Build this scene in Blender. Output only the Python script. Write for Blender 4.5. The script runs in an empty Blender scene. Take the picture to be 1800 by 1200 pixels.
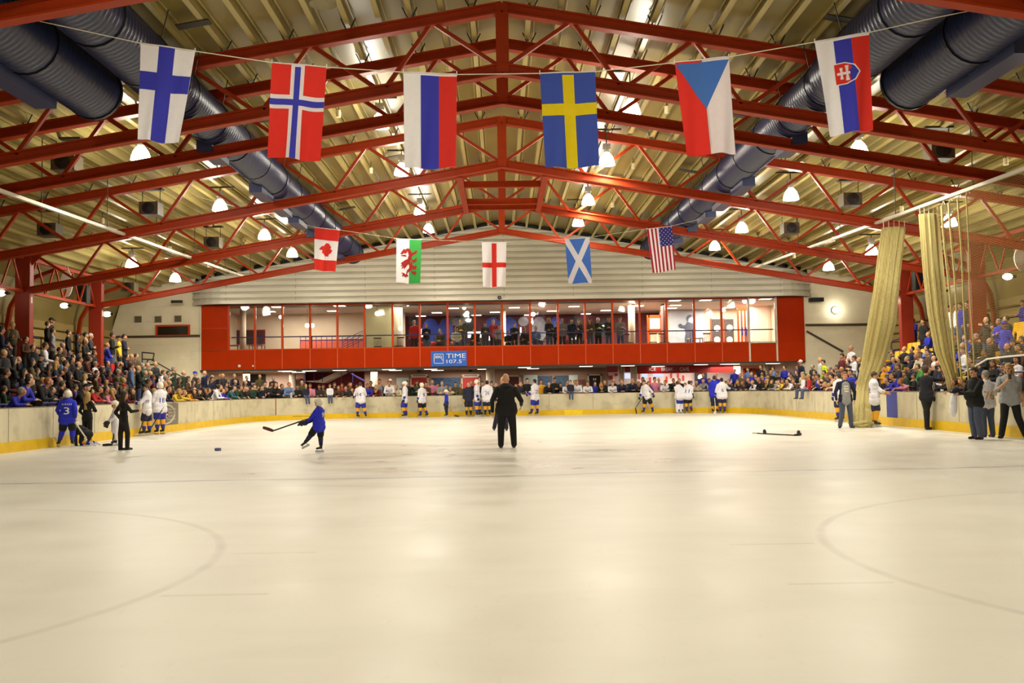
import bpy, bmesh, math, random
import numpy as np
from mathutils import Vector, Matrix, Quaternion
from mathutils.bvhtree import BVHTree
random.seed(7)
S = bpy.context.scene
COL = S.collection
PI = math.pi

# ------------------------------------------------------------------ camera
F_PX, EYE = 1650.0, 1.42            # focal length in pixels of the 1800 px frame, eye height
YAW, PITCH, ROLL = 0.0123117, 0.0506749, 0.016
_f = Vector((math.sin(YAW)*math.cos(PITCH), math.cos(YAW)*math.cos(PITCH), math.sin(PITCH)))
_r0 = Vector((math.cos(YAW), -math.sin(YAW), 0)); _u0 = _r0.cross(_f)
_r = _r0*math.cos(ROLL) - _u0*math.sin(ROLL); _u = _u0*math.cos(ROLL) + _r0*math.sin(ROLL)
cd = bpy.data.cameras.new('camera'); cam = bpy.data.objects.new('camera', cd); COL.objects.link(cam)
cam.matrix_world = Matrix(((_r.x, _u.x, -_f.x, 0), (_r.y, _u.y, -_f.y, 0), (_r.z, _u.z, -_f.z, EYE), (0, 0, 0, 1)))
cd.sensor_width = 36; cd.lens = F_PX/1800*36; cd.clip_end = 200; cd.clip_start = .1
S.camera = cam

# ------------------------------------------------------------------ world, exposure
w = bpy.data.worlds.new('hall_air'); S.world = w; w.use_nodes = True
w.node_tree.nodes['Background'].inputs[0].default_value = (.9, .8, .6, 1)
w.node_tree.nodes['Background'].inputs[1].default_value = .02
S.view_settings.view_transform = 'Standard'; S.view_settings.look = 'None'
S.view_settings.gamma = 1; S.view_settings.use_curve_mapping = False
S.view_settings.exposure = 0.0
S.cycles.use_denoising = True
S.cycles.max_bounces = 6; S.cycles.diffuse_bounces = 4; S.cycles.transparent_max_bounces = 12
S.cycles.caustics_reflective = False; S.cycles.caustics_refractive = False
S.cycles.sample_clamp_indirect = 6

# lamp positions: three rows each side under the roof (x, y, height of the bell's mouth)
LAMP_ROWS = [(-3.4, 9.05, (26.9, 32.9, 40.4, 45.1, 18.2, 10.5, 4.0)), (-9.95, 7.95, (26.0, 33.4, 39.7, 45.0, 19.5, 10.5)),
             (-15.9, 6.95, (40.6, 46.0)), (3.6, 8.75, (24.9, 30.6, 37.2, 42.1, 10.5, 4.0)),
             (10.2, 7.85, (26.1, 32.3, 39.0, 44.0, 19.5, 10.5)), (16.0, 6.95, (32.9, 39.9, 45.2, 26.5))]  # nearest inner lamp on each side is unseen, added to brighten the near ice
LAMP_UNLIT = {(-3.4, 18.2), (-9.95, 19.5), (10.2, 19.5)}
WARM = (1.0, .955, .815)
def add_light(name, kind, loc, power, col=WARM, size=.3, rot=(0, 0, 0), spot=None, sy=None):
    l = bpy.data.lights.new(name, kind); l.energy = power; l.color = col
    if kind == 'AREA':
        l.size = size
        if sy: l.shape = 'RECTANGLE'; l.size_y = sy
    else: l.shadow_soft_size = size
    if spot: l.spot_size = spot; l.spot_blend = .5
    o = bpy.data.objects.new(name, l); COL.objects.link(o); o.location = loc; o.rotation_euler = rot
    return o
P_BAY, P_GAL, P_CON, P_CAFE = 485, 560, 170, 290

# ------------------------------------------------------------------ pixel helpers (frame 1800 x 1200)
E0 = Vector((0, 0, EYE))
def ray(px, py): return _f + _r*((px-900)/F_PX) - _u*((py-600)/F_PX)
def at(px, py, Y): d = ray(px, py); return E0 + d*(Y/d.y)
def atx(px, py, X): d = ray(px, py); return E0 + d*(X/d.x)
def gnd(px, py, z=0): d = ray(px, py); return E0 + d*((z-EYE)/d.z)

# ------------------------------------------------------------------ object helpers
def tag(o, label, cat, group=None, kind=None):
    if label: o['label'] = label
    if cat: o['category'] = cat
    if group: o['group'] = group
    if kind: o['kind'] = kind
    return o
def empty(name, loc=(0, 0, 0), rz=0, label=None, cat=None, group=None):
    o = bpy.data.objects.new(name, None); COL.objects.link(o); o.location = loc; o.rotation_euler = (0, 0, rz)
    o.empty_display_size = .1
    return tag(o, label, cat, group)
def child(o, parent):
    o.parent = parent; return o
def copy_tree(o, parent=None):
    c = o.copy(); COL.objects.link(c)
    if parent: c.parent = parent
    for ch in o.children: copy_tree(ch, c)
    return c
class MB:
    """collects shapes, then links them as ONE mesh object"""
    def __init__(s): s.v = []; s.f = []; s.m = []; s.mi = 0
    def add(s, vs, fs):
        b = len(s.v); s.v += [tuple(v) for v in vs]; s.f += [tuple(i+b for i in f) for f in fs]; s.m += [s.mi]*len(fs); return s
    def box(s, x0, x1, y0, y1, z0, z1):
        return s.add([(x, y, z) for z in (z0, z1) for y in (y0, y1) for x in (x0, x1)],
                     [(0, 2, 3, 1), (4, 5, 7, 6), (0, 1, 5, 4), (2, 6, 7, 3), (0, 4, 6, 2), (1, 3, 7, 5)])
    def bar(s, a, b, w, h, up=(0, 0, 1)):
        a = Vector(a); b = Vector(b); d = (b-a).normalized(); up = Vector(up)
        if abs(d.dot(up)) > .99: up = Vector((0, 1, 0))
        x = d.cross(up).normalized()*w/2; y = x.cross(d).normalized()*h/2
        vs = [p+i+j for p in (a, b) for i, j in ((-x, -y), (x, -y), (x, y), (-x, y))]
        return s.add(vs, [(0, 1, 2, 3), (7, 6, 5, 4), (0, 4, 5, 1), (1, 5, 6, 2), (2, 6, 7, 3), (3, 7, 4, 0)])
    def ibeam(s, a, b, w, h, t=.035, up=(0, 0, 1)):
        a = Vector(a); b = Vector(b); d = (b-a).normalized(); u = Vector(up)
        x = d.cross(u).normalized(); y = x.cross(d).normalized()
        s.bar(a+y*(h/2-t/2), b+y*(h/2-t/2), w, t, up); s.bar(a-y*(h/2-t/2), b-y*(h/2-t/2), w, t, up)
        return s.bar(a, b, t, h-2*t, up)
    def tube(s, pts, r, n=8, caps=True):
        pts = [Vector(p) for p in pts]; rs = r if isinstance(r, (list, tuple)) else [r]*len(pts)
        vs = []; fs = []; pn = None
        for i, p in enumerate(pts):
            d = (pts[min(i+1, len(pts)-1)]-pts[max(i-1, 0)]).normalized()
            if pn is None: pn = d.orthogonal().normalized()
            else: pn = (pn - d*pn.dot(d)).normalized()
            q = d.cross(pn)
            vs += [p + (pn*math.cos(2*PI*k/n)+q*math.sin(2*PI*k/n))*rs[i] for k in range(n)]
        for i in range(len(pts)-1):
            for k in range(n): fs.append((i*n+k, i*n+(k+1) % n, (i+1)*n+(k+1) % n, (i+1)*n+k))
        if caps: fs += [tuple(range(n))[::-1], tuple(range((len(pts)-1)*n, len(pts)*n))]
        return s.add(vs, fs)
    def lathe(s, prof, c=(0, 0, 0), n=16, caps=False):
        c = Vector(c); vs = []; fs = []
        for r, z in prof: vs += [c+Vector((r*math.cos(2*PI*k/n), r*math.sin(2*PI*k/n), z)) for k in range(n)]
        for i in range(len(prof)-1):
            for k in range(n): fs.append((i*n+k, i*n+(k+1) % n, (i+1)*n+(k+1) % n, (i+1)*n+k))
        if caps: fs += [tuple(range(n))[::-1], tuple(range((len(prof)-1)*n, len(prof)*n))]
        return s.add(vs, fs)
    def ell(s, c, r, n=12, m=8, M=None):
        c = Vector(c); vs = []; fs = []
        for i in range(m+1):
            t = PI*i/m
            for k in range(n):
                p = Vector((r[0]*math.sin(t)*math.cos(2*PI*k/n), r[1]*math.sin(t)*math.sin(2*PI*k/n), r[2]*math.cos(t)))
                vs.append(c+(M @ p if M else p))
        for i in range(m):
            for k in range(n): fs.append((i*n+k, (i+1)*n+k, (i+1)*n+(k+1) % n, i*n+(k+1) % n))
        return s.add(vs, fs)
    def prism(s, poly, z0, z1):
        n = len(poly); vs = [(x, y, z0) for x, y in poly]+[(x, y, z1) for x, y in poly]
        return s.add(vs, [tuple(range(n))[::-1], tuple(range(n, 2*n))]+[(i, (i+1) % n, n+(i+1) % n, n+i) for i in range(n)])
    def yprism(s, poly, y0, y1):        # polygon in x-z, extruded along y
        n = len(poly); vs = [(x, y0, z) for x, z in poly]+[(x, y1, z) for x, z in poly]
        return s.add(vs, [tuple(range(n)), tuple(range(n, 2*n))[::-1]]+[(i, n+i, n+(i+1) % n, (i+1) % n) for i in range(n)])
    def build(s, name, mats, parent=None, smooth=False, kind=None):
        me = bpy.data.meshes.new(name); me.from_pydata([tuple(v) for v in s.v], [], s.f)
        mats = mats if isinstance(mats, (list, tuple)) else [mats]
        for m in mats: me.materials.append(m)
        if len(mats) > 1: me.polygons.foreach_set('material_index', s.m)
        if smooth: me.polygons.foreach_set('use_smooth', [True]*len(s.f))
        me.update(); me.validate()
        o = bpy.data.objects.new(name, me); COL.objects.link(o)
        if parent: o.parent = parent
        if kind: o['kind'] = kind
        return o
def struct(name, mb, m, parent=None, label=None, smooth=False):
    o = mb.build(name, m, parent, smooth)
    if not parent: o['kind'] = 'structure'
    if label: o['label'] = label
    return o

# ------------------------------------------------------------------ materials
def lin(c): return tuple((x/255/12.92 if x/255 <= .04045 else ((x/255+.055)/1.055)**2.4) for x in c)+(1,)
MATS = {}
def mat(name, col, rough=.6, var=.08, scale=6, metal=0, bump=0, spec=.5, emit=None, es=0, stretch=None):
    """principled surface whose colour wanders a little with a noise texture"""
    if name in MATS: return MATS[name]
    m = bpy.data.materials.new(name); m.use_nodes = True; nt = m.node_tree; N = nt.nodes; L = nt.links
    b = N['Principled BSDF']; b.inputs['Roughness'].default_value = rough; b.inputs['Metallic'].default_value = metal
    b.inputs['Specular IOR Level'].default_value = spec
    c = lin(col)
    tc = N.new('ShaderNodeTexCoord'); nz = N.new('ShaderNodeTexNoise'); nz.inputs['Scale'].default_value = scale
    nz.inputs['Detail'].default_value = 4
    src = tc.outputs['Object']
    if stretch:
        mp = N.new('ShaderNodeMapping'); mp.inputs['Scale'].default_value = stretch; L.new(src, mp.inputs[0]); src = mp.outputs[0]
    L.new(src, nz.inputs['Vector'])
    r = N.new('ShaderNodeValToRGB'); r.color_ramp.elements[0].position = .3; r.color_ramp.elements[1].position = .7
    r.color_ramp.elements[0].color = tuple(x*(1-var) for x in c[:3])+(1,)
    r.color_ramp.elements[1].color = tuple(min(1, x*(1+var)) for x in c[:3])+(1,)
    L.new(nz.outputs['Fac'], r.inputs[0]); L.new(r.outputs[0], b.inputs['Base Color'])
    if bump:
        bp = N.new('ShaderNodeBump'); bp.inputs['Strength'].default_value = bump; bp.inputs['Distance'].default_value = .02
        L.new(nz.outputs['Fac'], bp.inputs['Height']); L.new(bp.outputs[0], b.inputs['Normal'])
    if emit:
        b.inputs['Emission Color'].default_value = lin(emit); b.inputs['Emission Strength'].default_value = es
    MATS[name] = m; return m
def node(m, kind, **kw):
    n = m.node_tree.nodes.new(kind)
    for k, v in kw.items(): setattr(n, k, v)
    return n
def glass_mat(name, tint=(.93, .95, .93), refl=.12):
    m = bpy.data.materials.new(name); m.use_nodes = True; nt = m.node_tree; nt.nodes.clear(); L = nt.links
    o = node(m, 'ShaderNodeOutputMaterial'); t = node(m, 'ShaderNodeBsdfTransparent'); g = node(m, 'ShaderNodeBsdfGlossy')
    t.inputs[0].default_value = tint+(1,); g.inputs['Roughness'].default_value = .03
    fr = node(m, 'ShaderNodeFresnel'); fr.inputs[0].default_value = 1.5
    mp = node(m, 'ShaderNodeMath', operation='ADD'); mp.inputs[1].default_value = refl-.04
    mx = node(m, 'ShaderNodeMixShader'); L.new(fr.outputs[0], mp.inputs[0]); L.new(mp.outputs[0], mx.inputs[0])
    L.new(t.outputs[0], mx.inputs[1]); L.new(g.outputs[0], mx.inputs[2]); L.new(mx.outputs[0], o.inputs[0])
    return m
def emit_mat(name, col, s):
    m = bpy.data.materials.new(name); m.use_nodes = True; nt = m.node_tree; nt.nodes.clear()
    o = node(m, 'ShaderNodeOutputMaterial'); e = node(m, 'ShaderNodeEmission'); e.inputs[0].default_value = lin(col); e.inputs[1].default_value = s
    nt.links.new(e.outputs[0], o.inputs[0]); return m
def text_mesh(name, txt, size, m, parent=None, extrude=.006, align='CENTER', bold=0, sx=1):
    """lettering as a mesh in the x-z plane facing -y"""
    c = bpy.data.curves.new(name, 'FONT'); c.body = txt; c.size = size; c.extrude = extrude; c.align_x = align; c.align_y = 'CENTER'
    c.offset = bold; c.resolution_u = 3
    t = bpy.data.objects.new(name, c); COL.objects.link(t)
    me = bpy.data.meshes.new_from_object(t.evaluated_get(bpy.context.evaluated_depsgraph_get()))
    bpy.data.objects.remove(t)
    me.transform(Matrix.Rotation(PI/2, 4, 'X') @ Matrix.Diagonal((sx, 1, 1, 1)))
    me.materials.clear(); me.materials.append(m); me.name = name
    o = bpy.data.objects.new(name, me); COL.objects.link(o)
    if parent: o.parent = parent
    return o
RED = mat('red_steel_paint', (160, 52, 14), .5, .07, 3, spec=.2)
REDP = mat('red_panel', (182, 50, 0), .5, .05, 2, spec=.08)
REDF = mat('red_frame', (196, 66, 8), .45, .05, 4, spec=.25)
BLACK = mat('black_plastic', (18, 18, 20), .5, .2, 20)
DARK = mat('dark_metal', (52, 48, 38), .5, .15, 12)
WHITE = mat('white_paint', (228, 222, 205), .55, .04, 5)
BLUER = mat('blue_rail_paint', (44, 44, 120), .4, .06, 9)
GREY = mat('grey_metal', (150, 146, 135), .45, .08, 10)
# ------------------------------------------------------------------ rink and hall outlines
XL, XR, YF, YN, RC = -12.65, 13.05, 50.3, -6.0, 4.6
XC = .15                                    # axis of the building
def rink_path(off=0, n=10):
    """inner face of the boards, offset outwards; from near left round the far end to near right"""
    p = [(XL-off, YN)]
    for k in range(n+1):
        a = PI - k*PI/2/n; p.append((XL+RC+(RC+off)*math.cos(a), YF-RC+(RC+off)*math.sin(a)))
    for k in range(n+1):
        a = PI/2 - k*PI/2/n; p.append((XR-RC+(RC+off)*math.cos(a), YF-RC+(RC+off)*math.sin(a)))
    p.append((XR+off, YN)); return p
def wall_strip(mb, pa, pb, z0, z1):
    """closed band between two equal-length plan paths"""
    n = len(pa); vs = [(x, y, z) for z in (z0, z1) for P in (pa, pb) for x, y in P]; fs = []
    for i in range(n-1):
        a, b, c, d = i, n+i, 2*n+i, 3*n+i
        fs += [(a, a+1, c+1, c), (b+1, b, d, d+1), (c, c+1, d+1, d), (a+1, a, b, b+1)]
    fs += [(0, 2*n, 3*n, n), (n-1, 2*n-1, 4*n-1, 3*n-1)]
    return mb.add(vs, fs)

# ------------------------------------------------------------------ ice
def ice_material():
    m = bpy.data.materials.new('ice'); m.use_nodes = True; nt = m.node_tree; N = nt.nodes; L = nt.links; b = N['Principled BSDF']
    tc = node(m, 'ShaderNodeTexCoord'); sep = node(m, 'ShaderNodeSeparateXYZ'); L.new(tc.outputs['Object'], sep.inputs[0])
    def noise(sc, det, st=(1, 1, 1), dist=0):
        mp = node(m, 'ShaderNodeMapping'); mp.inputs['Scale'].default_value = st; L.new(tc.outputs['Object'], mp.inputs[0])
        n = node(m, 'ShaderNodeTexNoise'); n.inputs['Scale'].default_value = sc; n.inputs['Detail'].default_value = det
        n.inputs['Distortion'].default_value = dist; L.new(mp.outputs[0], n.inputs[0]); return n.outputs['Fac']
    def ramp(x, a, b_, ca, cb):
        r = node(m, 'ShaderNodeValToRGB'); r.color_ramp.elements[0].position = a; r.color_ramp.elements[1].position = b_
        r.color_ramp.elements[0].color = ca; r.color_ramp.elements[1].color = cb; L.new(x, r.inputs[0]); return r.outputs[0]
    def math_(op, a, b_=None, clamp=False):
        n = node(m, 'ShaderNodeMath', operation=op, use_clamp=clamp)
        for i, x in enumerate((a, b_)):
            if x is None: continue
            if isinstance(x, (int, float)): n.inputs[i].default_value = x
            else: L.new(x, n.inputs[i])
        return n.outputs[0]
    def mix(f, a, b_):
        n = node(m, 'ShaderNodeMix', data_type='RGBA')
        if isinstance(f, (int, float)): n.inputs[0].default_value = f
        else: L.new(f, n.inputs[0])
        for i, x in ((6, a), (7, b_)):
            if isinstance(x, tuple): n.inputs[i].default_value = x
            else: L.new(x, n.inputs[i])
        return n.outputs[2]
    base = ramp(noise(.35, 5, (1, .6, 1)), .3, .75, lin((222, 216, 202)), lin((232, 227, 213)))
    # scuffed, wet grey patch in the middle distance and long skate streaks
    streak = ramp(noise(1.0, 8, (.45, 1.3, 1), .8), .42, .80, (0, 0, 0, 1), (1, 1, 1, 1))
    dx = math_('DIVIDE', sep.outputs[0], 6.5); dy = math_('DIVIDE', math_('SUBTRACT', sep.outputs[1], 21), 9.5)
    patch = math_('SUBTRACT', 1, math_('ADD', math_('MULTIPLY', dx, dx), math_('MULTIPLY', dy, dy)), True)
    pf = math_('MULTIPLY', math_('MULTIPLY', streak, patch), .5, True)
    col = mix(pf, base, lin((140, 133, 118)))
    col = mix(math_('MULTIPLY', streak, .10), col, lin((150, 143, 128)))
    fine = ramp(noise(14, 6, (1, .35, 1), 1.0), .60, .78, (0, 0, 0, 1), (1, 1, 1, 1))
    col = mix(math_('MULTIPLY', fine, .10), col, lin((170, 160, 140)))
    # painted lines under the ice, worn faint
    def line(mask, c, k):
        nonlocal col
        wear = ramp(noise(2.2, 6), .25, .7, (.25, .25, .25, 1), (1, 1, 1, 1))
        col = mix(math_('MULTIPLY', math_('MULTIPLY', mask, wear), k), col, lin(c))
    def band(x, c, hw): return math_('LESS_THAN', math_('ABSOLUTE', math_('SUBTRACT', x, c)), hw)
    for cx in (-6.95, 7.3):
        ddx = math_('SUBTRACT', sep.outputs[0], cx); ddy = math_('SUBTRACT', sep.outputs[1], 7.6)
        rr = math_('SQRT', math_('ADD', math_('MULTIPLY', ddx, ddx), math_('MULTIPLY', ddy, ddy)))
        line(band(rr, 4.5, .05), (140, 128, 120), .16); line(band(rr, 4.5, .025), (140, 128, 120), .12)
        for yy in (6.75, 8.45):
            tick = math_('MULTIPLY', band(sep.outputs[1], yy, .03), band(math_('ABSOLUTE', ddx), 4.9, .38)); line(tick, (140, 128, 120), .25)
    wob = math_('ADD', sep.outputs[1], math_('MULTIPLY', noise(.25, 3), 1.2))
    line(band(wob, 16.2, .10), (116, 112, 132), .55)
    line(band(sep.outputs[1], 29.0, .12), (120, 116, 150), .35)
    L.new(col, b.inputs['Base Color'])
    b.inputs['Roughness'].default_value = .38; b.inputs['Specular IOR Level'].default_value = .35
    rg = node(m, 'ShaderNodeMapRange'); L.new(math_('ADD', pf, noise(.8, 5)), rg.inputs[0])
    rg.inputs[1].default_value = .3; rg.inputs[2].default_value = 1.1; rg.inputs[3].default_value = .46; rg.inputs[4].default_value = .16
    L.new(rg.outputs[0], b.inputs['Roughness'])
    bp = node(m, 'ShaderNodeBump'); bp.inputs['Strength'].default_value = .12; bp.inputs['Distance'].default_value = .02
    L.new(noise(3, 8, (1, .5, 1)), bp.inputs['Height']); L.new(bp.outputs[0], b.inputs['Normal'])
    return m
P = rink_path(.05)
mb = MB(); mb.add([(x, y, 0) for x, y in P]+[(x, y, -.2) for x, y in P], [tuple(range(len(P)))[::-1]])
struct('floor_ice', mb, ice_material(), label='scuffed white ice of the rink with faint worn lines')
FLOORM = mat('rubber_floor', (74, 66, 58), .7, .15, 2)
mb = MB(); po = rink_path(.06); Yb = 62.6
out = [(-22.2, YN), (-22.2, Yb), (-8, Yb), (8, Yb), (22.4, Yb), (22.4, YN)]
# surround floor: left strip, right strip, far strip (three quads round the rink outline)
half = len(po)//2
mb.add([(x, y, .12) for x, y in po[:half]]+[(-22.2, Yb, .12), (-22.2, YN, .12)], [tuple(range(half+2))[::-1]])
k2 = po[half:]; mb.add([(x, y, .12) for x, y in k2]+[(22.4, YN, .12), (22.4, Yb, .12)], [tuple(range(len(k2)+2))[::-1]])
mb.add([(po[half-1][0], po[half-1][1], .12), (po[half][0], po[half][1], .12), (22.4, Yb, .12), (-22.2, Yb, .12)], [(0, 1, 2, 3)])
struct('floor_surround', mb, FLOORM)

# ------------------------------------------------------------------ rink boards
def boards_material():
    m = mat('boards_plastic', (204, 195, 166), .5, .10, 1.6, stretch=(1.0, 1.0, .35)); nt = m.node_tree; L = nt.links
    b = nt.nodes['Principled BSDF']; prev = b.inputs['Base Color'].links[0].from_socket
    tc = node(m, 'ShaderNodeTexCoord'); n = node(m, 'ShaderNodeTexNoise'); n.inputs['Scale'].default_value = 2.2; n.inputs['Detail'].default_value = 8
    L.new(tc.outputs['Object'], n.inputs[0])
    r = node(m, 'ShaderNodeValToRGB'); r.color_ramp.elements[0].position = .5; r.color_ramp.elements[1].position = .75
    r.color_ramp.elements[0].color = (0, 0, 0, 1); r.color_ramp.elements[1].color = (.6, .6, .6, 1); L.new(n.outputs[0], r.inputs[0])
    mx = node(m, 'ShaderNodeMix', data_type='RGBA'); L.new(r.outputs[0], mx.inputs[0]); L.new(prev, mx.inputs[6]); mx.inputs[7].default_value = lin((150, 138, 112))
    L.new(mx.outputs[2], b.inputs['Base Color']); return m
BOARD = boards_material(); YEL = mat('yellow_kick_plastic', (222, 182, 6), .45, .08, 3)
NB = 16
bd = empty('rink_boards', (0, YF, 0), 0, 'white rink boards with yellow kick strip running round the ice', 'boards')
bd.location = (0, 0, 0)
mb = MB(); wall_strip(mb, rink_path(0, NB), rink_path(.1, NB), .26, 1.12); mb.build('panel_wall', BOARD, bd)
mb = MB(); wall_strip(mb, rink_path(-.035, NB), rink_path(.1, NB), -.02, .27); mb.build('kick_strip', YEL, bd)
mb = MB(); wall_strip(mb, rink_path(.0, NB), rink_path(.14, NB), 1.12, 1.15); mb.build('top_rail', mat('boards_cap', (120, 108, 86), .5), bd)
def board_pt(s_from, X=None, Y=None, off=-.004): pass
# joints between panels
JM = mat('panel_joint', (150, 140, 115), .6); RJ = mat('red_line_paint', (120, 30, 22), .5); BJ = mat('blue_line_paint', (46, 56, 150), .5)
for x in (-7.5, -5.1, -2.7, -.3, 2.55, 4.9, 7.3, 9.0):
    MB().box(x-.008, x+.008, YF-.006, YF+.01, .27, 1.12).build('joint', JM, bd)
for y in (19.5, 21.9, 24.3, 26.7, 29.4, 31.2, 34.0, 36.5, 39, 41.5, 44):
    MB().box(XL-.01, XL+.006, y-.01, y+.01, .27, 1.12).build('joint', JM, bd)
    MB().box(XR-.006, XR+.01, y-.01, y+.01, .27, 1.12).build('joint', JM, bd)
def on_curve(side, a_deg, w):         # a stripe on the curved corner
    c = Vector(((XL+RC) if side < 0 else (XR-RC), YF-RC, 0)); a = math.radians(a_deg)
    d = Vector((side*math.cos(a), math.sin(a), 0)); p = c+d*(RC-.004); t = Vector((-d.y, d.x, 0))
    return p, t, d
for side, a in ((-1, 39), (1, 48)):
    p, t, d = on_curve(side, a, .05); mb = MB()
    mb.bar(p+Vector((0, 0, .27)), p+Vector((0, 0, 1.12)), .05, .012, up=d); mb.build('goal_line_mark', RJ, bd)
yb = atx(1568, 715, XR).y
MB().box(XR-.008, XR+.01, yb-.42, yb+.42, .27, 1.12).build('blue_line_mark', BJ, bd)
y1 = atx(313, 728, XL).y; y0 = atx(272, 728, XL).y
ap = MB().box(XL-.01, XL+.01, y0, y1, .27, 1.1).build('advert_panel', mat('advert_grey', (112, 104, 92), .5, .2, 1.5), bd)
mb = MB(); c = Vector((XL+.016, y0+(y1-y0)*.42, .68)); mb.tube([c+Vector((0, math.cos(t)*.95, math.sin(t)*.36)) for t in np.linspace(0, 2*PI, 33)], .04, 6)
mb.build('advert_ring', mat('advert_pale', (176, 168, 150), .5), ap)
mb = MB(); mb.box(XL+.008, XL+.018, c.y-.5, c.y+.3, .55, .82)
mb.build('advert_block', mat('advert_pink', (186, 150, 140), .5), ap)
mb = MB()
for k in range(4): mb.box(XL+.008, XL+.018, y1-1.3, y1-.3, .45+.13*k, .50+.13*k)
mb.build('advert_text_bars', mat('advert_bars', (150, 140, 126), .5), ap)
for px, px2, py in ((516, 572, 732), (1414, 1432, 726), (345, 360, 745)):     # hinges / latches on the kick strip
    a = gnd(px, py+6); b = gnd(px2, py+6); MB().bar((a.x, a.y-.05, .2), (b.x, b.y-.05, .2), .02, .02).build('latch_bar', BLACK, bd)
A, B = at(992, 726, YF), at(1024, 726, YF)
MB().box(A.x, B.x+.0, YF-.05, YF-.03, .0, .275).build('bright_kick_section', mat('yellow_bright', (238, 206, 10), .4), bd)

# ------------------------------------------------------------------ roof
SL = .172; ZA = 10.80                    # roof pitch, underside of the sheet at the ridge
def zroof(x): return ZA - SL*abs(x-XC)
ROOFM = mat('roof_sheet', (140, 124, 66), .36, .16, .5, stretch=(1, .25, 1))
mb = MB(); xs = [20.6, 0, -20.6]
prof = [(XC-21.7, 5.0), (XC-21.55, 5.9), (XC-21.2, 6.6), (XC-20.6, 7.05), (XC-19.5, zroof(XC-19.5)), (XC, ZA), (XC+19.5, zroof(XC+19.5)), (XC+20.6, 7.05), (XC+21.2, 6.6), (XC+21.55, 5.9), (XC+21.7, 5.0)]
n = len(prof); vs = [(x, y, z) for y in (YN, 62.6) for x, z in prof]+[(x*1.01, y, z+.15) for y in (YN, 62.6) for x, z in prof]
fs = [(i, n+i, n+i+1, i+1) for i in range(n-1)]+[(2*n+i, 2*n+i+1, 3*n+i+1, 3*n+i) for i in range(n-1)]
mb.add(vs, fs); roof = struct('ceiling_roof', mb, ROOFM, label='cream ribbed metal roof lining rising to a central ridge')
PURM = mat('purlin_cream', (178, 161, 100), .4, .08, 2, stretch=(1, .2, 1))
pur0 = None
for k in range(-27, 28):
    x = XC + .72*k
    if abs(k) == 0: continue
    z = zroof(x)
    if pur0 is None:
        mb = MB(); mb.box(-.035, .035, YN+.1, 51.4, -.24, -.0); mb.box(-.09, .035, YN+.1, 51.4, -.25, -.225)
        mb.box(-.13, -.10, YN+.1, 51.4, -.06, .0); mb.box(.10, .13, YN+.1, 51.4, -.06, .0)
        pur0 = o = mb.build('purlin', PURM, roof)
    else:
        o = pur0.copy(); COL.objects.link(o); o.parent = roof
    o.location = (x, 0, z); o.rotation_euler = (0, math.atan(SL)*(1 if x > XC else -1), 0)
# skylight cleats: flat dark cross straps between purlins seen in a few bays
strap = None
for (px, py, D) in ((340, 42, 20), (365, 110, 25), (440, 165, 30), (468, 208, 33), (610, 365, 40), (1425, 95, 25), (1372, 98, 27), (1480, 30, 20), (1290, 200, 33), (1210, 300, 40), (690, 275, 33)):
    d = ray(px, py); t = None
    for i in range(400):
        q = E0+d*(i*.15)
        if q.z > zroof(q.x)-.26: t = q; break
    if t is None: continue
    if strap is None: strap = o = MB().box(-.36, .36, -.13, .13, -.03, .0).build('cross_strap', DARK, roof)
    else: o = strap.copy(); COL.objects.link(o); o.parent = roof
    o.location = (t.x, t.y, zroof(t.x)-.255); o.rotation_euler = (0, math.atan(SL)*(1 if t.x > XC else -1), 0)

# ------------------------------------------------------------------ outer walls
CLAD = mat('side_cladding', (176, 152, 92), .6, .12, .8, stretch=(1, .15, 2))
for sgn, nm in ((-1, 'left'), (1, 'right')):
    mb = MB(); X = XC+sgn*21.7
    zz = [0]+[.2+.45*k for k in range(12)]
    prof = []
    for k in range(11):
        z = .1+.45*k; prof += [(X, z), (X-sgn*.06, z+.05), (X-sgn*.06, z+.36), (X, z+.41)]
    prof = [p for p in prof if p[1] <= 5.05]+[(X, 5.05)]
    n = len(prof); vs = [(x, y, z) for y in (YN, 62.6) for x, z in prof]
    mb.add(vs, [(i, i+1, n+i+1, n+i) if sgn < 0 else (i, n+i, n+i+1, i+1) for i in range(n-1)])
    mb.box(X if sgn > 0 else X-.1, X+.1 if sgn > 0 else X, YN, 62.6, 0, 5.05)
    struct('wall_'+nm, mb, CLAD)
struct('wall_back', MB().box(-22.5, 22.7, YN-.25, YN-.0, 0, 10.9), mat('near_wall', (190, 176, 140), .7))
struct('wall_front', MB().box(-22.5, 22.7, 62.6, 62.8, 0, 10.9), mat('far_wall', (150, 132, 112), .8))
BLOCK = mat('painted_block', (236, 226, 196), .65, .05, 2)
def block_mat():
    m = BLOCK; nt = m.node_tree; L = nt.links; b = nt.nodes['Principled BSDF']
    tc = node(m, 'ShaderNodeTexCoord'); mp = node(m, 'ShaderNodeMapping'); mp.inputs['Rotation'].default_value = (PI/2, 0, 0)
    br = node(m, 'ShaderNodeTexBrick'); br.inputs['Scale'].default_value = 1.0; br.inputs['Brick Width'].default_value = .9; br.inputs['Row Height'].default_value = .42
    br.inputs['Mortar Size'].default_value = .012; L.new(tc.outputs['Object'], mp.inputs[0]); L.new(mp.outputs[0], br.inputs[0])
    bp = node(m, 'ShaderNodeBump'); bp.inputs['Strength'].default_value = .5; bp.inputs['Distance'].default_value = .03; bp.invert = True
    L.new(br.outputs['Fac'], bp.inputs['Height']); L.new(bp.outputs[0], b.inputs['Normal'])
block_mat()
GY = 52.2                                    # front plane of the gallery
gx0, gx1 = at(352, 600, GY).x, at(1415, 600, GY).x
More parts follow.
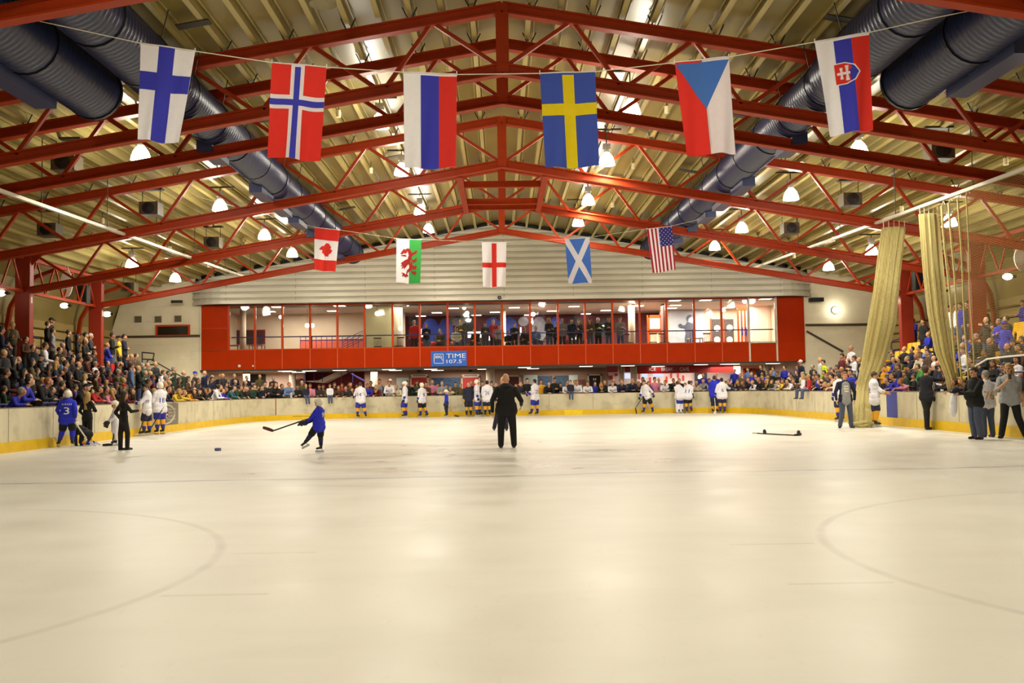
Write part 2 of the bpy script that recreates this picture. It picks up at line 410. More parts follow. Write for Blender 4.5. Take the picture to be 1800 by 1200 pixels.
def endwall(nm, xa, xb):
    mb = MB(); pts = [(xa, 0), (xb, 0)] if xa < xb else [(xb, 0), (xa, 0)]
    x0, x1 = pts[0][0], pts[1][0]
    poly = [(x0, 0), (x1, 0), (x1, min(7.4, zroof(x1)-.05)), (x0, max(5, min(7.4, zroof(x0)-.05)))]
    if nm == 'left': poly = [(x0, 0), (x1, 0), (x1, zroof(x1)), (-19.5, zroof(-19.5)), (-20.4, 7.0), (-21.1, 6.5), (x0, 5.0)]
    else: poly = [(x0, 0), (x1, 0), (x1, 5.0), (21.3, 6.5), (20.7, 7.0), (19.7, zroof(19.7)), (x0, zroof(x0))]
    mb.yprism(poly, GY+.05, GY+.3); struct('wall_end_'+nm, mb, BLOCK)
endwall('left', -21.55, gx0+.02); endwall('right', gx1-.02, 21.85)
TRIM = mat('brown_trim', (76, 58, 40), .6)
z = at(280, 591, GY).z; struct('trim_1', MB().box(-21.3, gx0, GY-.02, GY+.06, z-.06, z+.06), TRIM)
a, b = at(1416, 571, GY), at(1535, 570, GY); struct('trim_2', MB().bar((a.x, GY, a.z), (b.x+.8, GY, b.z), .08, .12), TRIM)
a, b = at(1418, 582, GY), at(1482, 618, GY); struct('trim_3', MB().bar((a.x, GY, a.z), (b.x, GY, b.z), .08, .10), TRIM)
# small dark serving window and vents on the left end wall
a, b = at(277, 574, GY), at(331, 588, GY)
wn = empty('window_1', (0, 0, 0)); wn['kind'] = 'structure'; wn['label'] = 'dark recessed window in red frame on the left end wall'
MB().box(a.x, b.x, GY-.0, GY+.04, b.z, a.z).build('pane', mat('dark_glass', (24, 22, 16), .2), wn)
mb = MB(); t = .09
mb.box(a.x-t, b.x+t, GY-.06, GY+.06, a.z, a.z+t).box(a.x-t, b.x+t, GY-.06, GY+.06, b.z-t*.6, b.z).box(a.x-t, a.x, GY-.06, GY+.06, b.z, a.z).box(b.x, b.x+t, GY-.06, GY+.06, b.z, a.z)
mb.build('window_frame', REDF, wn)
VENT = mat('vent_grille', (128, 112, 84), .7)
for i, (px, py) in enumerate(((243, 561), (278, 561), (313, 560))):
    c = at(px, py, GY); v = empty('wall_vent', (c.x, GY, c.z), 0, '%s of three square grilles high on the left end wall' % ('leftmost', 'middle one', 'rightmost')[i], 'vent', 'end wall vents')
    MB().box(-.17, .17, -.0, .05, -.17, .17).build('backing', DARK, v)
    mb = MB()
    for k in range(6): mb.box(-.16, .16, -.03, .0, -.15+k*.055, -.12+k*.055)
    mb.box(-.18, -.15, -.03, .0, -.18, .18).box(.15, .18, -.03, .0, -.18, .18); mb.build('slats', VENT, v)

# ------------------------------------------------------------------ roof trusses and columns
TY = [(14.8, 'nearest, half out of view at the top corners'), (21.6, 'second from the camera, bearing the ridge post at top centre'), (23.9, 'third from the camera, just behind another'),
      (30.8, 'fourth from the camera, above the hanging frame'), (37.4, 'fifth from the camera, meeting the second column'), (44.05, 'sixth and farthest, closest to the silver wall')]
ZT, ZB, HX = 10.34, 8.88, 18.9
cleat0 = None
for ty, lab in TY:
    tr = empty('roof_truss', (XC, ty, 0), 0, 'red steel roof truss, '+lab, 'truss', 'red roof trusses')
    for nm, z0, w_ in (('top_chord', ZT, .2), ('bottom_chord', ZB, .2)):
        mb = MB(); hx = HX+.25 if nm == 'top_chord' else HX-.15
        for s in (-1, 1): mb.ibeam((0, 0, z0), (s*hx, 0, z0-SL*hx), .24, .27, .04)
        for s in (-1, 1): mb.bar((0, -.03, z0), (s*hx, -.03, z0-SL*hx), .04, .24)
        mb.build(nm, RED, tr)
    MB().box(-.15, .15, -.1, .1, ZB-.1, ZT+.1).build('ridge_post', RED, tr)
    for s in (-1, 1):
        bn = [0, 2.85, 5.7, 8.55, 11.4, 14.25, 17.1]; tn = [1.62, 4.47, 7.32, 10.17, 13.02, 15.87]
        for i, t in enumerate(tn):
            for j in (i, i+1):
                b = bn[j]; db = (.12 if b < t else -.12)
                p = (s*(b+db), 0, ZB-SL*b+.1); q = (s*(t-db*.5), 0, ZT-SL*t-.1)
                MB().bar(p, q, .1, .09).build('diagonal', RED, tr)
        MB().bar((s*17.0, 0, ZB-SL*17.1+.1), (s*18.6, 0, ZT-SL*18.6-.1), .1, .09).build('diagonal', RED, tr)
    for k in range(-25, 26, 2):        # forked cleats that tie the purlins down
        if abs(k) < 1: continue
        x = .72*k
        if cleat0 is None:
            mb = MB(); mb.bar((-.03, 0, 0), (-.17, .0, .3), .02, .03).bar((.03, 0, 0), (.17, 0, .3), .02, .03); cleat0 = o = mb.build('purlin_cleat', DARK, tr)
        else: o = cleat0.copy(); COL.objects.link(o); o.parent = tr
        o.location = (x, 0, ZT-SL*abs(x)+.12)
COLM = mat('red_column_paint', (146, 40, 15), .5, .06, 3)
cl_lab = {44.05: 'nearest the end wall', 37.4: 'second from the end wall', 30.8: 'third from the end wall', 23.9: 'fourth from the end wall', 14.8: 'fifth from the end wall'}
for s in (-1, 1):
    for ty in (44.05, 37.4, 30.8, 23.9, 14.8):
        x = XC+s*19.05; zt = ZT-SL*19.05+.05
        c = empty('column', (x, ty, .12), 0, 'red steel column on the %s side of the hall, %s' % ('left' if s < 0 else 'right', cl_lab[ty]), 'column', 'red roof columns')
        mb = MB(); mb.box(-.29, .29, -.16, -.13, 0, zt-.12).box(-.29, .29, .13, .16, 0, zt-.12).box(-.29, -.26, -.14, .14, 0, zt-.12).box(.26, .29, -.14, .14, 0, zt-.12); mb.build('shaft', COLM, c)
        mb = MB(); mb.box(-.36, .36, -.2, .2, zt-.14, zt-.08); mb.yprism([(-s*.29, zt-.6), (-s*.29, zt-.14), (-s*.75, zt-.14)], -.02, .02); mb.build('head_plate', COLM, c)
        if s < 0 or ty == 37.4:
            MB().box(-s*.292-.006, -s*.292+.006, -.05, .05, zt-2.1, zt-1.85).build('notice', WHITE, c)
# lattice girders that tie the columns along each side
for s in (-1, 1):
    x = XC+s*19.05; zt, zb = 6.95, 5.6; ys = (8.0, 14.8, 23.9, 30.8, 37.4, 44.05, 51.9)
    for i in range(len(ys)-1):
        a, b = ys[i]+.2, ys[i+1]-.2
        g = empty('lattice_girder', (x, a, 0), 0, 'red lattice girder along the %s columns, %s bay from the end wall' % ('left' if s < 0 else 'right', ('sixth', 'fifth', 'fourth', 'third', 'second', 'first')[i]), 'girder', 'eaves lattice girders')
        L_ = b-a
        MB().box(-.07, .07, 0, L_, zt-.07, zt+.07).build('top_rail', RED, g)
        if i < 5:
            MB().box(-.06, .06, 0, L_, zb-.06, zb+.06).build('bottom_rail', RED, g); nb = max(3, round(L_/1.6))
            for k in range(nb):
                y0_, y1_ = L_*k/nb, L_*(k+.5)/nb; y2_ = L_*(k+1)/nb
                MB().bar((0, y0_, zb), (0, y1_, zt), .06, .06).build('lattice_bar', RED, g); MB().bar((0, y1_, zt), (0, y2_, zb), .06, .06).build('lattice_bar', RED, g)
# curved wall ribs
for s in (-1, 1):
    for i, ty in enumerate((40.7, 34.0, 27.4, 47.5)):
        mb = MB(); pts = [(XC+s*21.45, ty, .15), (XC+s*21.45, ty, 4.4), (XC+s*21.3, ty, 5.3), (XC+s*20.9, ty, 6.0), (XC+s*20.2, ty, 6.6), (XC+s*19.2, ty, 6.95)]
        for p, q in zip(pts, pts[1:]): mb.bar(p, q, .16, .2, up=(0, 1, 0))
        o = mb.build('wall_rib', RED); tag(o, 'curved red steel rib on the %s wall, %s' % ('left' if s < 0 else 'right', ('opposite the second column bay', 'opposite the third column bay', 'opposite the fourth column bay', 'next to the end wall')[i]), 'rib', 'curved wall ribs')
# frame hung between two trusses at the ridge
fr = empty('ridge_gantry', (XC, 34, 8.6), 0, 'red rectangular steel gantry hung under the ridge between two trusses', 'gantry')
for s in (-1, 1): MB().box(s*1.43-.1, s*1.43+.1, -3.1, 3.3, -.14, .12).build('side_beam', RED, fr)
for y in (-1.4, 1.6, 2.7): MB().box(-1.4, 1.4, y-.08, y+.08, -.12, .1).build('cross_beam', RED, fr)

# ------------------------------------------------------------------ air ducts
DUCT = mat('blue_duct_vinyl', (36, 42, 76), .35, .10, 5)
DUCTE = mat('duct_rim', (16, 18, 26), .4); BOXM = mat('duct_box', (52, 58, 92), .4)
def duct(x, z, y0, y1, r, lab, step=None, rz=0):
    d = empty('air_duct', (x, y1, z), 0, lab, 'duct', 'blue ceiling ducts')
    mb = MB(); pts = []; rs = []; y = y0
    def seg(ya, yb, r):
        p = []; q = []; yy = ya
        while yy < yb-.01:
            p += [(0, yy-y1, 0), (0, yy+.075-y1, 0), (0, yy+.10-y1, 0), (0, yy+.125-y1, 0)]; q += [r, r, r*1.025, r]; yy += .15
        mb.tube(p, q, 22, True)
    if step: seg(y0, step, r*1.12); seg(step, y1, r)
    else: seg(y0, y1, r)
    mb.build('spiral_tube', DUCT, d, smooth=True)
    yy = y0+1.2; i = 0
    while yy < y1-.4:
        rr = r*1.12 if step and yy < step else r
        mb = MB(); mb.tube([(0, yy-y1-.02, 0), (0, yy-y1+.02, 0)], rr*1.05, 22); mb.build('hanger_band', DUCTE, d)
        for s in (-1, 1):
            MB().bar((s*rr*.75, yy-y1, rr*.7), (s*rr*1.0, yy-y1, min(rr*2.2, zroof(x)-z-.2)), .02, .02).build('hanger_rod', DARK, d)
        yy += 2.6 if not step else 2.2
    mb = MB(); mb.tube([(0, -.04, 0), (0, .05, 0)], r*1.05, 22); mb.tube([(0, .045, 0), (0, .055, 0)], r*.9, 22); mb.build('end_rim', DUCTE, d)
    return d
for s, nm in ((-1, 'left'), (1, 'right')):
    dd = duct(XC+s*7.45, 8.32, -2, 46.6, .52, 'long blue spiral air duct reaching toward the silver wall on the %s of the ridge' % nm, 20.6)
    for y in (24.5, 29.5, 32.2, 34.8, 38.0, 41.0, 44.0):
        MB().box(s*.18-.2, s*.18+.2, y-46.6-.75, y-46.6+.75, -.72, -.4).build('grille_box', BOXM, dd)
    dd = duct(XC+s*8.95, 8.05, -2, 20.3, .6, 'short fat blue air duct with closed black rimmed end, %s' % ('at the upper left' if s < 0 else 'at the upper right'))
    for y in (17.8, 14.0): MB().box(s*.45-.22, s*.45+.22, y-20.3-1.3, y-20.3+1.3, -.74, -.42).build('grille_box', BOXM, dd)
# ------------------------------------------------------------------ silver curved-end wall over the gallery
SILV = mat('silver_cladding', (214, 210, 194), .4, .07, .7, stretch=(.6, 1, 1.5), metal=.15)
def sil_path():
    xa, xb, y, r = -17.6, 17.95, 51.45, 2.3; p = []
    p.append((xa, GY+1.2))
    for k in range(9):
        a = PI-k*PI/2/8; p.append((xa+r+r*math.cos(a), y+r-r*math.sin(a)))
    for x in np.linspace(xa+r+1, xb-r-1, 30): p.append((float(x), y))
    for k in range(9):
        a = PI/2-k*PI/2/8; p.append((xb-r+r*math.cos(a), y+r-r*math.sin(a)))
    p.append((xb, GY+1.2)); return p
sp = sil_path(); mb = MB(); ribs = []
z = 6.32
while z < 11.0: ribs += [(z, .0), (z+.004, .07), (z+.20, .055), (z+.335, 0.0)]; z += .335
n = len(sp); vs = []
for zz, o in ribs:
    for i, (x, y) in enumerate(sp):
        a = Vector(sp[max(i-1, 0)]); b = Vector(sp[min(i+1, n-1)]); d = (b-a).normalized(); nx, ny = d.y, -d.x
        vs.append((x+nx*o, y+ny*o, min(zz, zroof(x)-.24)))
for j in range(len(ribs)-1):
    mb.mi = 1 if j % 4 in (0, 3) else 0  # lip undersides coloured dark to deepen the shadow line under each rib
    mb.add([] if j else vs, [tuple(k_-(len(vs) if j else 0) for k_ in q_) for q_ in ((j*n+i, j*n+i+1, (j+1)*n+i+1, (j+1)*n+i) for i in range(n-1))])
sw = struct('wall_silver', mb, [SILV, mat('silver_lip_shade', (96, 90, 76), .6)], label='pale horizontal ribbed metal wall with rounded ends above the red gallery')
mb = MB(); mb.add([(x, y, 6.32) for x, y in sp]+[(x, GY+2.0, 6.32) for x, y in sp], [(i, n+i, n+i+1, i+1) for i in range(n-1)]); mb.build('soffit', DARK, sw)
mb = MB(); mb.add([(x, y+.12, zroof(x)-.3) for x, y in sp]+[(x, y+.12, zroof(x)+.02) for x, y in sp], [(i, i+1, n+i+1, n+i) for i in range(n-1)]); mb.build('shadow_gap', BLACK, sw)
for x in np.linspace(-15, 15.5, 9):
    MB().box(x-.012, x+.012, 51.39, 51.43, 6.34, zroof(x)-.26).build('joint', mat('silver_joint', (168, 158, 132), .5), sw)
for k, sgn in ((0, -1), (1, 1)):
    for j in range(7):
        i = 1+j if sgn < 0 else n-2-j; x, y = sp[i]
        MB().box(x-.012, x+.012, y-.05, y-.02, 6.34, zroof(x)-.26).build('joint', MATS['silver_joint'], sw)
c = at(878, 523, 51.4); o = empty('loudspeaker', (c.x, 51.41, c.z), 0, 'small round black loudspeaker on the silver wall above the gallery windows', 'loudspeaker')
mb = MB(); mb.tube([(0, 0, 0), (0, -.12, 0)], .1, 16); mb.build('body', BLACK, o); MB().tube([(0, -.12, 0), (0, -.13, 0)], .04, 12).build('cone', GREY, o)

# ------------------------------------------------------------------ red gallery front
def gx(px): return at(px, 585, GY).x
Z0, Z1, Z2 = 2.74, 3.80, 6.32
xl, xr = gx(401), gx(1366)
PLATE = .12
gb = struct('wall_gallery_front', MB().box(gx0, gx1, GY, GY+PLATE, Z0, Z1), REDP, label='glossy red panelled band below the gallery windows')
MB().box(gx0, xl, GY, GY+PLATE, Z1, Z2+.12).build('end_panel', REDP, gb); MB().box(xr, gx1, GY, GY+PLATE, Z1, Z2+.15).build('end_panel', mat('red_end_panel', (178, 46, 0), .5, .05, 2, spec=.08), gb)
for zz in (Z1, Z1+1.25, Z0+1.08): MB().box(gx0, xl, GY-.012, GY+.01, zz-.02, zz+.02).build('seam', REDF, gb)
MB().box(gx0, gx1, GY-.01, GY+.3, Z0-.08, Z0).build('bottom_edge', DARK, gb)
MB().box(gx0, gx0+.06, GY-.03, GY+.3, Z0, Z2+.1).build('edge_strip', WHITE, gb)
MUL = [402, 448, 496, 545, 593, 641, 690, 738, 787, 835, 883, 932, 981, 1029, 1077, 1125, 1172, 1221, 1269, 1317, 1365]
SEAM = mat('panel_seam', (216, 92, 48), .5)
for px in MUL[1:-2]: MB().box(gx(px)-.02, gx(px)+.02, GY-.014, GY+.01, Z0, Z1).build('seam', SEAM, gb)
WG = mat('white_aluminium', (226, 218, 196), .4)
for px in MUL[-2:]: MB().box(gx(px)-.045, gx(px)+.045, GY-.05, GY+.01, Z0, Z2).build('white_strip', WG, gb)
MB().box(gx(1317), gx(1365), GY-.05, GY+.01, Z1-.03, Z1+.06).build('white_strip', WG, gb)
for px, py, r in ((421, 643, .075), (445, 643, .05)):
    c = at(px, py, GY); mb = MB(); mb.tube([(c.x, GY-.05, c.z), (c.x, GY, c.z)], r, 14); tag(mb.build('wall_lamp', WHITE), 'small round cream fitting on the red band, %s of the two' % ('left' if px < 430 else 'right'), 'fitting')
PANE = glass_mat('gallery_glass', refl=.03)
for i in range(20):
    xa, xb = gx(MUL[i]), gx(MUL[i+1]); wn = empty('window_%d' % (i+2), (xa, GY+.05, Z1)); wn['kind'] = 'structure'
    wd, ht = xb-xa, Z2-Z1
    mb = MB(); mb.box(.06, wd-.06, -.006, .006, .06, ht-.06); mb.build('pane', PANE, wn)
    mb = MB(); t = .055
    mb.box(-t, t, -.06, .06, 0, ht).box(wd-t, wd+t, -.06, .06, 0, ht) if i == 19 else mb.box(-t, t, -.06, .06, 0, ht)
    mb.box(t, wd-t, -.06, .06, 0, .06).box(t, wd-t, -.06, .06, ht-.06, ht+.04); mb.build('window_frame', REDF, wn)
# radio station sign
sg = empty('sign', tuple(at(789, 630, GY-.05)), 0, 'blue sign with white lettering and swirl logo on the red band', 'sign')
a, b = at(758, 617, GY-.05), at(821, 643, GY-.05); W_, H_ = b.x-a.x, a.z-b.z
MB().box(-W_/2, W_/2, -.03, .045, -H_/2, H_/2).build('board', mat('sign_blue', (38, 104, 214), .4, .08, 2), sg)
SW = mat('sign_white', (244, 244, 248), .5, .01)
def fit(o, w_, h_):
    me = o.data; xs = [v.co.x for v in me.vertices]; zs = [v.co.z for v in me.vertices]
    cx, cz = (max(xs)+min(xs))/2, (max(zs)+min(zs))/2; sx, sz = w_/(max(xs)-min(xs)), h_/(max(zs)-min(zs))
    for v in me.vertices: v.co.x = (v.co.x-cx)*sx; v.co.z = (v.co.z-cz)*sz
    return o
t = fit(text_mesh('lettering', 'TIME', .4, SW, sg, bold=0), 1.08, .24); t.location = (.40, -.04, .15)
t = fit(text_mesh('lettering', '107.5', .4, SW, sg, bold=0), .84, .20); t.location = (.29, -.04, -.16)
t = fit(text_mesh('lettering', 'FM', .1, SW, sg), .16, .045); t.location = (.84, -.04, -.085)
mb = MB(); q = .27; cx = -.56
for (x0, x1, z0, z1) in ((-q, q, q-.03, q), (-q, q, -q, -q+.03), (-q, -q+.03, -q, q), (q-.03, q, -q, q)): mb.box(cx+x0, cx+x1, -.045, -.03, z0, z1)
mb.tube([(cx+.17*math.cos(t), -.04, .10+.05*math.sin(2*t)) for t in np.linspace(0, 2*PI, 30)], .012, 5)
for c_, r_ in ((-.05, .07), (.1, .06), (-.2, .06)): mb.tube([(cx+c_+r_*math.cos(t), -.04, .1+r_*math.sin(t)) for t in np.linspace(0, 2*PI, 17)], .01, 5)
mb.tube([(cx+.1, -.04, .06), (cx+.17, -.04, -.02), (cx+.22, -.04, -.12)], .012, 5)
mb.build('logo', SW, sg)

# ------------------------------------------------------------------ gallery room
GF, GC = 3.5, 6.34
GWALL = mat('gallery_wall', (214, 196, 172), .7, .05, 1); GCEIL = mat('gallery_ceiling', (196, 186, 170), .8, .05, 2)
PURP = mat('mural_maroon', (88, 26, 34), .7, .35, .6)
struct('floor_gallery', MB().box(gx0+.1, gx1-.1, GY+.13, 62.5, GF-.3, GF), mat('gallery_carpet', (112, 96, 90), .9, .2, 3))
struct('ceiling_gallery', MB().box(gx0+.1, gx1-.1, GY+.13, 62.5, GC, GC+.12), GCEIL)
struct('wall_gallery_left', MB().box(gx0+.02, gx0+.14, GY+.13, 62.5, 0, GC), GWALL); struct('wall_gallery_right', MB().box(gx1-.14, gx1-.02, GY+.13, 62.5, 0, GC), GWALL)
def panel(name, px0, py0, px1, py1, Y, m, th=.06, parent=None, label=None, cat=None, kind=None):
    a, b = at(px0, py0, Y), at(px1, py1, Y); z0, z1 = sorted((a.z, b.z)); x0, x1 = sorted((a.x, b.x))
    o = MB().box(x0, x1, Y, Y+th, z0, z1).build(name, m, parent); tag(o, label, cat, None, kind); return o
def wallbox(name, px0, px1, Y, z0, z1, m, th=.1):
    x0, x1 = at(px0, 570, Y).x, at(px1, 570, Y).x
    return struct(name, MB().box(x0, x1, Y, Y+th, z0, z1), m)
wallbox('wall_gallery_back_left', 380, 712, 59.0, GF, GC, GWALL)
wallbox('wall_partition', 643, 689, 54.2, GF, GC, mat('partition_cream', (222, 214, 168), .6, .03, 1), .12)
wallbox('wall_gallery_back', 690, 1180, 62.3, GF, GC, PURP)
wallbox('wall_gallery_back_right', 1160, 1400, 60.0, GF, GC, GWALL)
mp = MB()
def column(name, px, Y, r, z0, z1, m, lab):
    x = at(px, 600, Y).x; mb = MB(); mb.lathe([(r, 0), (r, z1-z0)], (0, 0, 0), 18, True); o = mb.build(name, m, None, True); o.location = (x, Y, z0); tag(o, lab, 'column'); return o
COLC = mat('cream_column', (222, 206, 180), .55, .04, 2)
column('column', 427, 54.6, .18, GF, GC, COLC, 'round cream column behind the leftmost gallery windows')
column('column', 700, 54.6, .27, GF, GC, COLC, 'thick cream column right of the greenish partition in the gallery')
column('column', 885, 57.5, .16, GF, GC, COLC, 'slim cream column in the middle of the gallery room')
column('column', 1111, 55.5, .2, GF, GC, COLC, 'round cream column in the gallery left of the red framed door')
# notice boards and murals on the back walls
nb_ = panel('notice_board', 409, 580, 466, 605, 58.9, mat('board_red', (140, 40, 36), .6), label='dark red framed board on the left gallery wall', cat='board')
panel('face', 411, 582, 464, 603, 58.87, mat('board_dark', (64, 44, 44), .6), parent=nb_)
MB_BLUE = mat('mural_blue', (60, 84, 200), .6, .15, 1.5); MB_GREY = mat('mural_grey', (150, 148, 160), .6, .3, 1.2); MB_DARK = mat('mural_dark', (40, 34, 44), .6, .3, 1.2)
mu = panel('mural', 692, 559, 1105, 615, 62.2, PURP, label='maroon painted wall mural with blue rounded shapes behind the gallery crowd', cat='mural')
def blob(px, py, w_, h_, m):
    c = at(px, py, 62.17); h_ = min(h_, 6.2-c.z); mb = MB(); mb.tube([(c.x, 62.13, c.z), (c.x, 62.2, c.z)], 1, 20); o = mb.build('painted_shape', m, mu)
    for v in o.data.vertices: v.co.x = c.x+(v.co.x-c.x)*w_; v.co.z = c.z+(v.co.z-c.z)*h_
for px, py, w_, h_, m in ((757, 580, .55, .8, MB_BLUE), (784, 578, .5, .8, MB_BLUE), (810, 566, .7, .55, MB_GREY), (866, 578, .6, .8, MB_BLUE), (896, 580, .55, .9, MB_BLUE), (825, 585, .6, .8, MB_DARK),
                          (948, 578, .5, 1.0, MB_GREY), (978, 574, .45, .7, MB_BLUE), (1010, 570, .5, .6, MB_DARK), (730, 570, .4, .8, MB_DARK), (1060, 575, .6, .7, MB_DARK), (920, 565, .35, .45, MB_GREY)): blob(px, py, w_, h_, m)
mr = panel('mural', 1176, 545, 1239, 612, 59.9, mat('mural_cloud', (168, 176, 186), .6, .25, .9), label='pale blue grey cloudy mural with dark figure on the right gallery wall', cat='mural')
mb = MB(); Y = 59.86
for (px, py, w_, h_) in ((1213, 560, .22, .26), (1212, 577, .3, .45), (1209, 597, .17, .5), (1217, 598, .16, .5), (1202, 574, .3, .1), (1196, 572, .12, .12)):
    c = at(px, py, Y); mb.ell((c.x, Y, c.z), (w_, .03, h_), 14, 8)
mb.build('painted_figure', mat('mural_ink', (70, 74, 92), .7, .2, 3), mr)
# doors on the right of the gallery
DD = mat('door_dark', (62, 54, 52), .6, .1, 3)
for i, (p0, p1, pt, Y, disc) in enumerate(((1250, 1268, 561, 59.9, (1260, 577, 597)), (1272, 1290, 561, 59.9, (1282, 576, 597)), (1350, 1364, 549, 59.9, (1359, 563, None)))):
    a, b = at(p0, pt, Y), at(p1, 612, Y); d = empty('door_%d' % (i+1), (0, 0, 0)); d['kind'] = 'structure'; d['label'] = 'dark gallery door with round white porthole, %s of three' % ('leftmost', 'middle', 'rightmost')[i]
    MB().box(a.x, b.x, Y-.08, Y-.02, GF, a.z).build('leaf', DD, d); MB().box(a.x-.06, a.x, Y-.1, Y, GF, a.z+.05).build('jamb', REDF, d)
    for py in disc[1:]:
        if py: c = at(disc[0], py, Y); MB().tube([(c.x, Y-.11, c.z), (c.x, Y-.07, c.z)], .2, 20).build('porthole', WHITE, d)
d = empty('door_4'); d['kind'] = 'structure'; d['label'] = 'red framed glazed double door set at the right of the gallery'
Y = 57.0
for px in (1298, 1304, 1310, 1316): c = at(px, 585, Y); MB().box(c.x-.05, c.x+.05, Y-.04, Y+.04, GF, 6.05).build('stile', REDF, d)
a, b = at(1298, 585, Y), at(1316, 585, Y); MB().box(a.x, b.x, Y, Y+.02, GF, 6.0).build('leaf', mat('door_cream', (232, 210, 196), .5), d); MB().box(a.x-.05, b.x+.05, Y-.05, Y+.05, 6.0, 6.15).build('head', REDF, d)
for px in (1305, 1311): c = at(px, 582, Y-.08); MB().box(c.x-.04, c.x+.04, Y-.1, Y-.04, c.z-.25, c.z+.25).build('handle', BLUER, d)
wallbox('wall_gallery_pier', 1321, 1350, 58.0, GF, GC, mat('pier_pink', (240, 214, 200), .6, .03), .3)
d = empty('door_5'); d['kind'] = 'structure'; d['label'] = 'open red framed doorway beside the cream column in the gallery'; Y = 57.8
for px in (1140, 1163): c = at(px, 585, Y); MB().box(c.x-.08, c.x+.08, Y-.05, Y+.05, GF, 5.85).build('jamb', REDF, d)
a, b = at(1140, 585, Y), at(1163, 585, Y); MB().box(a.x, b.x, Y-.05, Y+.05, 5.7, 5.85).build('head', REDF, d); MB().box(a.x, b.x, Y+.02, Y+.05, GF, 5.7).build('leaf', GWALL, d)
a, b = at(1140, 578, Y-.1), at(1163, 583, Y-.1); MB().box(a.x, b.x, Y-.1, Y-.05, b.z, a.z).build('push_bar', REDP, d)
wallbox('wall_gallery_fin', 1166, 1174, 55.5, GF, GC, mat('fin_maroon', (112, 60, 50), .6), .8)
# rail behind the glass
rl = empty('handrail', (0, GY+.5, 4.55), 0, 'dark blue rail running behind the gallery windows', 'handrail')
MB().box(xl+.05, xr-.05, -.03, .03, -.03, .03).build('bar', BLUER, rl)
for px in MUL[1:-1:2]: MB().box(gx(px)-.02, gx(px)+.02, -.02, .02, GF-4.55, 0).build('post', BLUER, rl)
# stair enclosure inside the gallery on the left
sr = empty('stair_railing', (0, 0, 0), 0, 'purple blue stair railing round a red stairwell behind the left gallery windows', 'railing'); Y = 56
a, b = at(528, 592, Y), at(639, 590, Y)
for zz in (a.z, a.z-.22): MB().box(a.x, b.x, Y-.025, Y+.025, zz-.025, zz+.025).build('rail', BLUER, sr)
for k in range(13): x = a.x+(b.x-a.x)*k/12; MB().box(x-.015, x+.015, Y-.015, Y+.015, GF, a.z).build('baluster', BLUER, sr)
for k in range(5): p, q = at(600, 615-k*4, Y+.4), at(639, 597-k*4, Y+.4); MB().bar(p, q, .03, .03).build('sloping_bar', BLUER, sr)
panel('stair_wall', 527, 597, 640, 617, 57.5, mat('stair_red', (206, 96, 70), .6), parent=sr)
# ceiling lights
LPAN = emit_mat('light_panel', (255, 244, 228), 5.5); LPANW = emit_mat('light_panel_lower', (255, 232, 214), 5.5)
def ceil_lights(pts, Z, m, size, lab, group, fw=.62, P=0):
    first = None
    for i, (px, py) in enumerate(pts):
        d = ray(px, py); q = E0+d*((Z-.02-EYE)/d.z)
        if q.y > 62 or q.y < GY+.3: q.y = min(61.5, max(GY+.6, q.y))
        if first is None:
            L = empty('ceiling_light'); mb = MB(); mb.box(-fw/2-.04, fw/2+.04, -size/2-.04, size/2+.04, -.02, .02); mb.build('frame', WHITE, L)
            MB().box(-fw/2, fw/2, -size/2, size/2, -.032, -.02).build('diffuser', m, L); first = L
        else: L = copy_tree(first)
        L.location = (q.x, q.y, Z-.02); n_ = ('first', 'second', 'third', 'fourth', 'fifth', 'sixth', 'seventh', 'eighth', 'ninth', 'tenth', 'eleventh', 'twelfth', 'thirteenth', 'fourteenth', 'fifteenth', 'sixteenth', 'seventeenth', 'eighteenth', 'nineteenth', 'twentieth', 'twenty-first', 'twenty-second')[i]
        tag(L, lab % n_, 'ceiling light', group)
GL = sorted([(474, 547), (488, 539), (585, 546), (597, 537), (741, 556), (768, 549), (797, 541), (838, 555), (870, 548), (904, 540), (970, 546), (1009, 538), (930, 553), (1030, 551), (1065, 545), (1122, 537), (1186, 527.5), (1187, 536), (1240, 527), (1280, 540), (1345, 525), (1180, 541)])
ceil_lights(GL, GC, LPAN, .55, 'square lit panel in the gallery ceiling, %s from the left', 'gallery ceiling lights')
GLOBE = emit_mat('globe_glass', (255, 240, 215), 9)
def globe(px, py, Y, r, lab, zt=GC):
    c = at(px, py, Y); o = empty('pendant_lamp', tuple(c), 0, lab, 'pendant lamp', 'gallery pendant globes')
    MB().ell((0, 0, 0), (r, r, r), 14, 8).build('globe', GLOBE, o, True)
    MB().tube([(0, 0, r), (0, 0, zt-c.z)], .012, 6).build('flex', DARK, o)
for px, py, Y, r, nm in ((540, 572, 55.5, .13, 'left one of the pair over the stairwell'), (549, 572, 55.5, .13, 'right one of the pair over the stairwell'), (493, 557, 55, .1, 'behind the third window from the left'), (663, 551, 53.6, .13, 'standing in for a lamp reflection on the greenish partition'), (704, 577, 53.8, .12, 'low beside the thick cream column'),  # the globe at the partition stands in for a lamp's reflection there
                         (717, 535, 54, .1, 'high above the red shirted visitor'), (821, 550, 56, .12, 'lower one over the ninth window'), (816, 541, 56, .11, 'upper one over the ninth window'), (950, 534, 54, .11, 'high in the twelfth window'), (937, 552, 57, .13, 'low at the twelfth window'), (1108, 539, 54, .13, 'by the cream column on the right'), (1309, 529, 54, .14, 'by the red framed double door'), (1272, 545, 55, .11, 'above the dark doors')):
    globe(px, py, Y, r, 'small glowing pendant globe, '+nm)
for x in (-12, -4.5, 2.5, 8.5, 14): add_light('gallery_panel_light', 'AREA', (x, 55.6 if x < -4 else 57, GC-.08), P_GAL*(.65 if x < -4 else 1.5), (1, .87, .74), 3.5, (0, 0, 0), sy=4.5)
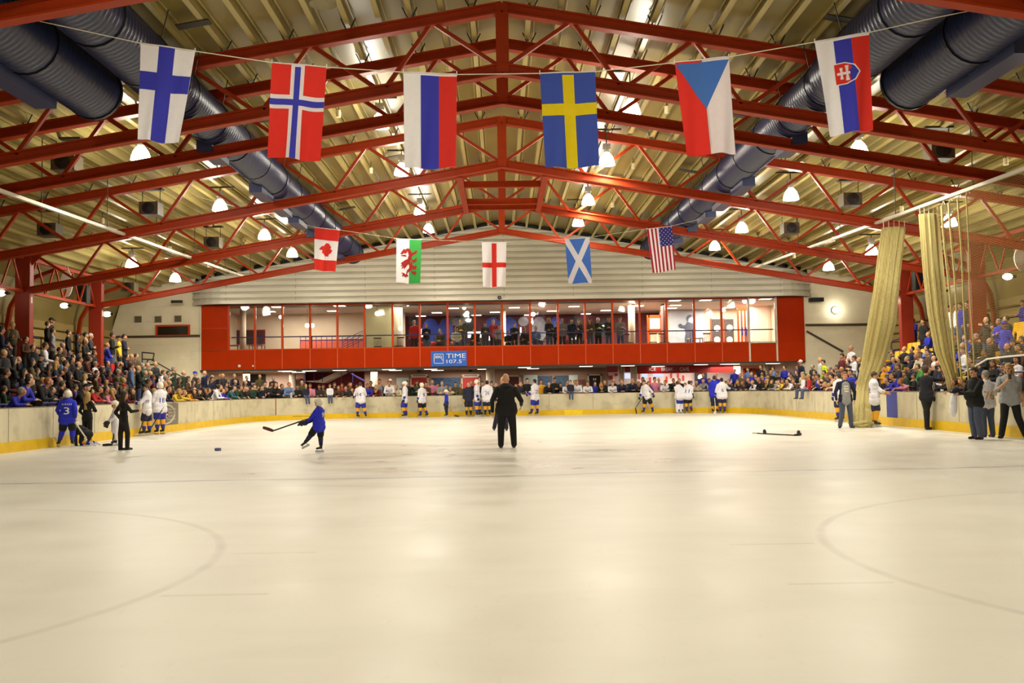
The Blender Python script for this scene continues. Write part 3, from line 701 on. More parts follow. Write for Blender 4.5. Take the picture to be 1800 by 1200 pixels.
# gallery chairs and tables
CH = mat('chair_dark', (44, 30, 24), .5)
def gallery_chair(px, Y, rz, lab, m=CH):
    x = at(px, 600, Y).x; c = empty('chair', (x, Y, GF), rz, lab, 'chair', 'gallery chairs')
    MB().box(-.21, .21, -.2, .2, .43, .47).build('seat', m, c)
    mb = MB()
    for k in range(6): mb.bar((-.18+.072*k, .19, .47), (-.18+.072*k, .27, .95), .018, .018)
    mb.bar((-.22, .27, .95), (.22, .27, .95), .03, .07); mb.build('backrest', m, c)
    for sx in (-1, 1):
        for sy in (-1, 1): MB().bar((sx*.18, sy*.16, .43), (sx*.21, sy*.2, 0), .035, .035).build('leg', m, c)
for px, Y, rz, lab in ((664, 53.4, .2, 'dark spindle back chair by the greenish gallery partition'), (701, 53.1, -.3, 'dark spindle back chair under the thick cream gallery column'), (1105, 53.4, .4, 'dark spindle chair left of the cream gallery column'), (1148, 53.2, -.2, 'dark spindle chair before the red framed doorway'), (1168, 53.6, .5, 'dark spindle chair right of the red framed doorway'), (1245, 53.9, .1, 'dark spindle chair under the cloudy mural'),
                       (768, 54.6, 0, 'dark chair beside the seated gallery visitor'), (855, 54.8, .3, 'dark chair behind the tenth gallery window')): gallery_chair(px, Y, rz, lab)
REDS = mat('red_stool', (190, 40, 44), .5)
for i, px in enumerate((741, 763, 798, 900, 997, 1013, 1027)):
    x = at(px, 600, 54.2).x; st = empty('stool', (x, 54.2, GF), 0, 'red topped bar stool at the gallery glass, %s from the left' % ('first', 'second', 'third', 'fourth', 'fifth', 'sixth', 'seventh')[i], 'stool', 'red gallery stools')
    MB().lathe([(.0, .72), (.17, .72), (.18, .64), (.17, .45), (.0, .45)], (0, 0, 0), 14).build('seat', REDS, st, True); MB().lathe([(.2, 0), (.03, .03), (.03, .45)], (0, 0, 0), 12).build('pedestal', GREY, st)
for i, px in enumerate((410, 452, 1222)):
    x = at(px, 600, 55).x; tb = empty('table', (x, 55, GF), 0, ('low table left of the cream gallery column', 'low table right of the leftmost gallery column', 'white topped table in front of the cloudy mural')[i], 'table', 'gallery tables')
    MB().box(-.4, .4, -.4, .4, .7, .74).build('tabletop', (mat('table_grey', (130, 124, 112), .5), WHITE)[i == 2], tb)
    for sx in (-1, 1):
        for sy in (-1, 1): MB().box(sx*.36-.02, sx*.36+.02, sy*.36-.02, sy*.36+.02, 0, .7).build('leg', DARK, tb)
SCR = emit_mat('bright_screen', (255, 246, 246), 2.6)
for i, (p0, p1, q0, q1) in enumerate(((822, 846, 583, 593), (856, 864, 584, 598), (914, 917, 575, 598), (740, 746, 578, 592), (1003, 1018, 592, 598), (976, 983, 590, 598))):
    sc_ = panel('bar_light_box', p0, q0, p1, q1, 62.1, SCR, label='bright white lit bar display at the back of the gallery, %s from the left' % ('third', 'fourth', 'fifth', 'first', 'last', 'sixth')[i] if i != 3 else 'bright white lit display at the left end of the gallery bar', cat='display')
br = empty('bar_counter', (0, 0, 0), 0, 'dark bar counter along the back of the gallery', 'counter'); a, b = at(735, 600, 60), at(1030, 600, 60)
MB().box(a.x, b.x, 59.8, 60.4, GF, 4.45).build('front', mat('bar_wood', (58, 34, 30), .5), br); MB().box(a.x-.1, b.x+.1, 59.7, 60.5, 4.45, 4.5).build('counter_top', DARK, br)

# ------------------------------------------------------------------ concourse under the gallery
CWALL = mat('concourse_wall', (166, 138, 116), .75, .06, 1); CCEIL = mat('concourse_ceiling', (196, 184, 166), .8, .04)
struct('ceiling_concourse', MB().box(gx0, gx1, GY+.13, 62.5, Z0-.06, Z0-.0), CCEIL)
wallbox('wall_concourse_back', 640, 1066, 58.6, 0, Z0-.06, CWALL)
wallbox('wall_concourse_left', 345, 536, 58.6, 0, Z0-.06, mat('concourse_pale', (226, 200, 178), .7, .05, 1))
wallbox('wall_concourse_red', 534, 642, 60.5, 0, Z0-.06, mat('concourse_red', (150, 40, 34), .6, .1, 1))
wallbox('wall_concourse_right', 1288, 1440, 58.6, 0, Z0-.06, mat('concourse_pink', (238, 196, 172), .7, .04, 1))
for px, Y, r, lab in ((433, 54.5, .2, 'round pale column under the left end of the gallery'), (514, 57.5, .2, 'round pale column left of the sloping stair soffit'), (657, 55, .2, 'round cream column under the gallery near the red stair'), (861, 55, .25, 'square toned column straight behind the man in black'), (1091, 56, .17, 'slim column left of the cafe sign'), (1113, 55, .19, 'cream column at the left end of the cafe sign'), (1294, 55, .2, 'cream column at the right end of the cafe sign'), (1346, 55, .17, 'slim column under the right end of the gallery')):
    column('column', px, Y, r, .12, Z0-.06, COLC, lab)
POSTER = mat('poster_blue', (34, 74, 110), .5, .6, 8); POSTW = mat('poster_pale', (196, 214, 210), .5, .2, 1)
RDOOR = mat('door_red', (176, 34, 22), .5, .06, 2)
for i, (p0, p1, pt, m, lab) in enumerate(((722, 752, 664, RDOOR, 'red concourse door left of the wide blue poster'), (812, 843, 664, RDOOR, 'red concourse door right of the wide blue poster'), (893, 914, 662, mat('door_maroon', (70, 20, 22), .5), 'dark maroon door behind the man in black'), (1034, 1057, 660, mat('door_black', (24, 18, 18), .5), 'black double door left of the cafe'), (1308, 1322, 650, DD, 'dark doorway in red frame right of the cafe'), (1326, 1336, 650, DD, 'narrow dark doorway right of the cafe'), (1350, 1360, 650, DD, 'dark doorway near the right end of the concourse'), (519, 530, 668, DD, 'dark door at the foot of the stair'))):
    Y = 58.5; a, b = at(p0, pt, Y), at(p1, 690, Y); d = empty('door_%d' % (i+6)); d['kind'] = 'structure'; d['label'] = lab
    MB().box(a.x, b.x, Y, Y+.06, .12, a.z).build('leaf', m, d); f_ = REDF if i > 3 else mat('door_frame_pale', (196, 174, 152), .6)
    for x in (a.x, b.x): MB().box(x-.05, x+.05, Y-.04, Y+.08, .12, a.z+.08).build('jamb', f_, d)
    MB().box(a.x-.05, b.x+.05, Y-.04, Y+.08, a.z, a.z+.09).build('head', f_, d)
    if i < 2:
        MB().box(a.x, b.x, Y-.0, Y+.05, a.z+.09, a.z+.22).build('sign_strip', WHITE, d); c = (a.x+b.x)/2
        MB().box(c-.4, c+.4, Y-.01, Y, a.z+.13, a.z+.17).build('sign_line', DARK, d); MB().box(c-.12, c+.12, Y-.08, Y, a.z+.38, a.z+.5).build('exit_lamp', BLACK, d)
    if i == 3:
        for k in (-.06, .06): MB().box((a.x+b.x)/2+k-.03, (a.x+b.x)/2+k+.03, Y-.02, Y, a.z-.3, a.z-.16).build('window', WHITE, d)
for p0, p1, t, b, m, lab in ((697, 719, 664, 692, POSTW, 'pale blue poster left of the red concourse door'), (759, 809, 664, 693, POSTER, 'wide speckled dark blue poster between the red doors'), (920, 945, 659, 680, POSTW, 'pale bright poster panel right of the maroon door'), (945, 971, 661, 680, POSTER, 'blue poster under the lifted child'), (975, 1000, 660, 681, mat('poster_teal', (24, 70, 92), .5, .4, 6), 'dark teal poster right of the lifted child'), (1000, 1016, 659, 680, POSTW, 'pale poster at the right end of the poster row'), (1017, 1029, 667, 677, mat('frame_brown', (110, 70, 60), .5), 'small brown framed notice left of the black door'), (440, 467, 658, 672, BLACK, 'black notice board on the pale concourse wall'), (360, 410, 656, 672, mat('panel_maroon', (120, 40, 34), .5), 'maroon panel at the left end of the concourse'), (372, 409, 664, 674, mat('panel_slate', (86, 90, 120), .5), 'slate blue panel at the left end of the concourse')):
    panel('poster', p0, t, p1, b, 58.54 if p0 != 372 else 58.49, m, .055, label=lab, cat='poster')
# cafe
cf = empty('cafe_sign', (0, 0, 0), 0, 'red fascia with white cafe lettering over the serving hatch', 'sign'); Y = 55.8
CR = mat('cafe_red', (176, 22, 16), .35, .08, 1)
a, b = at(1119, 643.5, Y), at(1293, 654, Y); MB().box(a.x, b.x, Y, Y+.12, b.z, a.z+.03).build('fascia', CR, cf)
for t, px, h_ in (('ICE', 1147, .2), ('BREAK', 1173, .2), ('CAFE', 1203, .22)):
    o = fit(text_mesh('lettering', t, .24, SW, cf), len(t)*.14, h_); c = at(px, 648.6, Y); o.location = (c.x, Y-.012, c.z)
for p0, p1, i in ((1066, 1086, 0), (1098, 1108, 1)): panel('fascia_panel', p0, 643.5, p1, 654, Y, CR, .1, label='short red fascia piece %s the slim concourse column' % ('left of', 'right of')[i], cat='fascia')
wallbox('wall_cafe_back', 1060, 1290, 60.8, 0, Z0-.06, mat('cafe_tile', (246, 226, 216), .4, .03, 1))
REDT = mat('cafe_red_tile', (214, 44, 24), .4)
for i, (px, py, w_, h_) in enumerate(((1124, 661, 3, 9), (1143, 668, 3, 10), (1172, 667, 3, 11), (1180, 660, 3, 8), (1192, 660, 3, 8), (1201, 664, 3, 9), (1068, 659, 3, 6), (1075, 663, 4, 7), (1084, 658, 4, 5))):
    a, b = at(px-w_/2, py-h_/2, 60.7), at(px+w_/2, py+h_/2, 60.7); tag(MB().box(a.x, b.x, 60.68, 60.76, b.z, a.z).build('wall_panel', REDT), 'red rectangle on the white cafe wall, %s from the left' % ('fourth', 'fifth', 'sixth', 'seventh', 'eighth', 'last', 'first', 'second', 'third')[i], 'panel', 'red cafe wall panels')
mb = empty('vending_cooler', (0, 0, 0), 0, 'dark drinks cooler with white disc inside the cafe', 'cooler'); a, b = at(1223, 655, 60.3), at(1243, 690, 60.3)
MB().box(a.x, b.x, 60.2, 60.7, .12, a.z).build('cabinet', BLACK, mb); c = at(1232, 663, 60.15); MB().tube([(c.x, 60.15, c.z), (c.x, 60.2, c.z)], .2, 18).build('disc', WHITE, mb)
for i, (p0, p1, t, b) in enumerate(((1128, 1138, 656, 664), (1098, 1108, 656, 665), (1148, 1166, 657, 662))):
    panel('menu_screen', p0, t, p1, b, 60.74, emit_mat('menu_glow%d' % i, (210, 216, 240), 1.2), label=('pale lit menu screen left of the cafe hatch', 'pale lit menu board between the slim columns', 'wide pale menu board over the hatch')[i], cat='menu board')
add_light('cafe_light', 'AREA', (at(1200, 650, 58.6).x, 58.4, 2.6), P_CAFE, (1, .86, .78), 1.0, sy=5, size=5.5) if False else add_light('cafe_light', 'AREA', (at(1200, 650, 58.6).x, 58.4, 2.6), P_CAFE, (1, .86, .78), 5.5, (0, 0, 0), sy=2.5)
# stair soffit and its rails on the left of the concourse
ss = empty('staircase', (0, 0, 0), 0, 'sloping pale stair flight with purple rails under the gallery', 'staircase'); Y = 57
pts = [at(px, py, Y) for px, py in ((536, 670), (568, 673), (610, 652), (600, 649), (560, 668))]
mb = MB(); mb.yprism([(p.x, p.z) for p in pts], Y, Y+1.4); mb.build('flight', mat('stair_pale', (220, 200, 178), .6), ss)
for k in range(2): p, q = at(607+3*k, 651+2*k, Y-.2), at(640+3*k, 668+3*k, Y-.2); MB().bar(p, q, .05, .05).build('rail', BLUER, ss)
for px in (535, 552, 567, 600, 620): p, q = at(px, 672, Y-.1), at(px, 655, Y-.1); MB().bar(p, q, .035, .035).build('post', BLUER, ss)
CL = sorted([(490, 650.5), (508, 652), (525, 653.5), (544, 651), (589, 649), (680, 648), (695, 650), (757, 648), (769, 650), (850, 648), (922, 645), (937, 647), (1030, 643), (1117, 639.5), (1157, 643), (1240, 639), (1285, 638.5), (1316, 636), (1325, 634.6), (1400, 634)])
ceil_lights(CL, Z0-.07, LPANW, .45, 'lit fitting in the concourse ceiling, %s from the left', 'concourse ceiling lights', .7)
for x in (-14, -8, -2.5, 3.5, 13.5): add_light('concourse_light', 'AREA', (x, 55.8, Z0-.2), P_CON, (1, .82, .70), 2, (0, 0, 0), sy=4)
# wall light on the right end wall, dark boxes
c = at(1468, 545, GY); wl = empty('wall_light', (c.x, GY-.02, c.z), 0, 'glowing bulkhead light high on the right end wall', 'wall light')
MB().ell((0, -.06, 0), (.17, .08, .17), 14, 8).build('glass', emit_mat('bulkhead', (255, 236, 196), 14), wl, True); MB().tube([(0, -.02, 0), (0, .05, 0)], .2, 16).build('base', GREY, wl)
add_light('wall_light_glow', 'POINT', (c.x, GY-.35, c.z), 28, WARM, .15)
c = at(1432, 528, GY); tag(MB().box(c.x-.35, c.x+.35, GY-.5, GY, c.z-.1, c.z+.12).build('equipment_box', BLACK), 'dark box tucked under the right end of the silver wall', 'box')
c = at(320, 532, 52); tag(MB().tube([(c.x-.35, 51.3, c.z), (c.x+.25, 51.3, c.z)], .08, 10).build('camera_housing', DARK), 'dark tube shaped camera at the left end of the silver wall', 'camera')
# ------------------------------------------------------------------ labels that must be told apart by their place get an ordinal at the end
REG = []
def reg(o, px, label, cat, group=None):
    REG.append((o, px, label)); return tag(o, label, cat, group)
ORD = ['first', 'second', 'third', 'fourth', 'fifth', 'sixth', 'seventh', 'eighth', 'ninth', 'tenth', 'eleventh', 'twelfth', 'thirteenth', 'fourteenth', 'fifteenth', 'sixteenth', 'seventeenth', 'eighteenth', 'nineteenth', 'twentieth']
def proj(P):
    d = Vector(P)-E0; z = d.dot(_f); return 900+F_PX*d.dot(_r)/z, 600-F_PX*d.dot(_u)/z
def under_roof(px, py, drop):
    d = ray(px, py); t = 4
    while t < 60:
        q = E0+d*t
        if q.z > zroof(q.x)-drop: return q
        t += .05
    return q

# ------------------------------------------------------------------ high-bay lamps
BELL = emit_mat('lamp_bell_lit', (255, 246, 222), 26.0); BELLOFF = mat('lamp_bell_off', (196, 188, 160), .3)
BULB = emit_mat('lamp_bulb', (255, 246, 220), 30)
lamp0 = None; k_ = 0
for rx, rz_, ys in LAMP_ROWS:
    for y in ys:
        lit = (rx, y) not in LAMP_UNLIT
        L = empty('high_bay_lamp', (rx, y, rz_))
        side = 'left' if rx < 0 else 'right'; row = {3: 'inner', 9: 'middle', 10: 'middle', 15: 'outer', 16: 'outer'}[int(abs(rx))]
        near = sorted(ys, reverse=True).index(y)
        tag(L, '%s roof lamp, %s %s row, %s from the far wall' % ('glowing bell' if lit else 'unlit bell', side, row, ORD[near]), 'lamp', 'high bay lamps')
        if lamp0 is None or not lit:
            mb = MB(); mb.lathe([(.27, 0), (.265, .04), (.25, .12), (.2, .26), (.13, .36), (.08, .40)], n=18)
            bell = mb.build('bell', BELL if lit else BELLOFF, L, True)
            MB().lathe([(.0, .18), (.05, .2), (.06, .26), (.03, .36), (0, .37)], n=10).build('bulb', BULB if lit else WHITE, L, True)
            mb = MB(); mb.lathe([(.08, .40), (.1, .42), (.1, .62), (.06, .66)], n=12, caps=True); mb.box(-.12, .12, -.09, .09, .5, .7); gear = mb.build('gear_box', GREY, L)
            if lit: lamp0 = (bell.data, L.children[1].data, gear.data)
        else:
            for nm, me in zip(('bell', 'bulb', 'gear_box'), lamp0):
                o = bpy.data.objects.new(nm, me); COL.objects.link(o); o.parent = L
        h = zroof(rx)-.24-rz_
        MB().bar((0, 0, .66), (0, 0, h), .03, .03).build('stem', DARK, L); MB().box(-.5, .5, -.04, .04, h-.05, h).build('mount_bar', DARK, L)
        if lit: add_light('high_bay_light', 'SPOT', (rx, y, rz_-.1), P_BAY, WARM, .24, (0, 0, 0), 2.6); add_light('high_bay_side_glow', 'POINT', (rx, y, rz_-.12), P_BAY*.52, WARM, .24)

# ------------------------------------------------------------------ flags
FC = {}
def fc(n, c):
    if n not in FC:
        m = mat('flag_'+n, c, .85, .03, 12); FC[n] = m
        nt = m.node_tree; b = nt.nodes['Principled BSDF']; out = nt.nodes['Material Output']     # thin cloth lets light through
        tr = node(m, 'ShaderNodeBsdfTranslucent'); tr.inputs[0].default_value = lin(c); mx = node(m, 'ShaderNodeMixShader'); mx.inputs[0].default_value = .35
        nt.links.new(b.outputs[0], mx.inputs[1]); nt.links.new(tr.outputs[0], mx.inputs[2]); nt.links.new(mx.outputs[0], out.inputs[0])
    return FC[n]
FW = ('white', (240, 236, 238)); FR = ('red', (226, 48, 34)); FB = ('blue', (62, 62, 186)); FSB = ('sky', (72, 120, 200)); FSW = ('swedish_blue', (62, 84, 176)); FY = ('yellow', (242, 212, 0)); FG = ('green', (62, 168, 76)); FDR = ('dark_red', (178, 40, 34)); FNV = ('navy', (58, 52, 140)); FUR = ('crimson', (176, 40, 66))
def rect(u0, v0, u1, v1): return [(u0, v0), (u1, v0), (u1, v1), (u0, v1)]
def flag(name_lab, corners, Y, base, patches, seed):
    """a cloth hanging from four pixel corners; patches are (colour, polygon in u,v)"""
    rnd = random.Random(seed); C4 = [at(px, py, Y) for px, py in corners]; org = C4[0].copy()
    ph = rnd.uniform(0, 6); 
    def S_(u, v, o=0):
        p = (C4[0]*(1-u)+C4[1]*u)*(1-v)+(C4[3]*(1-u)+C4[2]*u)*v
        wv = .035*math.sin(9*u+ph+1.3*v)*(.25+v)+.02*math.sin(17*u+2*ph+4*v)*v
        return Vector((p.x, p.y+wv+o, p.z+.012*math.sin(7*u+ph)*v))-org
    mb = MB(); mats = [base]+[c for c, _ in patches]; names = []
    for c in mats:
        if c not in names: names.append(c)
    NU, NV = 18, 26; T = .004
    for side in (-T, T):
        vs = [S_(i/NU, j/NV, side) for j in range(NV+1) for i in range(NU+1)]
        mb.mi = names.index(base)
        mb.add(vs, [((j*(NU+1)+i, j*(NU+1)+i+1, (j+1)*(NU+1)+i+1, (j+1)*(NU+1)+i) if side < 0 else (j*(NU+1)+i, (j+1)*(NU+1)+i, (j+1)*(NU+1)+i+1, j*(NU+1)+i+1)) for j in range(NV) for i in range(NU)])
    ring = [(i/NU, 0) for i in range(NU)]+[(1, j/NV) for j in range(NV)]+[(1-i/NU, 1) for i in range(NU)]+[(0, 1-j/NV) for j in range(NV)]
    n = len(ring); mb.add([S_(u, v, -T) for u, v in ring]+[S_(u, v, T) for u, v in ring], [(i, n+i, n+(i+1) % n, (i+1) % n) for i in range(n)])
    for li, (c, poly) in enumerate(patches):
        bm = bmesh.new(); vv = [bm.verts.new((u, v, 0)) for u, v in poly]; bm.faces.new(vv)
        bmesh.ops.triangulate(bm, faces=bm.faces[:])
        for k in range(1, NU): bmesh.ops.bisect_plane(bm, geom=bm.verts[:]+bm.edges[:]+bm.faces[:], plane_co=(k/NU, 0, 0), plane_no=(1, 0, 0))
        for k in range(1, NV): bmesh.ops.bisect_plane(bm, geom=bm.verts[:]+bm.edges[:]+bm.faces[:], plane_co=(0, k/NV, 0), plane_no=(0, 1, 0))
        bm.verts.ensure_lookup_table()
        for s in (-1, 1):
            o = s*(T+.003+.0012*li); mb.mi = names.index(c)
            mb.add([S_(v.co.x, v.co.y, o) for v in bm.verts], [tuple(v.index for v in f.verts) for f in bm.faces])
        bm.free()
    e = empty('flag', tuple(org), 0, name_lab, 'flag', 'national flags on cords')
    mb.build('cloth', [fc(*c) for c in names], e, True)
    m2 = MB(); m2.tube([S_(i/12, -.008) for i in range(13)], .012, 6); m2.build('header_sleeve', fc(*FW), e, True)
    m3 = MB()
    for u in (0, 1): m3.tube([S_(u, -.008)+Vector((0, 0, -.02)), S_(u, -.008)+Vector((0, 0, .05))], .008, 5)
    m3.build('tie', fc(*FW), e)
    return e
def cross(u0, u1, v0, v1): return [rect(u0, 0, u1, 1), rect(0, v0, 1, v1)]
flag('white flag with blue cross hanging leftmost of the front row', [(247, 77), (343, 91), (316, 253), (241, 245)], 15, FW, [(FB, p) for p in cross(.345, .635, .28, .47)], 1)
flag('red flag with white edged blue cross, second in the front row', [(478, 111), (574, 119), (563, 283), (469, 276)], 15, FR, [(FW, rect(.36, 0, .61, 1)), (FW, rect(0, .325, 1, .475)), (FB, rect(.43, .02, .54, 1)), (FB, rect(0, .37, 1, .435))], 2)
flag('white, blue and red striped flag, third in the front row', [(709, 128), (803, 132), (802, 296), (711, 296)], 15, FW, [(FB, rect(.325, .02, .665, 1)), (FR, rect(.665, .02, 1, 1))], 3)
flag('blue flag with yellow cross, fourth in the front row', [(949, 130), (1046, 127), (1053, 293), (959, 295)], 15, FSW, [(FY, rect(.4, .02, .61, 1)), (FY, rect(0, .325, 1, .45))], 4)
flag('red and white flag with blue triangle, fifth in the front row', [(1186, 111), (1281, 101), (1294, 269), (1206, 274)], 15, FR, [(FW, rect(.5, 0, 1, 1)), (FSB, [(0, .02), (1, .02), (.5, .52)])], 5)
def svk(u, v): return (.27+u*.52, .355-u*.0+v*.27)
sh = [(.0, .0), (.0, 1.0), (.45, 1.0), (.8, .84), (1.0, .5), (.8, .16), (.45, .0)]
sh2 = [(.05, .05), (.05, .95), (.44, .95), (.76, .8), (.93, .5), (.76, .2), (.44, .05)]
def sq(pl): return [(.27+u*.52, .26+v*.235) for u, v in pl]
flag('white, blue and red striped flag with double cross shield, rightmost in front row', [(1432, 75), (1528, 58), (1535, 227), (1459, 239)], 15, FW,
     [(FB, rect(.34, .02, .66, 1)), (FR, rect(.66, .02, 1, 1)), (FW, sq(sh)), (FR, sq(sh2)), (FB, sq([(.62, .05+.08), (.76, .2), (.93, .5), (.76, .8), (.62, .88), (.68, .7), (.58, .6), (.66, .5), (.58, .38), (.68, .28)])),
      (FW, sq([(.12, .44), (.6, .44), (.6, .56), (.12, .56)])), (FW, sq([(.22, .24), (.34, .24), (.31, .5), (.34, .76), (.22, .76), (.25, .5)])), (FW, sq([(.42, .16), (.56, .16), (.52, .5), (.56, .84), (.42, .84), (.46, .5)]))], 6)
lh = [(.16, -.68), (.36, -.80), (.27, -.26), (.52, -.52), (.57, -.40), (.84, -.44), (.73, -.17), (.88, -.08), (.42, .27), (.48, .42), (.05, .36)]
leaf = [(0, -1)]+lh+[(.04, .8), (-.04, .8)]+[(-x, y) for x, y in lh[::-1]]
flag('red and white flag with red maple leaf, leftmost of the far row', [(553, 400), (597, 405), (590, 478), (552, 474)], 34.5, FW, [(FR, rect(0, 0, 1, .27)), (FR, rect(0, .74, 1, 1)), (FR, [(.47-y*.31, .5+x*.19) for x, y in leaf])], 7)
drag = [[(.40, .21), (.50, .20), (.60, .26), (.64, .36), (.60, .46), (.66, .56), (.64, .68), (.52, .74), (.46, .70), (.54, .62), (.48, .54), (.46, .44), (.50, .36), (.46, .28), (.38, .27)],
    [(.16, .345), (.22, .28), (.30, .22), (.40, .235), (.44, .30), (.36, .33), (.30, .315), (.26, .35)], [(.16, .38), (.24, .365), (.34, .35), (.42, .37), (.40, .40), (.28, .395)],
    [(.50, .44), (.40, .46), (.26, .52), (.17, .565), (.24, .57), (.18, .63), (.27, .61), (.22, .69), (.33, .64), (.32, .70), (.44, .60), (.52, .54)],
    [(.58, .30), (.72, .28), (.80, .23), (.84, .26), (.80, .32), (.72, .34), (.62, .37)], [(.60, .44), (.70, .46), (.80, .41), (.84, .45), (.78, .51), (.68, .53)], [(.62, .58), (.74, .60), (.80, .57), (.84, .62), (.78, .68), (.66, .67)], [(.60, .68), (.70, .73), (.80, .71), (.83, .76), (.76, .80), (.62, .76)],
    [(.52, .72), (.44, .78), (.50, .83), (.40, .86), (.30, .84), (.24, .87), (.28, .80), (.20, .78), (.32, .77), (.40, .81), (.42, .76), (.46, .68)]]
flag('white and green flag with red dragon, second in the far row', [(697, 420), (741, 422), (739, 499), (696, 496)], 34.5, FW, [(FG, rect(.52, .0, 1, 1))]+[(FDR, p) for p in drag], 8)
flag('white flag with red cross, in the middle of the far row', [(847, 426), (890, 426), (889, 504), (849, 504)], 34.5, FW, [(FR, rect(.40, .02, .60, 1)), (FR, rect(0, .455, 1, .565))], 9)
flag('blue flag with white diagonal cross, fourth in the far row', [(993, 421), (1036, 418), (1041, 497), (999, 498)], 34.5, FSB, [(FW, [(0, 0), (.16, 0), (1, .91), (1, 1), (.84, 1), (0, .09)]), (FW, [(1, 0), (.84, 0), (0, .91), (0, 1), (.16, 1), (1, .09)])], 10)
us = [(FUR, rect(k/13*1.0, 0, (k+1)/13, 1)) for k in range(0, 13, 2)]; us += [(FNV, rect(6/13, 0, 1, .43))]
for i in range(9):
    for j in range(7):
        if (i+j) % 2 == 0:
            cu, cv = 6/13+(j+.5+.0)*(7/13/7), .43*(i+.5)/9; us.append((FW, [(cu+.026*math.cos(a)*(1 if k % 2 == 0 else .45), cv+.0155*math.sin(a)*(1 if k % 2 == 0 else .45)) for k, a in enumerate(np.linspace(PI/2, PI/2+2*PI, 10, endpoint=False))]))
flag('red and white striped flag with starry navy canton, rightmost of the far row', [(1137, 403), (1181, 398), (1188, 474), (1147, 480)], 34.5, FW, us, 11)
CORD = mat('white_cord', (214, 206, 184), .7)
def cord(pts, Y, r, lab):
    o = MB().tube([at(px, py, Y+.0) for px, py in pts], r, 5).build('cord', CORD); tag(o, lab, 'cord')
cord([(-60, 12), (0, 22), (247, 76), (343, 90), (478, 110), (574, 118), (709, 127), (803, 131), (949, 129), (1046, 126), (1186, 110), (1281, 100), (1432, 74), (1528, 57), (1640, 32), (1850, -10)], 15, .008, 'thin pale cord carrying the front row of flags')
cord([(345, 345), (553, 399), (597, 404), (697, 419), (741, 421), (847, 425), (890, 425), (993, 420), (1036, 417), (1137, 402), (1181, 397), (1400, 345)], 34.5, .006, 'thin cord carrying the far row of flags')

# ------------------------------------------------------------------ curtain rails and nets
RAILM = mat('galvanised_rail', (206, 200, 180), .4, .06, 4)
for (p, q, X, nm) in (((1800, 297), (1300, 480), 12.5, 'right'), ((0, 335), (440, 490), -12.3, 'left')):
    a, b = atx(*p, X), atx(*q, X); d = b-a; a2 = a-d*1.0
    r_ = empty('net_rail', tuple(a), 0, 'pale metal net rail hung along the %s side above the boards' % nm, 'rail')
    MB().bar(a2-a, b-a, .10, .09).build('track', RAILM, r_)
    for k in range(12):
        p_ = a2.lerp(b, k/11)
        if p_.y > 1: MB().bar(p_-a, Vector((p_.x, p_.y, zroof(p_.x)-.26))-a, .02, .02).build('hanger_rod', DARK, r_)
NETB = mat('net_gathered', (194, 179, 118), .8, .30, 9, stretch=(8, 8, .12))
def bundle(name, rows, lab, Yf, tail=None):
    """gathered net: rows are (px left, px right, py, depth)"""
    e = empty('net_curtain', tuple(at((rows[-1][0]+rows[-1][1])/2, rows[-1][2], rows[-1][3])), 0, lab, 'net'); org = e.location.copy()
    rnd = random.Random(3 if tail else 4); N = 120; ph = [rnd.uniform(-.1, .1) for _ in range(N)]
    pts = []; M_ = 26
    for j in range(M_+1):
        t = j/M_*(len(rows)-1); i = min(int(t), len(rows)-2); f = t-i
        l, r2, y, D = [rows[i][k]*(1-f)+rows[i+1][k]*f for k in range(4)]
        A, B = at(l, y, D), at(r2, y, D); c = (A+B)/2; w_ = (B-A).length/2
        ring = []
        for k in range(N):
            a = 2*PI*k/N; rr = 1+.09*math.sin(13*a+ph[k]+.3*t)+.07*math.sin(7*a+.5*t)+.04*math.sin(23*a)
            ring.append(c+Vector((w_*math.cos(a)*rr, .62*w_*math.sin(a)*rr, 0))-org)
        pts += ring
    mb = MB(); mb.add(pts, [(j*N+k, (j+1)*N+k, (j+1)*N+(k+1) % N, j*N+(k+1) % N) for j in range(M_) for k in range(N)]+[tuple(range(N))])
    mb.build('gathered_net', NETB, e, True)
    if tail:
        mb = MB(); c = at((rows[-1][0]+rows[-1][1])/2, rows[-1][2], rows[-1][3])-org; w_ = .40
        for lay in range(2):
            mb.tube([c+Vector((w_*(1+.12*lay)*math.cos(a)*(1+.1*math.sin(5*a+lay)), .7*w_*math.sin(a), .06+.06*lay+.035*math.sin(4*a+lay*2))) for a in np.linspace(0, 2*PI, 40)], .055, 7)
        mb.build('bottom_roll', NETB, e, True)
    mb = MB()
    for k in range(5):
        f = k/4; l, r2, y, D = rows[0]; p = at(l+(r2-l)*f, y, D)-org; mb.tube([p+Vector((0, 0, -.05)), p+Vector((.0, 0, .22))], .012, 5)
    mb.build('hook', WHITE, e)
    return e
bundle('a', [(1553, 1590, 400, 29.9), (1545, 1584, 450, 29.9), (1537, 1577, 510, 30), (1527, 1571, 570, 30.5), (1517, 1556, 630, 31.2), (1506, 1534, 680, 31.3), (1501, 1536, 720, 30.9), (1498, 1540, 749, 30.55)], 'gathered pale net curtain hanging from the right rail down onto the ice', 30, True)
bundle('b', [(1617, 1648, 376, 27.2), (1620, 1652, 420, 27.2), (1624, 1657, 480, 27.2), (1632, 1664, 550, 27.3), (1645, 1674, 620, 27.4), (1662, 1684, 660, 27.5), (1668, 1690, 690, 27.6)], 'gathered pale net curtain ending behind the right boards, right of the first', 27)
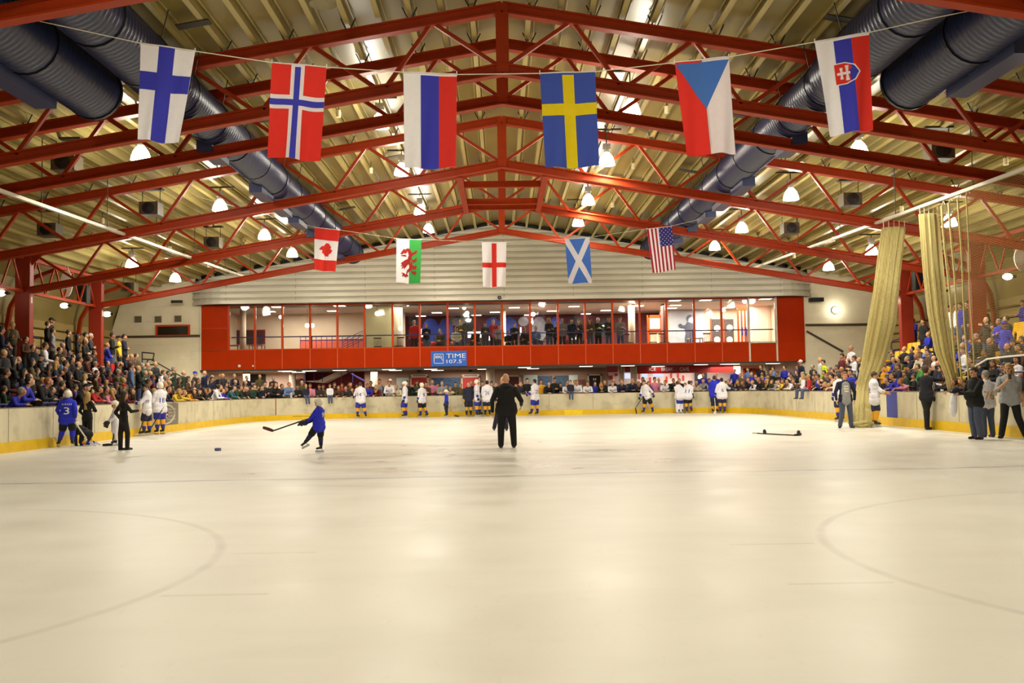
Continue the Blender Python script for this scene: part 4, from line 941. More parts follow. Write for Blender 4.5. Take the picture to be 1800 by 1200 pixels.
def net_material():
    m = bpy.data.materials.new('net_mesh'); m.use_nodes = True; nt = m.node_tree; nt.nodes.clear(); L = nt.links
    o = node(m, 'ShaderNodeOutputMaterial'); tr = node(m, 'ShaderNodeBsdfTransparent'); df = node(m, 'ShaderNodeBsdfDiffuse'); df.inputs[0].default_value = lin((150, 134, 88))
    tc = node(m, 'ShaderNodeTexCoord'); sp_ = node(m, 'ShaderNodeSeparateXYZ'); L.new(tc.outputs['UV'], sp_.inputs[0])
    res = []
    for i, (fq, th) in enumerate(((1/.06, .06), (1/.042, .20))):
        a = node(m, 'ShaderNodeMath', operation='MULTIPLY'); a.inputs[1].default_value = fq; L.new(sp_.outputs[i], a.inputs[0])
        f = node(m, 'ShaderNodeMath', operation='FRACT'); L.new(a.outputs[0], f.inputs[0])
        l = node(m, 'ShaderNodeMath', operation='LESS_THAN'); l.inputs[1].default_value = th; L.new(f.outputs[0], l.inputs[0]); res.append(l.outputs[0])
    mxx = node(m, 'ShaderNodeMath', operation='MAXIMUM'); L.new(res[0], mxx.inputs[0]); L.new(res[1], mxx.inputs[1])
    ms = node(m, 'ShaderNodeMixShader'); L.new(mxx.outputs[0], ms.inputs[0]); L.new(tr.outputs[0], ms.inputs[1]); L.new(df.outputs[0], ms.inputs[2]); L.new(ms.outputs[0], o.inputs[0])
    return m
top = [atx(px, py, 12.5) for px, py in ((1644, 366), (1680, 348), (1720, 331), (1760, 313), (1800, 297), (1850, 277), (1920, 245))]
bot = [atx(px, py, 13.25) for px, py in ((1692, 655), (1712, 645), (1735, 631), (1768, 627), (1800, 624), (1850, 622), (1920, 618))]
nv = 10; vs = []; uv = []
for j in range(nv+1):
    for i in range(7):
        p = top[i].lerp(bot[i], j/nv); p.x += .10*math.sin(i*2.1+j*.3)*math.sin(PI*j/nv); vs.append(p); uv.append((top[i].y, p.z))
e = empty('net_curtain', tuple(bot[3]), 0, 'see-through net drawn out along the right side before the yellow seats', 'net'); org = e.location.copy()
mb = MB(); mb.add([v-org for v in vs], [(j*7+i, j*7+i+1, (j+1)*7+i+1, (j+1)*7+i) for j in range(nv) for i in range(6)])
o = mb.build('mesh_sheet', net_material(), e, True); ul = o.data.uv_layers.new(name='UVMap')
for lp in o.data.loops: ul.data[lp.index].uv = uv[lp.vertex_index]
MB().tube([p-org for p in bot], .025, 6).build('white_hem', WHITE, e, True)
for k, (px, py, pb) in enumerate(((1655, 362, 655), (1668, 356, 668), (1684, 349, 672), (1698, 342, 655))):
    a, b = atx(px, py, 12.5), atx(px+26-4*k, pb, 13.2); mb = MB()
    mb.tube([a.lerp(b, t)+Vector((0, .03*math.sin(9*t+k), 0))-org for t in np.linspace(0, 1, 9)], .034-.005*k, 6); mb.build('net_fold', NETB, e, True)
    p = a-org; MB().tube([p, p+Vector((0, -.12, .14)), p+Vector((0, -.2, .0))], .012, 5).build('hook', WHITE, e)

# ------------------------------------------------------------------ heaters, sensors, speakers and hanging panels under the roof
def heater(px, py):
    q = under_roof(px, py, .95); h = empty('unit_heater', tuple(q)); mb = MB(); mb.box(-.32, .32, -.28, .28, -.22, .22); mb.build('case', mat('heater_case', (84, 74, 52), .5, .1), h)
    MB().lathe([(.2, -.03), (.2, .03), (.03, .05)], (0, 0, 0), 14).build('fan_guard', BLACK, h); h.children[1].rotation_euler = (PI/2, 0, 0); h.children[1].location = (0, -.3, 0)
    for s in (-1, 1): MB().bar((s*.3, 0, .22), (s*.3, 0, .72), .02, .02).build('rod', DARK, h)
    MB().box(-.4, .4, -.12, .12, .66, .72).build('bracket', DARK, h)
    reg(h, px, 'dark unit heater hung below the roof on the '+('left' if px < 880 else 'right'), 'heater', 'unit heaters')
for px, py in ((118, 288), (266, 368), (375, 427), (88, 405), (1650, 268), (1494, 352), (1388, 402), (228, 505)): heater(px, py)
SENS = mat('sensor_cream', (226, 214, 170), .5)
def sensor(px, py):
    q = under_roof(px, py, .55); s_ = empty('roof_sensor', tuple(q)); MB().lathe([(.0, -.1), (.07, -.1), (.07, .1), (.0, .1)], n=12).build('body', SENS, s_); MB().bar((0, 0, .1), (0, 0, .32), .02, .02).build('stem', DARK, s_)
    reg(s_, px, 'small cream cylinder hung from the %s roof slope' % ('left' if px < 880 else 'right'), 'sensor', 'roof cylinders')
for px, py in ((180, 388), (299, 437), (652, 300), (595, 200), (1585, 367), (1465, 420), (1396, 450), (1113, 292), (1172, 193), (1768, 284), (367, 466), (1077, 360)): sensor(px, py)
def pa(px, py, D, lab):
    c = at(px, py, D); o = empty('loudspeaker', tuple(c), 0, lab, 'loudspeaker'); MB().box(-.22, .22, -.2, .2, -.42, .42).build('cabinet', mat('speaker_dark', (44, 44, 36), .6), o)
    MB().box(-.19, .19, -.22, -.2, -.38, .38).build('grille', BLACK, o); MB().bar((0, 0, .42), (0, 0, .62), .05, .05).build('bracket', DARK, o)
pa(147, 518, 43.0, 'black loudspeaker hung on the lattice girder at left'); pa(1614, 494, 43.0, 'black loudspeaker by the right column behind the nets')
def oval(px, py, D, h_, w_, lab):
    c = at(px, py, D); o = empty('white_shield', tuple(c), 0, lab, 'shield', 'white hanging shields')
    pts = [(w_*math.sin(a)*(1-.25*max(0, math.cos(a))), h_*math.cos(a)) for a in np.linspace(0, 2*PI, 20, endpoint=False)]
    mb = MB(); mb.yprism(pts, -.03, .03); mb.build('disc', WHITE, o)
    for s in (-1, 1): MB().bar((s*.08, 0, h_*.95), (s*.03, 0, h_*.95+.2), .02, .02).build('strap', WHITE, o)
oval(117, 497, 41, .62, .27, 'white shield shaped panel hung from the left lattice girder'); oval(1651, 475, 41, .6, .22, 'white shield shaped panel seen through the net at right'); oval(1797, 452, 33, .5, .3, 'white panel hung at the right edge behind the net')
def bulk(px, py, D, lab):
    c = at(px, py, D); o = empty('bulkhead_light', tuple(c), 0, lab, 'wall light', 'small side lights'); MB().ell((0, 0, 0), (.2, .12, .13), 12, 8).build('glass', emit_mat('bulkhead_%d' % px, (255, 244, 214), 9), o, True); MB().box(-.1, .32, -.06, .1, -.05, .05).build('bracket', DARK, o)
bulk(113, 537, 44, 'bright floodlight under the left lattice girder'); bulk(188, 552, 45, 'small round light beside the second left column'); bulk(1, 515, 36, 'small bright light at the left picture edge'); bulk(1571, 529, 44.5, 'bright floodlight beside the right column behind the first net'); bulk(1655, 511, 45, 'small bright light seen between the nets'); bulk(1771, 486, 36, 'bright floodlight seen through the drawn net')

# ------------------------------------------------------------------ terraces, seats, rails at both sides
TER = mat('terrace_concrete', (92, 80, 66), .8, .15, 2); SEATR = mat('seat_red', (196, 26, 22), .3, .06, 4); SEATY = mat('seat_yellow', (240, 184, 0), .35, .06, 4)
T0, TD, TR, TZ, TK = 1.4, .8, .4, .45, 6
YEND = {-1: 46.6, 1: 45.0}
for s, nm in ((-1, 'left'), (1, 'right')):
    bx = XL if s < 0 else XR; mb = MB()
    for k in range(TK):
        x0 = bx+s*(T0+TD*k); x1 = bx+s*21; lo, hi = sorted((x0, XC+s*21.5)); mb.box(lo, hi, YN+.3, YEND[s], .1 if k == 0 else TZ+TR*(k-1), TZ+TR*k)
    lo, hi = sorted((bx+s*(T0+TD*TK), XC+s*21.5)); mb.box(lo, hi, YN+.3, YEND[s], TZ+TR*(TK-1), TZ+TR*TK)
    struct('floor_terrace_'+nm, mb, TER)
    # two low steps round the corner
    mb = MB(); c = (bx-s*RC, YF-RC)
    for r0, z1 in ((RC+1.45, .42), (RC+2.45, .78)):
        pa_ = [(bx+s*(r0-RC), YEND[s]+.02)]+[(c[0]+s*r0*math.cos(a), c[1]+r0*math.sin(a)) for a in np.linspace(max(.02, (YEND[s]-YF+RC+.1)/(RC+1.4)), 1.0, 8)]
        pb_ = [(bx+s*6.2, YEND[s]+.02)]+[(c[0]+s*(RC+6)*math.cos(a), min(GY-.3, c[1]+(RC+6)*math.sin(a))) for a in np.linspace(max(.02, (YEND[s]-YF+RC+.1)/(RC+1.4)), 1.0, 8)]
        wall_strip(mb, pa_ if s < 0 else pb_, pb_ if s < 0 else pa_, .1, z1)
    struct('floor_corner_steps_'+nm, mb, TER)
def floor_z(x, y, off):
    s = -1 if x < 0 else 1
    if y < YEND[s]:
        if off < T0: return .12
        return TZ+TR*min(TK, int((off-T0)/TD))
    if off < 1.45 or abs(x) < 9: return .12
    return .42 if off < 2.45 else .78
seat0 = {}
def seat(x, y, z, rz, col, lab, px):
    if col not in seat0:
        e = empty('stand_seat'); m = SEATR if col == 'r' else SEATY
        mb = MB(); mb.box(-.21, .21, -.22, .2, .40, .44); mb.box(-.21, .21, -.22, -.19, .37, .44); mb.build('seat_pan', m, e)
        mb = MB(); mb.add([(-.21, .2, .46), (.21, .2, .46), (.21, .25, .82), (-.21, .25, .82), (-.21, .24, .46), (.21, .24, .46), (.21, .29, .82), (-.21, .29, .82)], [(0, 1, 2, 3), (7, 6, 5, 4), (0, 4, 5, 1), (1, 5, 6, 2), (2, 6, 7, 3), (3, 7, 4, 0)]); mb.build('seat_back', m, e)
        MB().box(-.04, .04, -.02, .2, .0, .40).build('leg', DARK, e); seat0[col] = e
    else: e = copy_tree(seat0[col])
    e.location = (x, y, z); e.rotation_euler = (0, 0, rz); reg(e, px, lab, 'seat', 'tip-up seats'); return e
for px, py in ((30, 614), (38, 615), (48, 617), (56, 618), (68, 607), (106, 612), (106, 625), (103, 645), (112, 655), (178, 635), (181, 645), (183, 660), (192, 664), (214, 630), (222, 633), (62, 705), (103, 697), (269, 662), (163, 665), (208, 642)):
    best = None
    for k in range(TK+1):
        q = atx(px, py, XL-(T0+TD*(k+.5))); fz = TZ+TR*k
        if best is None or abs(q.z-.6-fz) < best[0]: best = (abs(q.z-.6-fz), q, fz)
    q, fz = best[1:]; 
    if q.y < YEND[-1]-.3 and abs(q.x-XC+19.05) > .55: seat(q.x, q.y, fz, PI/2, 'r', 'empty red tip-up seat among the spectators on the left terrace', px)
for px, py in ((1568, 628), (1577, 627), (1586, 625), (1595, 623), (1604, 621), (1613, 619), (1622, 618), (1631, 616), (1590, 610), (1598, 609), (1585, 640), (1582, 652), (1606, 612), (1616, 610), (1776, 569), (1785, 568), (1794, 567), (1782, 588), (1792, 586), (1722, 622)):
    best = None
    for k in range(TK+1):
        q = atx(px, py, XR+(T0+TD*(k+.5))); fz = TZ+TR*k
        if best is None or abs(q.z-.62-fz) < best[0]: best = (abs(q.z-.62-fz), q, fz)
    q, fz = best[1:]
    if q.y < YEND[1]-.3: seat(q.x, q.y, fz, -PI/2, 'y', 'yellow tip-up seat on the right terrace', px)
def railing(name_lab, pts, h, nm='railing', n=6):
    e = empty(nm, tuple(pts[0]), 0, name_lab, 'railing'); o = Vector(pts[0])
    for f in (1, .55):
        mb = MB(); mb.tube([Vector(p)-o+Vector((0, 0, h*f)) for p in pts], .025, 6); mb.build('rail', BLUER, e)
    for k in range(n+1):
        t = k/n*(len(pts)-1); i = min(int(t), len(pts)-2); p = Vector(pts[i]).lerp(Vector(pts[i+1]), t-i)-o; MB().tube([p, p+Vector((0, 0, h))], .022, 6).build('post', BLUER, e)
    return e
xr_ = XL-T0+.05
railing('blue tube railing along the front of the left terrace', [(xr_, 18, .12), (xr_, 31.5, .12)], 1.1, n=8)
railing('blue tube railing on the front of the left terrace near the corner', [(xr_, 36.5, .12), (xr_, 41.5, .12)], 1.1, n=4)
railing('dark blue railing along the front of the right terrace', [(XR+T0-.05, 17, .12), (XR+T0-.05, 26.8, .12)], 1.55, n=9)
zt_ = TZ+TR*TK
railing('blue railing on the top walkway between the left columns', [(-19.6, 39.2, zt_), (-19.6, 42.3, zt_)], 1.1, n=3)
railing('blue railing on the top walkway beside the right column', [(19.2, 44.8, zt_-.4), (17.9, 44.8, zt_-.8)], 1.1, n=3)
# stairs down the left end wall with a dark rail
st = empty('stair_rail', (0, 0, 0), 0, 'dark tube rail of the stairs along the left end wall', 'railing'); Y = 50.2
pt = lambda px, py: at(px, py, Y)
for a, b in (((250, 619), (250, 641)), ((250, 619), (271, 621)), ((251, 631), (271, 632)), ((256, 641), (261, 631)), ((264, 631), (300, 651)), ((271, 621), (269, 631)), ((300, 651), (330, 668)), ((248, 641), (272, 641))):
    MB().tube([pt(*a), pt(*b)], .035, 6).build('tube', mat('rail_dark', (58, 48, 56), .5), st)
mb = MB(); p = [pt(256, 642), pt(330, 686), pt(330, 700), pt(245, 700), pt(245, 642)]; mb.yprism([(q.x, q.z) for q in p], Y+.05, Y+1.9); tag(mb.build('staircase', BLOCK), 'pale stair flank below the dark rail at the left end wall', 'staircase')
# ------------------------------------------------------------------ people: one continuous skin grown from tapered limbs, coloured by region
SLOTS = ['skin', 'top', 'acc', 'low', 'shoe', 'eye', 'lip', 'glove', 'sock']
BODY = {}
class Fig:
    """limbs and volumes of one figure facing -y with the feet at z = 0 (metres, for a 1.75 m adult)"""
    def __init__(s): s.p = []
    def cap(s, a, b, ra, rb, tag, fl=1.0):
        s.p.append(('c', Vector(a), Vector(b), ra, rb, fl, tag)); return s
    def ell(s, c, r, tag, M=None):
        s.p.append(('e', Vector(c), Vector(r), M, None, None, tag)); return s
def rotx(v, ang, piv):
    v = Vector(v)-Vector(piv); c, n = math.cos(ang), math.sin(ang)
    return Vector((v.x, v.y*c-v.z*n, v.y*n+v.z*c))+Vector(piv)
def hand(f, w, d, n, tag, r=.0105, L=1.0, curl=.5, glove=False, side=1):
    d = Vector(d).normalized(); n = Vector(n); n = (n-d*n.dot(d)).normalized(); l = d.cross(n)*side
    if glove:
        f.ell(w+d*.06, (.058, .058, .075), tag, Matrix((l, n, d)).transposed())
        for i in range(4):
            b = w+d*.10+l*(i-1.5)*.032; f.cap(b, b+(d*.6+n*.5).normalized()*.06, .021, .019, tag)
        f.cap(w+d*.03-l*.05, w+d*.10-l*.07+n*.03, .022, .018, tag); return
    f.ell(w+d*.045, (.040*L, .019*L, .048*L), tag, Matrix((l, n, d)).transposed())
    for i, ln in enumerate((.062, .074, .078, .068)):
        k = i-1.5; b = w+d*.075*L+l*k*.021*L; d1 = (d+l*k*.13+n*curl*.5).normalized(); m = b+d1*ln*.5*L; d2 = (d+l*k*.1+n*curl*1.6).normalized()
        f.cap(b, m, r*1.05, r, tag); f.cap(m, m+d2*ln*.5*L, r, r*.85, tag)
    b = w+d*.018-l*.03*L; m = b+(d*.6-l*.65+n*.3).normalized()*.04*L; f.cap(b, m, r*1.3, r*1.15, tag); f.cap(m, m+(d*.9-l*.2+n*.45).normalized()*.033*L, r*1.1, r*.9, tag)
def figure(q=1.0, bulk=1.0, lean=0.0, arms=None, legs=None, head=(0, 0, 0), twist=0, dress='plain', hand_r=.0105, glove=False, belly=0, female=False, curl=.5, neck=0, bare=False, jersey=False, sit=False, hq=None, sleeve='long', pel=None, goalie=False, panel=False):
    """q scales the figure; head = (yaw, pitch, roll); arms = [(elbow, wrist, hand dir, palm normal)] in local metres for the right (-x) and left (+x) arm"""
    f = Fig(); P = Vector(pel) if pel else Vector((0, 0, .93*q)); B = bulk
    T = lambda x, y, z: rotx(Vector((x, y, z))*q, lean, Vector((0, 0, .93*q)))+(P-Vector((0, 0, .93*q)))
    sw = (.165 if female else .185)*B**.35
    hipw = .092*B**.4
    # torso
    k = 1.0 + (.27 if jersey else 0)
    f.cap(T(-.055*B*k, 0, .92), T(.055*B*k, 0, .92), .108*q*B*k, .108*q*B*k, 'top' if jersey else 'low', .85)
    if jersey: f.cap(T(-.09*B, 0, .82), T(.09*B, 0, .82), .168*q*B, .168*q*B, 'top', .92)
    if not jersey: f.cap(T(-.075*B, 0, .885), T(.075*B, 0, .885), .128*q*B, .128*q*B, 'top', .88); f.cap(T(-.055*B, 0, .98), T(.055*B, 0, .98), .135*q*B, .135*q*B, 'top', .85)
    else: f.cap(T(-.09*B, 0, .96), T(.09*B, 0, .96), .160*q*B, .160*q*B, 'top', .9)
    f.cap(T(0, 0, .98), T(0, -.0, 1.12), .168*q*B*k, .160*q*B*k, 'top', .68)
    if belly: f.ell(T(0, -.07-.05*belly, 1.06), (.15*q*B, (.10+.05*belly)*q, .15*q), 'top')
    f.cap(T(0, 0, 1.12), T(0, .01, 1.32), .150*q*B*k, .165*q*B*k, 'top', .68)
    f.cap(T(-sw*.72, .012, 1.385), T(sw*.72, .012, 1.385), .075*q*k, .075*q*k, 'top', .95)
    f.cap(T(-.07, .01, 1.27), T(.07, .01, 1.27), .125*q*B*k, .125*q*B*k, 'top', .72)
    if female: f.ell(T(-.065, -.085, 1.25), (.06*q, .055*q, .06*q), 'top'); f.ell(T(.065, -.085, 1.25), (.06*q, .055*q, .06*q), 'top')
    if panel: f.cap(T(0, -.035, .87), T(0, -.035, 1.33), .168*q, .135*q, 'acc', .80)
    # neck and head
    hs = hq or (q if q > .9 else q*.55+.42)
    nb, nt = T(0, .015, 1.42), T(0, -.0+neck, 1.50)
    H = nt+Vector((0, -.015, .115*hs+.01)) if not lean else nt+Vector((0, -.05-.03*lean, .115*hs))
    R = Matrix.Rotation(head[0], 3, 'Z') @ Matrix.Rotation(head[1], 3, 'X') @ Matrix.Rotation(head[2], 3, 'Y')
    f.cap(nb, H+R @ Vector((0, .02, -.07))*hs, .058*q**.5*B**.3, .05*hs*B**.2, 'skin'); f.cap(T(-.04, .02, 1.43), T(.04, .02, 1.43), .06*q, .06*q, 'top', .9)
    h = lambda c, r, t: f.ell(H+R @ (Vector(c)*hs), Vector(r)*hs, t, R)
    h((0, .012, .03), (.077, .098, .102), 'skin'); h((0, -.022, -.055), (.056, .068, .068), 'skin'); h((0, -.058, -.09), (.028, .026, .026), 'skin')
    h((0, -.098, -.022), (.015, .024, .026), 'skin'); h((0, -.088, .0), (.011, .018, .03), 'skin')
    for sx in (-1, 1):
        h((sx*.078, .012, -.012), (.012, .022, .034), 'skin'); h((sx*.031, -.080, .006), (.0115, .0125, .008), 'eye'); h((sx*.031, -.083, .027), (.022, .012, .0075), 'skin'); h((sx*.045, -.06, -.03), (.026, .026, .024), 'skin')
    h((0, -.083, -.062), (.027, .012, .0085), 'lip')
    # arms
    arms = arms or [((-.25, .03, 1.12), (-.26, -.05, .88), (0, -.1, -1), (1, 0, 0)), ((.25, .03, 1.12), (.26, -.05, .88), (0, -.1, -1), (-1, 0, 0))]
    jr = 1.35 if jersey else 1.12
    for sx, A in zip((-1, 1), arms):
        S_ = T(sx*sw*1.02, .012, 1.375); E_ = Vector(A[0])*q if len(A) < 5 else T(*A[0]); W = Vector(A[1])*q if len(A) < 5 else T(*A[1])
        if len(A) < 5 and pel: E_ += P-Vector((0, 0, .93*q)); W += P-Vector((0, 0, .93*q))
        d = A[2] or (W-E_); n = A[3] or (-sx, 0, .2)
        f.ell(S_, Vector((.072, .068, .072))*q*(1.12 if jersey else 1)*B**.3, 'top')
        f.cap(S_, E_, .060*q*jr*B**.4, .047*q*jr*B**.3, 'top')
        if sleeve == 'short': f.cap(E_, W, .044*q, .030*q, 'skin'); f.cap(S_.lerp(E_, .6), E_, .046*q*B**.3, .043*q, 'skin')
        else:
            f.cap(E_, E_.lerp(W, .9), .047*q*jr, .036*q*jr, 'acc' if jersey and 0 else 'top')
            if jersey: f.cap(E_.lerp(W, .5), E_.lerp(W, .8), .064*q, .058*q, 'acc')
            f.cap(E_.lerp(W, .9), W, .027*q, .026*q, 'skin')
        hand(f, W, d, n, 'glove' if glove else 'skin', hand_r*max(.8, q), q if not glove else 1, curl, glove, sx)
    # legs
    legs = legs or [((-.105, -.015, .50), (-.115, .03, .085), 0), ((.105, -.015, .50), (.115, .03, .085), 0)]
    for sx, Lg in zip((-1, 1), legs):
        Hp = P+Vector((sx*hipw*q, 0, -.03*q)); K, A_ = Vector(Lg[0])*q, Vector(Lg[1])*q; yaw = Lg[2] if len(Lg) > 2 else 0
        fd = Vector((math.sin(yaw), -math.cos(yaw), 0)); 
        if len(Lg) > 3: fd = Vector(Lg[3]).normalized()
        if jersey:
            f.cap(Hp, K.lerp(Hp, .12), .142*q, .124*q, 'low'); f.cap(K, A_.lerp(K, .28), .086*q, .07*q, 'acc'); f.cap(K.lerp(Hp, .06), K.lerp(A_, .42), .096*q, .084*q, 'sock')
            f.cap(A_.lerp(K, .3), A_+Vector((0, 0, .03)), .055*q, .05*q, 'shoe'); f.cap(A_+Vector((0, 0, -.0)), A_+fd*.15*q+Vector((0, 0, -.025*q)), .048*q, .036*q, 'shoe')
            if goalie: f.cap(K+fd*.07+Vector((0, 0, .12)), A_+fd*.09, .13*q, .12*q, 'glove', 1)
        else:
            f.cap(Hp, K, .098*q*B**.7, .076*q*B**.5, 'low'); f.cap(K, A_+Vector((0, 0, .0)), .076*q*B**.5, .064*q*B**.3, 'low')
            f.cap(A_+Vector((0, 0, -.04*q)), A_+fd*.15*q+Vector((0, 0, -.052*q)), .042*q, .032*q, 'shoe'); f.cap(A_+Vector((0, 0, -.045*q)), A_-fd*.03*q+Vector((0, 0, -.045*q)), .042*q, .04*q, 'shoe')
    f.H, f.R, f.hs, f.T = H, R, hs, T
    return f
def grow(f, name, vox, zmin=0.0):
    """union of all volumes as one continuous surface, faces tagged by the nearest volume"""
    mb = MB()
    for p in f.p:
        if p[0] == 'c':
            a, b, ra, rb, fl = p[1:6]; d = b-a; L = d.length
            z = d/L if L > 1e-6 else Vector((0, 0, 1)); x = z.orthogonal().normalized(); y = z.cross(x); vs = []; n, m = 12, 4
            rows = [(a, ra, -PI/2+PI/2*i/m) for i in range(m+1)]+[(b, rb, PI/2*i/m) for i in range(m+1)]
            for c, r, t in rows:
                for k_ in range(n):
                    v = (x*math.cos(2*PI*k_/n)+y*math.sin(2*PI*k_/n))*r*max(.02, math.cos(t))+z*r*math.sin(t)
                    v.y *= fl; vs.append(c+v)
            fs = [(i*n+k_, i*n+(k_+1) % n, (i+1)*n+(k_+1) % n, (i+1)*n+k_) for i in range(len(rows)-1) for k_ in range(n)]
            fs += [tuple(range(n))[::-1], tuple(range((len(rows)-1)*n, len(rows)*n))]; mb.add(vs, fs)
        else: mb.ell(p[1], p[2], 12, 8, p[3])
    o = mb.build(name+'_grow', [])
    r = o.modifiers.new('r', 'REMESH'); r.mode = 'VOXEL'; r.voxel_size = vox; r.use_smooth_shade = True
    s_ = o.modifiers.new('s', 'SMOOTH'); s_.iterations = 2; s_.factor = .45
    me = bpy.data.meshes.new_from_object(o.evaluated_get(bpy.context.evaluated_depsgraph_get())); bpy.data.objects.remove(o); me.name = name
    n = len(me.polygons); c = np.empty(n*3); me.polygons.foreach_get('center', c); c = c.reshape(-1, 3); best = np.full(n, 9.0); idx = np.zeros(n, int)
    for p in f.p:
        t = SLOTS.index(p[6])
        if p[0] == 'c':
            a, b, ra, rb, fl = np.array(p[1]), np.array(p[2]), p[3], p[4], p[5]; ab = b-a; w_ = np.array((1, 1/fl, 1))
            h = np.clip(((c-a)*w_) @ (ab*w_)/max(1e-9, (ab*w_) @ (ab*w_)), 0, 1); dd = np.linalg.norm(((c-a)-h[:, None]*ab)*w_, axis=1)-(ra+(rb-ra)*h)
        else:
            q = c-np.array(p[1]); q = q @ np.array(p[3]) if p[3] is not None else q; r_ = np.array(p[2]); k0 = np.linalg.norm(q/r_, axis=1); dd = (k0-1)*r_.min()
        if p[6] in ('eye', 'lip'): dd -= .0025
        m = dd < best; best[m] = dd[m]; idx[m] = t
    for _ in SLOTS: me.materials.append(None)
    me.polygons.foreach_set('material_index', idx.astype(np.int32)); me.polygons.foreach_set('use_smooth', [True]*n); me.update()
    return me
# ------------------------------------------------------------------ hair and head gear, modelled round a head at the origin facing -y
def hair_mesh(kind):
    mb = MB(); n = 16
    def dome(rx, ry, rz, c, keep):
        vs = []; m = 12; ids = {}
        for i in range(m+1):
            t = PI*i/m
            for k in range(n): vs.append(Vector(c)+Vector((rx*math.sin(t)*math.cos(2*PI*k/n), ry*math.sin(t)*math.sin(2*PI*k/n), rz*math.cos(t))))
        fs = []
        for i in range(m):
            for k in range(n):
                q = (i*n+k, (i+1)*n+k, (i+1)*n+(k+1) % n, i*n+(k+1) % n); ce = sum((vs[j] for j in q), Vector())/4
                if keep(ce): fs.append(q)
        mb.add(vs, fs)
    hairline = lambda v: v.z > .06-.0*v.y or (v.y > -.03 and v.z > .0) or (v.y > .03 and v.z > -.075)
    if kind == 'short': dome(.086, .107, .112, (0, .014, .032), hairline)
    elif kind == 'thin': dome(.084, .105, .104, (0, .016, .024), lambda v: v.y > .0 and -.06 < v.z < .045)
    elif kind in ('long', 'vlong'):
        dome(.09, .110, .113, (0, .016, .032), hairline); L = .30 if kind == 'long' else .46
        prof = []; a0 = np.linspace(-.25*PI, 1.25*PI, 15)
        for j in range(8):
            t = j/7; rx = .092+.03*math.sin(PI*min(1, t*1.2))-.03*t*t; ry = .085-.02*t
            prof.append([(rx*math.cos(a)*(1+.04*math.sin(7*a)), .02+.02*t+ry*math.sin(a)*(1 if math.sin(a) > 0 else .55), .06-(L+.06)*t) for a in a0])
        vs = [p for r_ in prof for p in r_]; vs += [(x*.86, y*.86+.004, z) for x, y, z in vs]; c_ = len(a0); N_ = 8*c_
        fs = [(j*c_+i, j*c_+i+1, (j+1)*c_+i+1, (j+1)*c_+i) for j in range(7) for i in range(c_-1)]; fs += [tuple(N_+x for x in q[::-1]) for q in fs]
        fs += [(7*c_+i, 7*c_+i+1, N_+7*c_+i+1, N_+7*c_+i) for i in range(c_-1)]; mb.add(vs, fs)
    elif kind == 'cap':
        dome(.09, .108, .108, (0, .012, .036), lambda v: v.z > .028); mb.tube([(0, .012, .035), (0, .012, .058)], .095, 18)
        mb.prism([(.085*math.cos(a), -.06-.11*max(0, math.sin(a))) for a in np.linspace(0, PI, 12)], .032, .042)
    elif kind == 'beanie': dome(.092, .112, .122, (0, .012, .034), lambda v: v.z > .02 or (v.y > .03 and v.z > -.03)); mb.tube([(0, .012, .018), (0, .012, .055)], .1, 18)
    elif kind == 'helmet':
        dome(.115, .14, .13, (0, .015, .035), lambda v: v.z > .035 or (v.y > .02 and v.z > -.07)); mb.ell((0, .02, .145), (.05, .10, .022), 12, 6); mb.tube([(-.116, .02, .04), (-.116, .02, -.06)], .018, 6); mb.tube([(.116, .02, .04), (.116, .02, -.06)], .018, 6)
    me_o = mb.build('hair_'+kind, [None], None, True); me = me_o.data; bpy.data.objects.remove(me_o); return me
HAIR = {k: hair_mesh(k) for k in ('short', 'thin', 'long', 'vlong', 'cap', 'beanie', 'helmet')}
def cloth(key, rgb): return mat('cloth_'+key, rgb, .85, .10, 14)
CW = dict(k=('black', (20, 19, 20)), n=('navy', (24, 27, 52)), b=('royal blue', (38, 44, 170)), w=('white', (222, 220, 226)), g=('grey', (138, 138, 142)), d=('charcoal', (46, 44, 46)), o=('olive', (86, 76, 44)), r=('red', (176, 32, 36)),
          y=('yellow', (228, 196, 50)), c=('cream', (206, 196, 166)), p=('pink', (206, 124, 150)), u=('purple', (84, 56, 122)), t=('teal', (48, 96, 104)), l=('light blue', (104, 132, 178)), m=('maroon', (96, 24, 36)), e=('dark green', (34, 58, 38)), s=('brown', (82, 54, 36)), h=('lime yellow', (204, 232, 30)), a=('amber', (222, 156, 22)), j=('denim blue', (70, 80, 112)), G=('bright green', (70, 150, 60)))
HC = dict(K=('black', (22, 18, 16)), B=('brown', (62, 42, 26)), L=('blond', (178, 142, 78)), G=('grey', (136, 128, 118)), W=('white', (206, 200, 190)), R=('reddish', (134, 74, 36)))
SKIN = [mat('skin_%d' % i, c, .55, .05, 10) for i, c in enumerate(((206, 154, 118), (194, 140, 104), (214, 166, 132), (176, 122, 88)))]
EYEM = mat('eye_dark', (40, 30, 24), .3); LIP = mat('lip', (164, 88, 76), .5); SHOE = mat('shoe_black', (26, 23, 22), .5)
GLOVE = mat('glove_dark', (40, 36, 40), .7); SOCKY = cloth('sock_amber', (222, 164, 30)); SOCKN = cloth('sock_navy', (44, 44, 92))
def dressed(name, me, mats):
    """object with its own materials on a shared mesh"""
    o = bpy.data.objects.new(name, me); COL.objects.link(o)
    for i, m in enumerate(mats): o.material_slots[i].link = 'OBJECT'; o.material_slots[i].material = m
    return o
def add_hair(person, f_or_head, kind, m, s=1.0):
    H, R, hs = f_or_head
    o = dressed('hair' if kind in ('short', 'thin', 'long', 'vlong') else kind, HAIR[kind], [m]); o.parent = person
    o.matrix_local = Matrix.Translation(H) @ R.to_4x4() @ Matrix.Diagonal((hs*s, hs*s, hs*s, 1)); return o
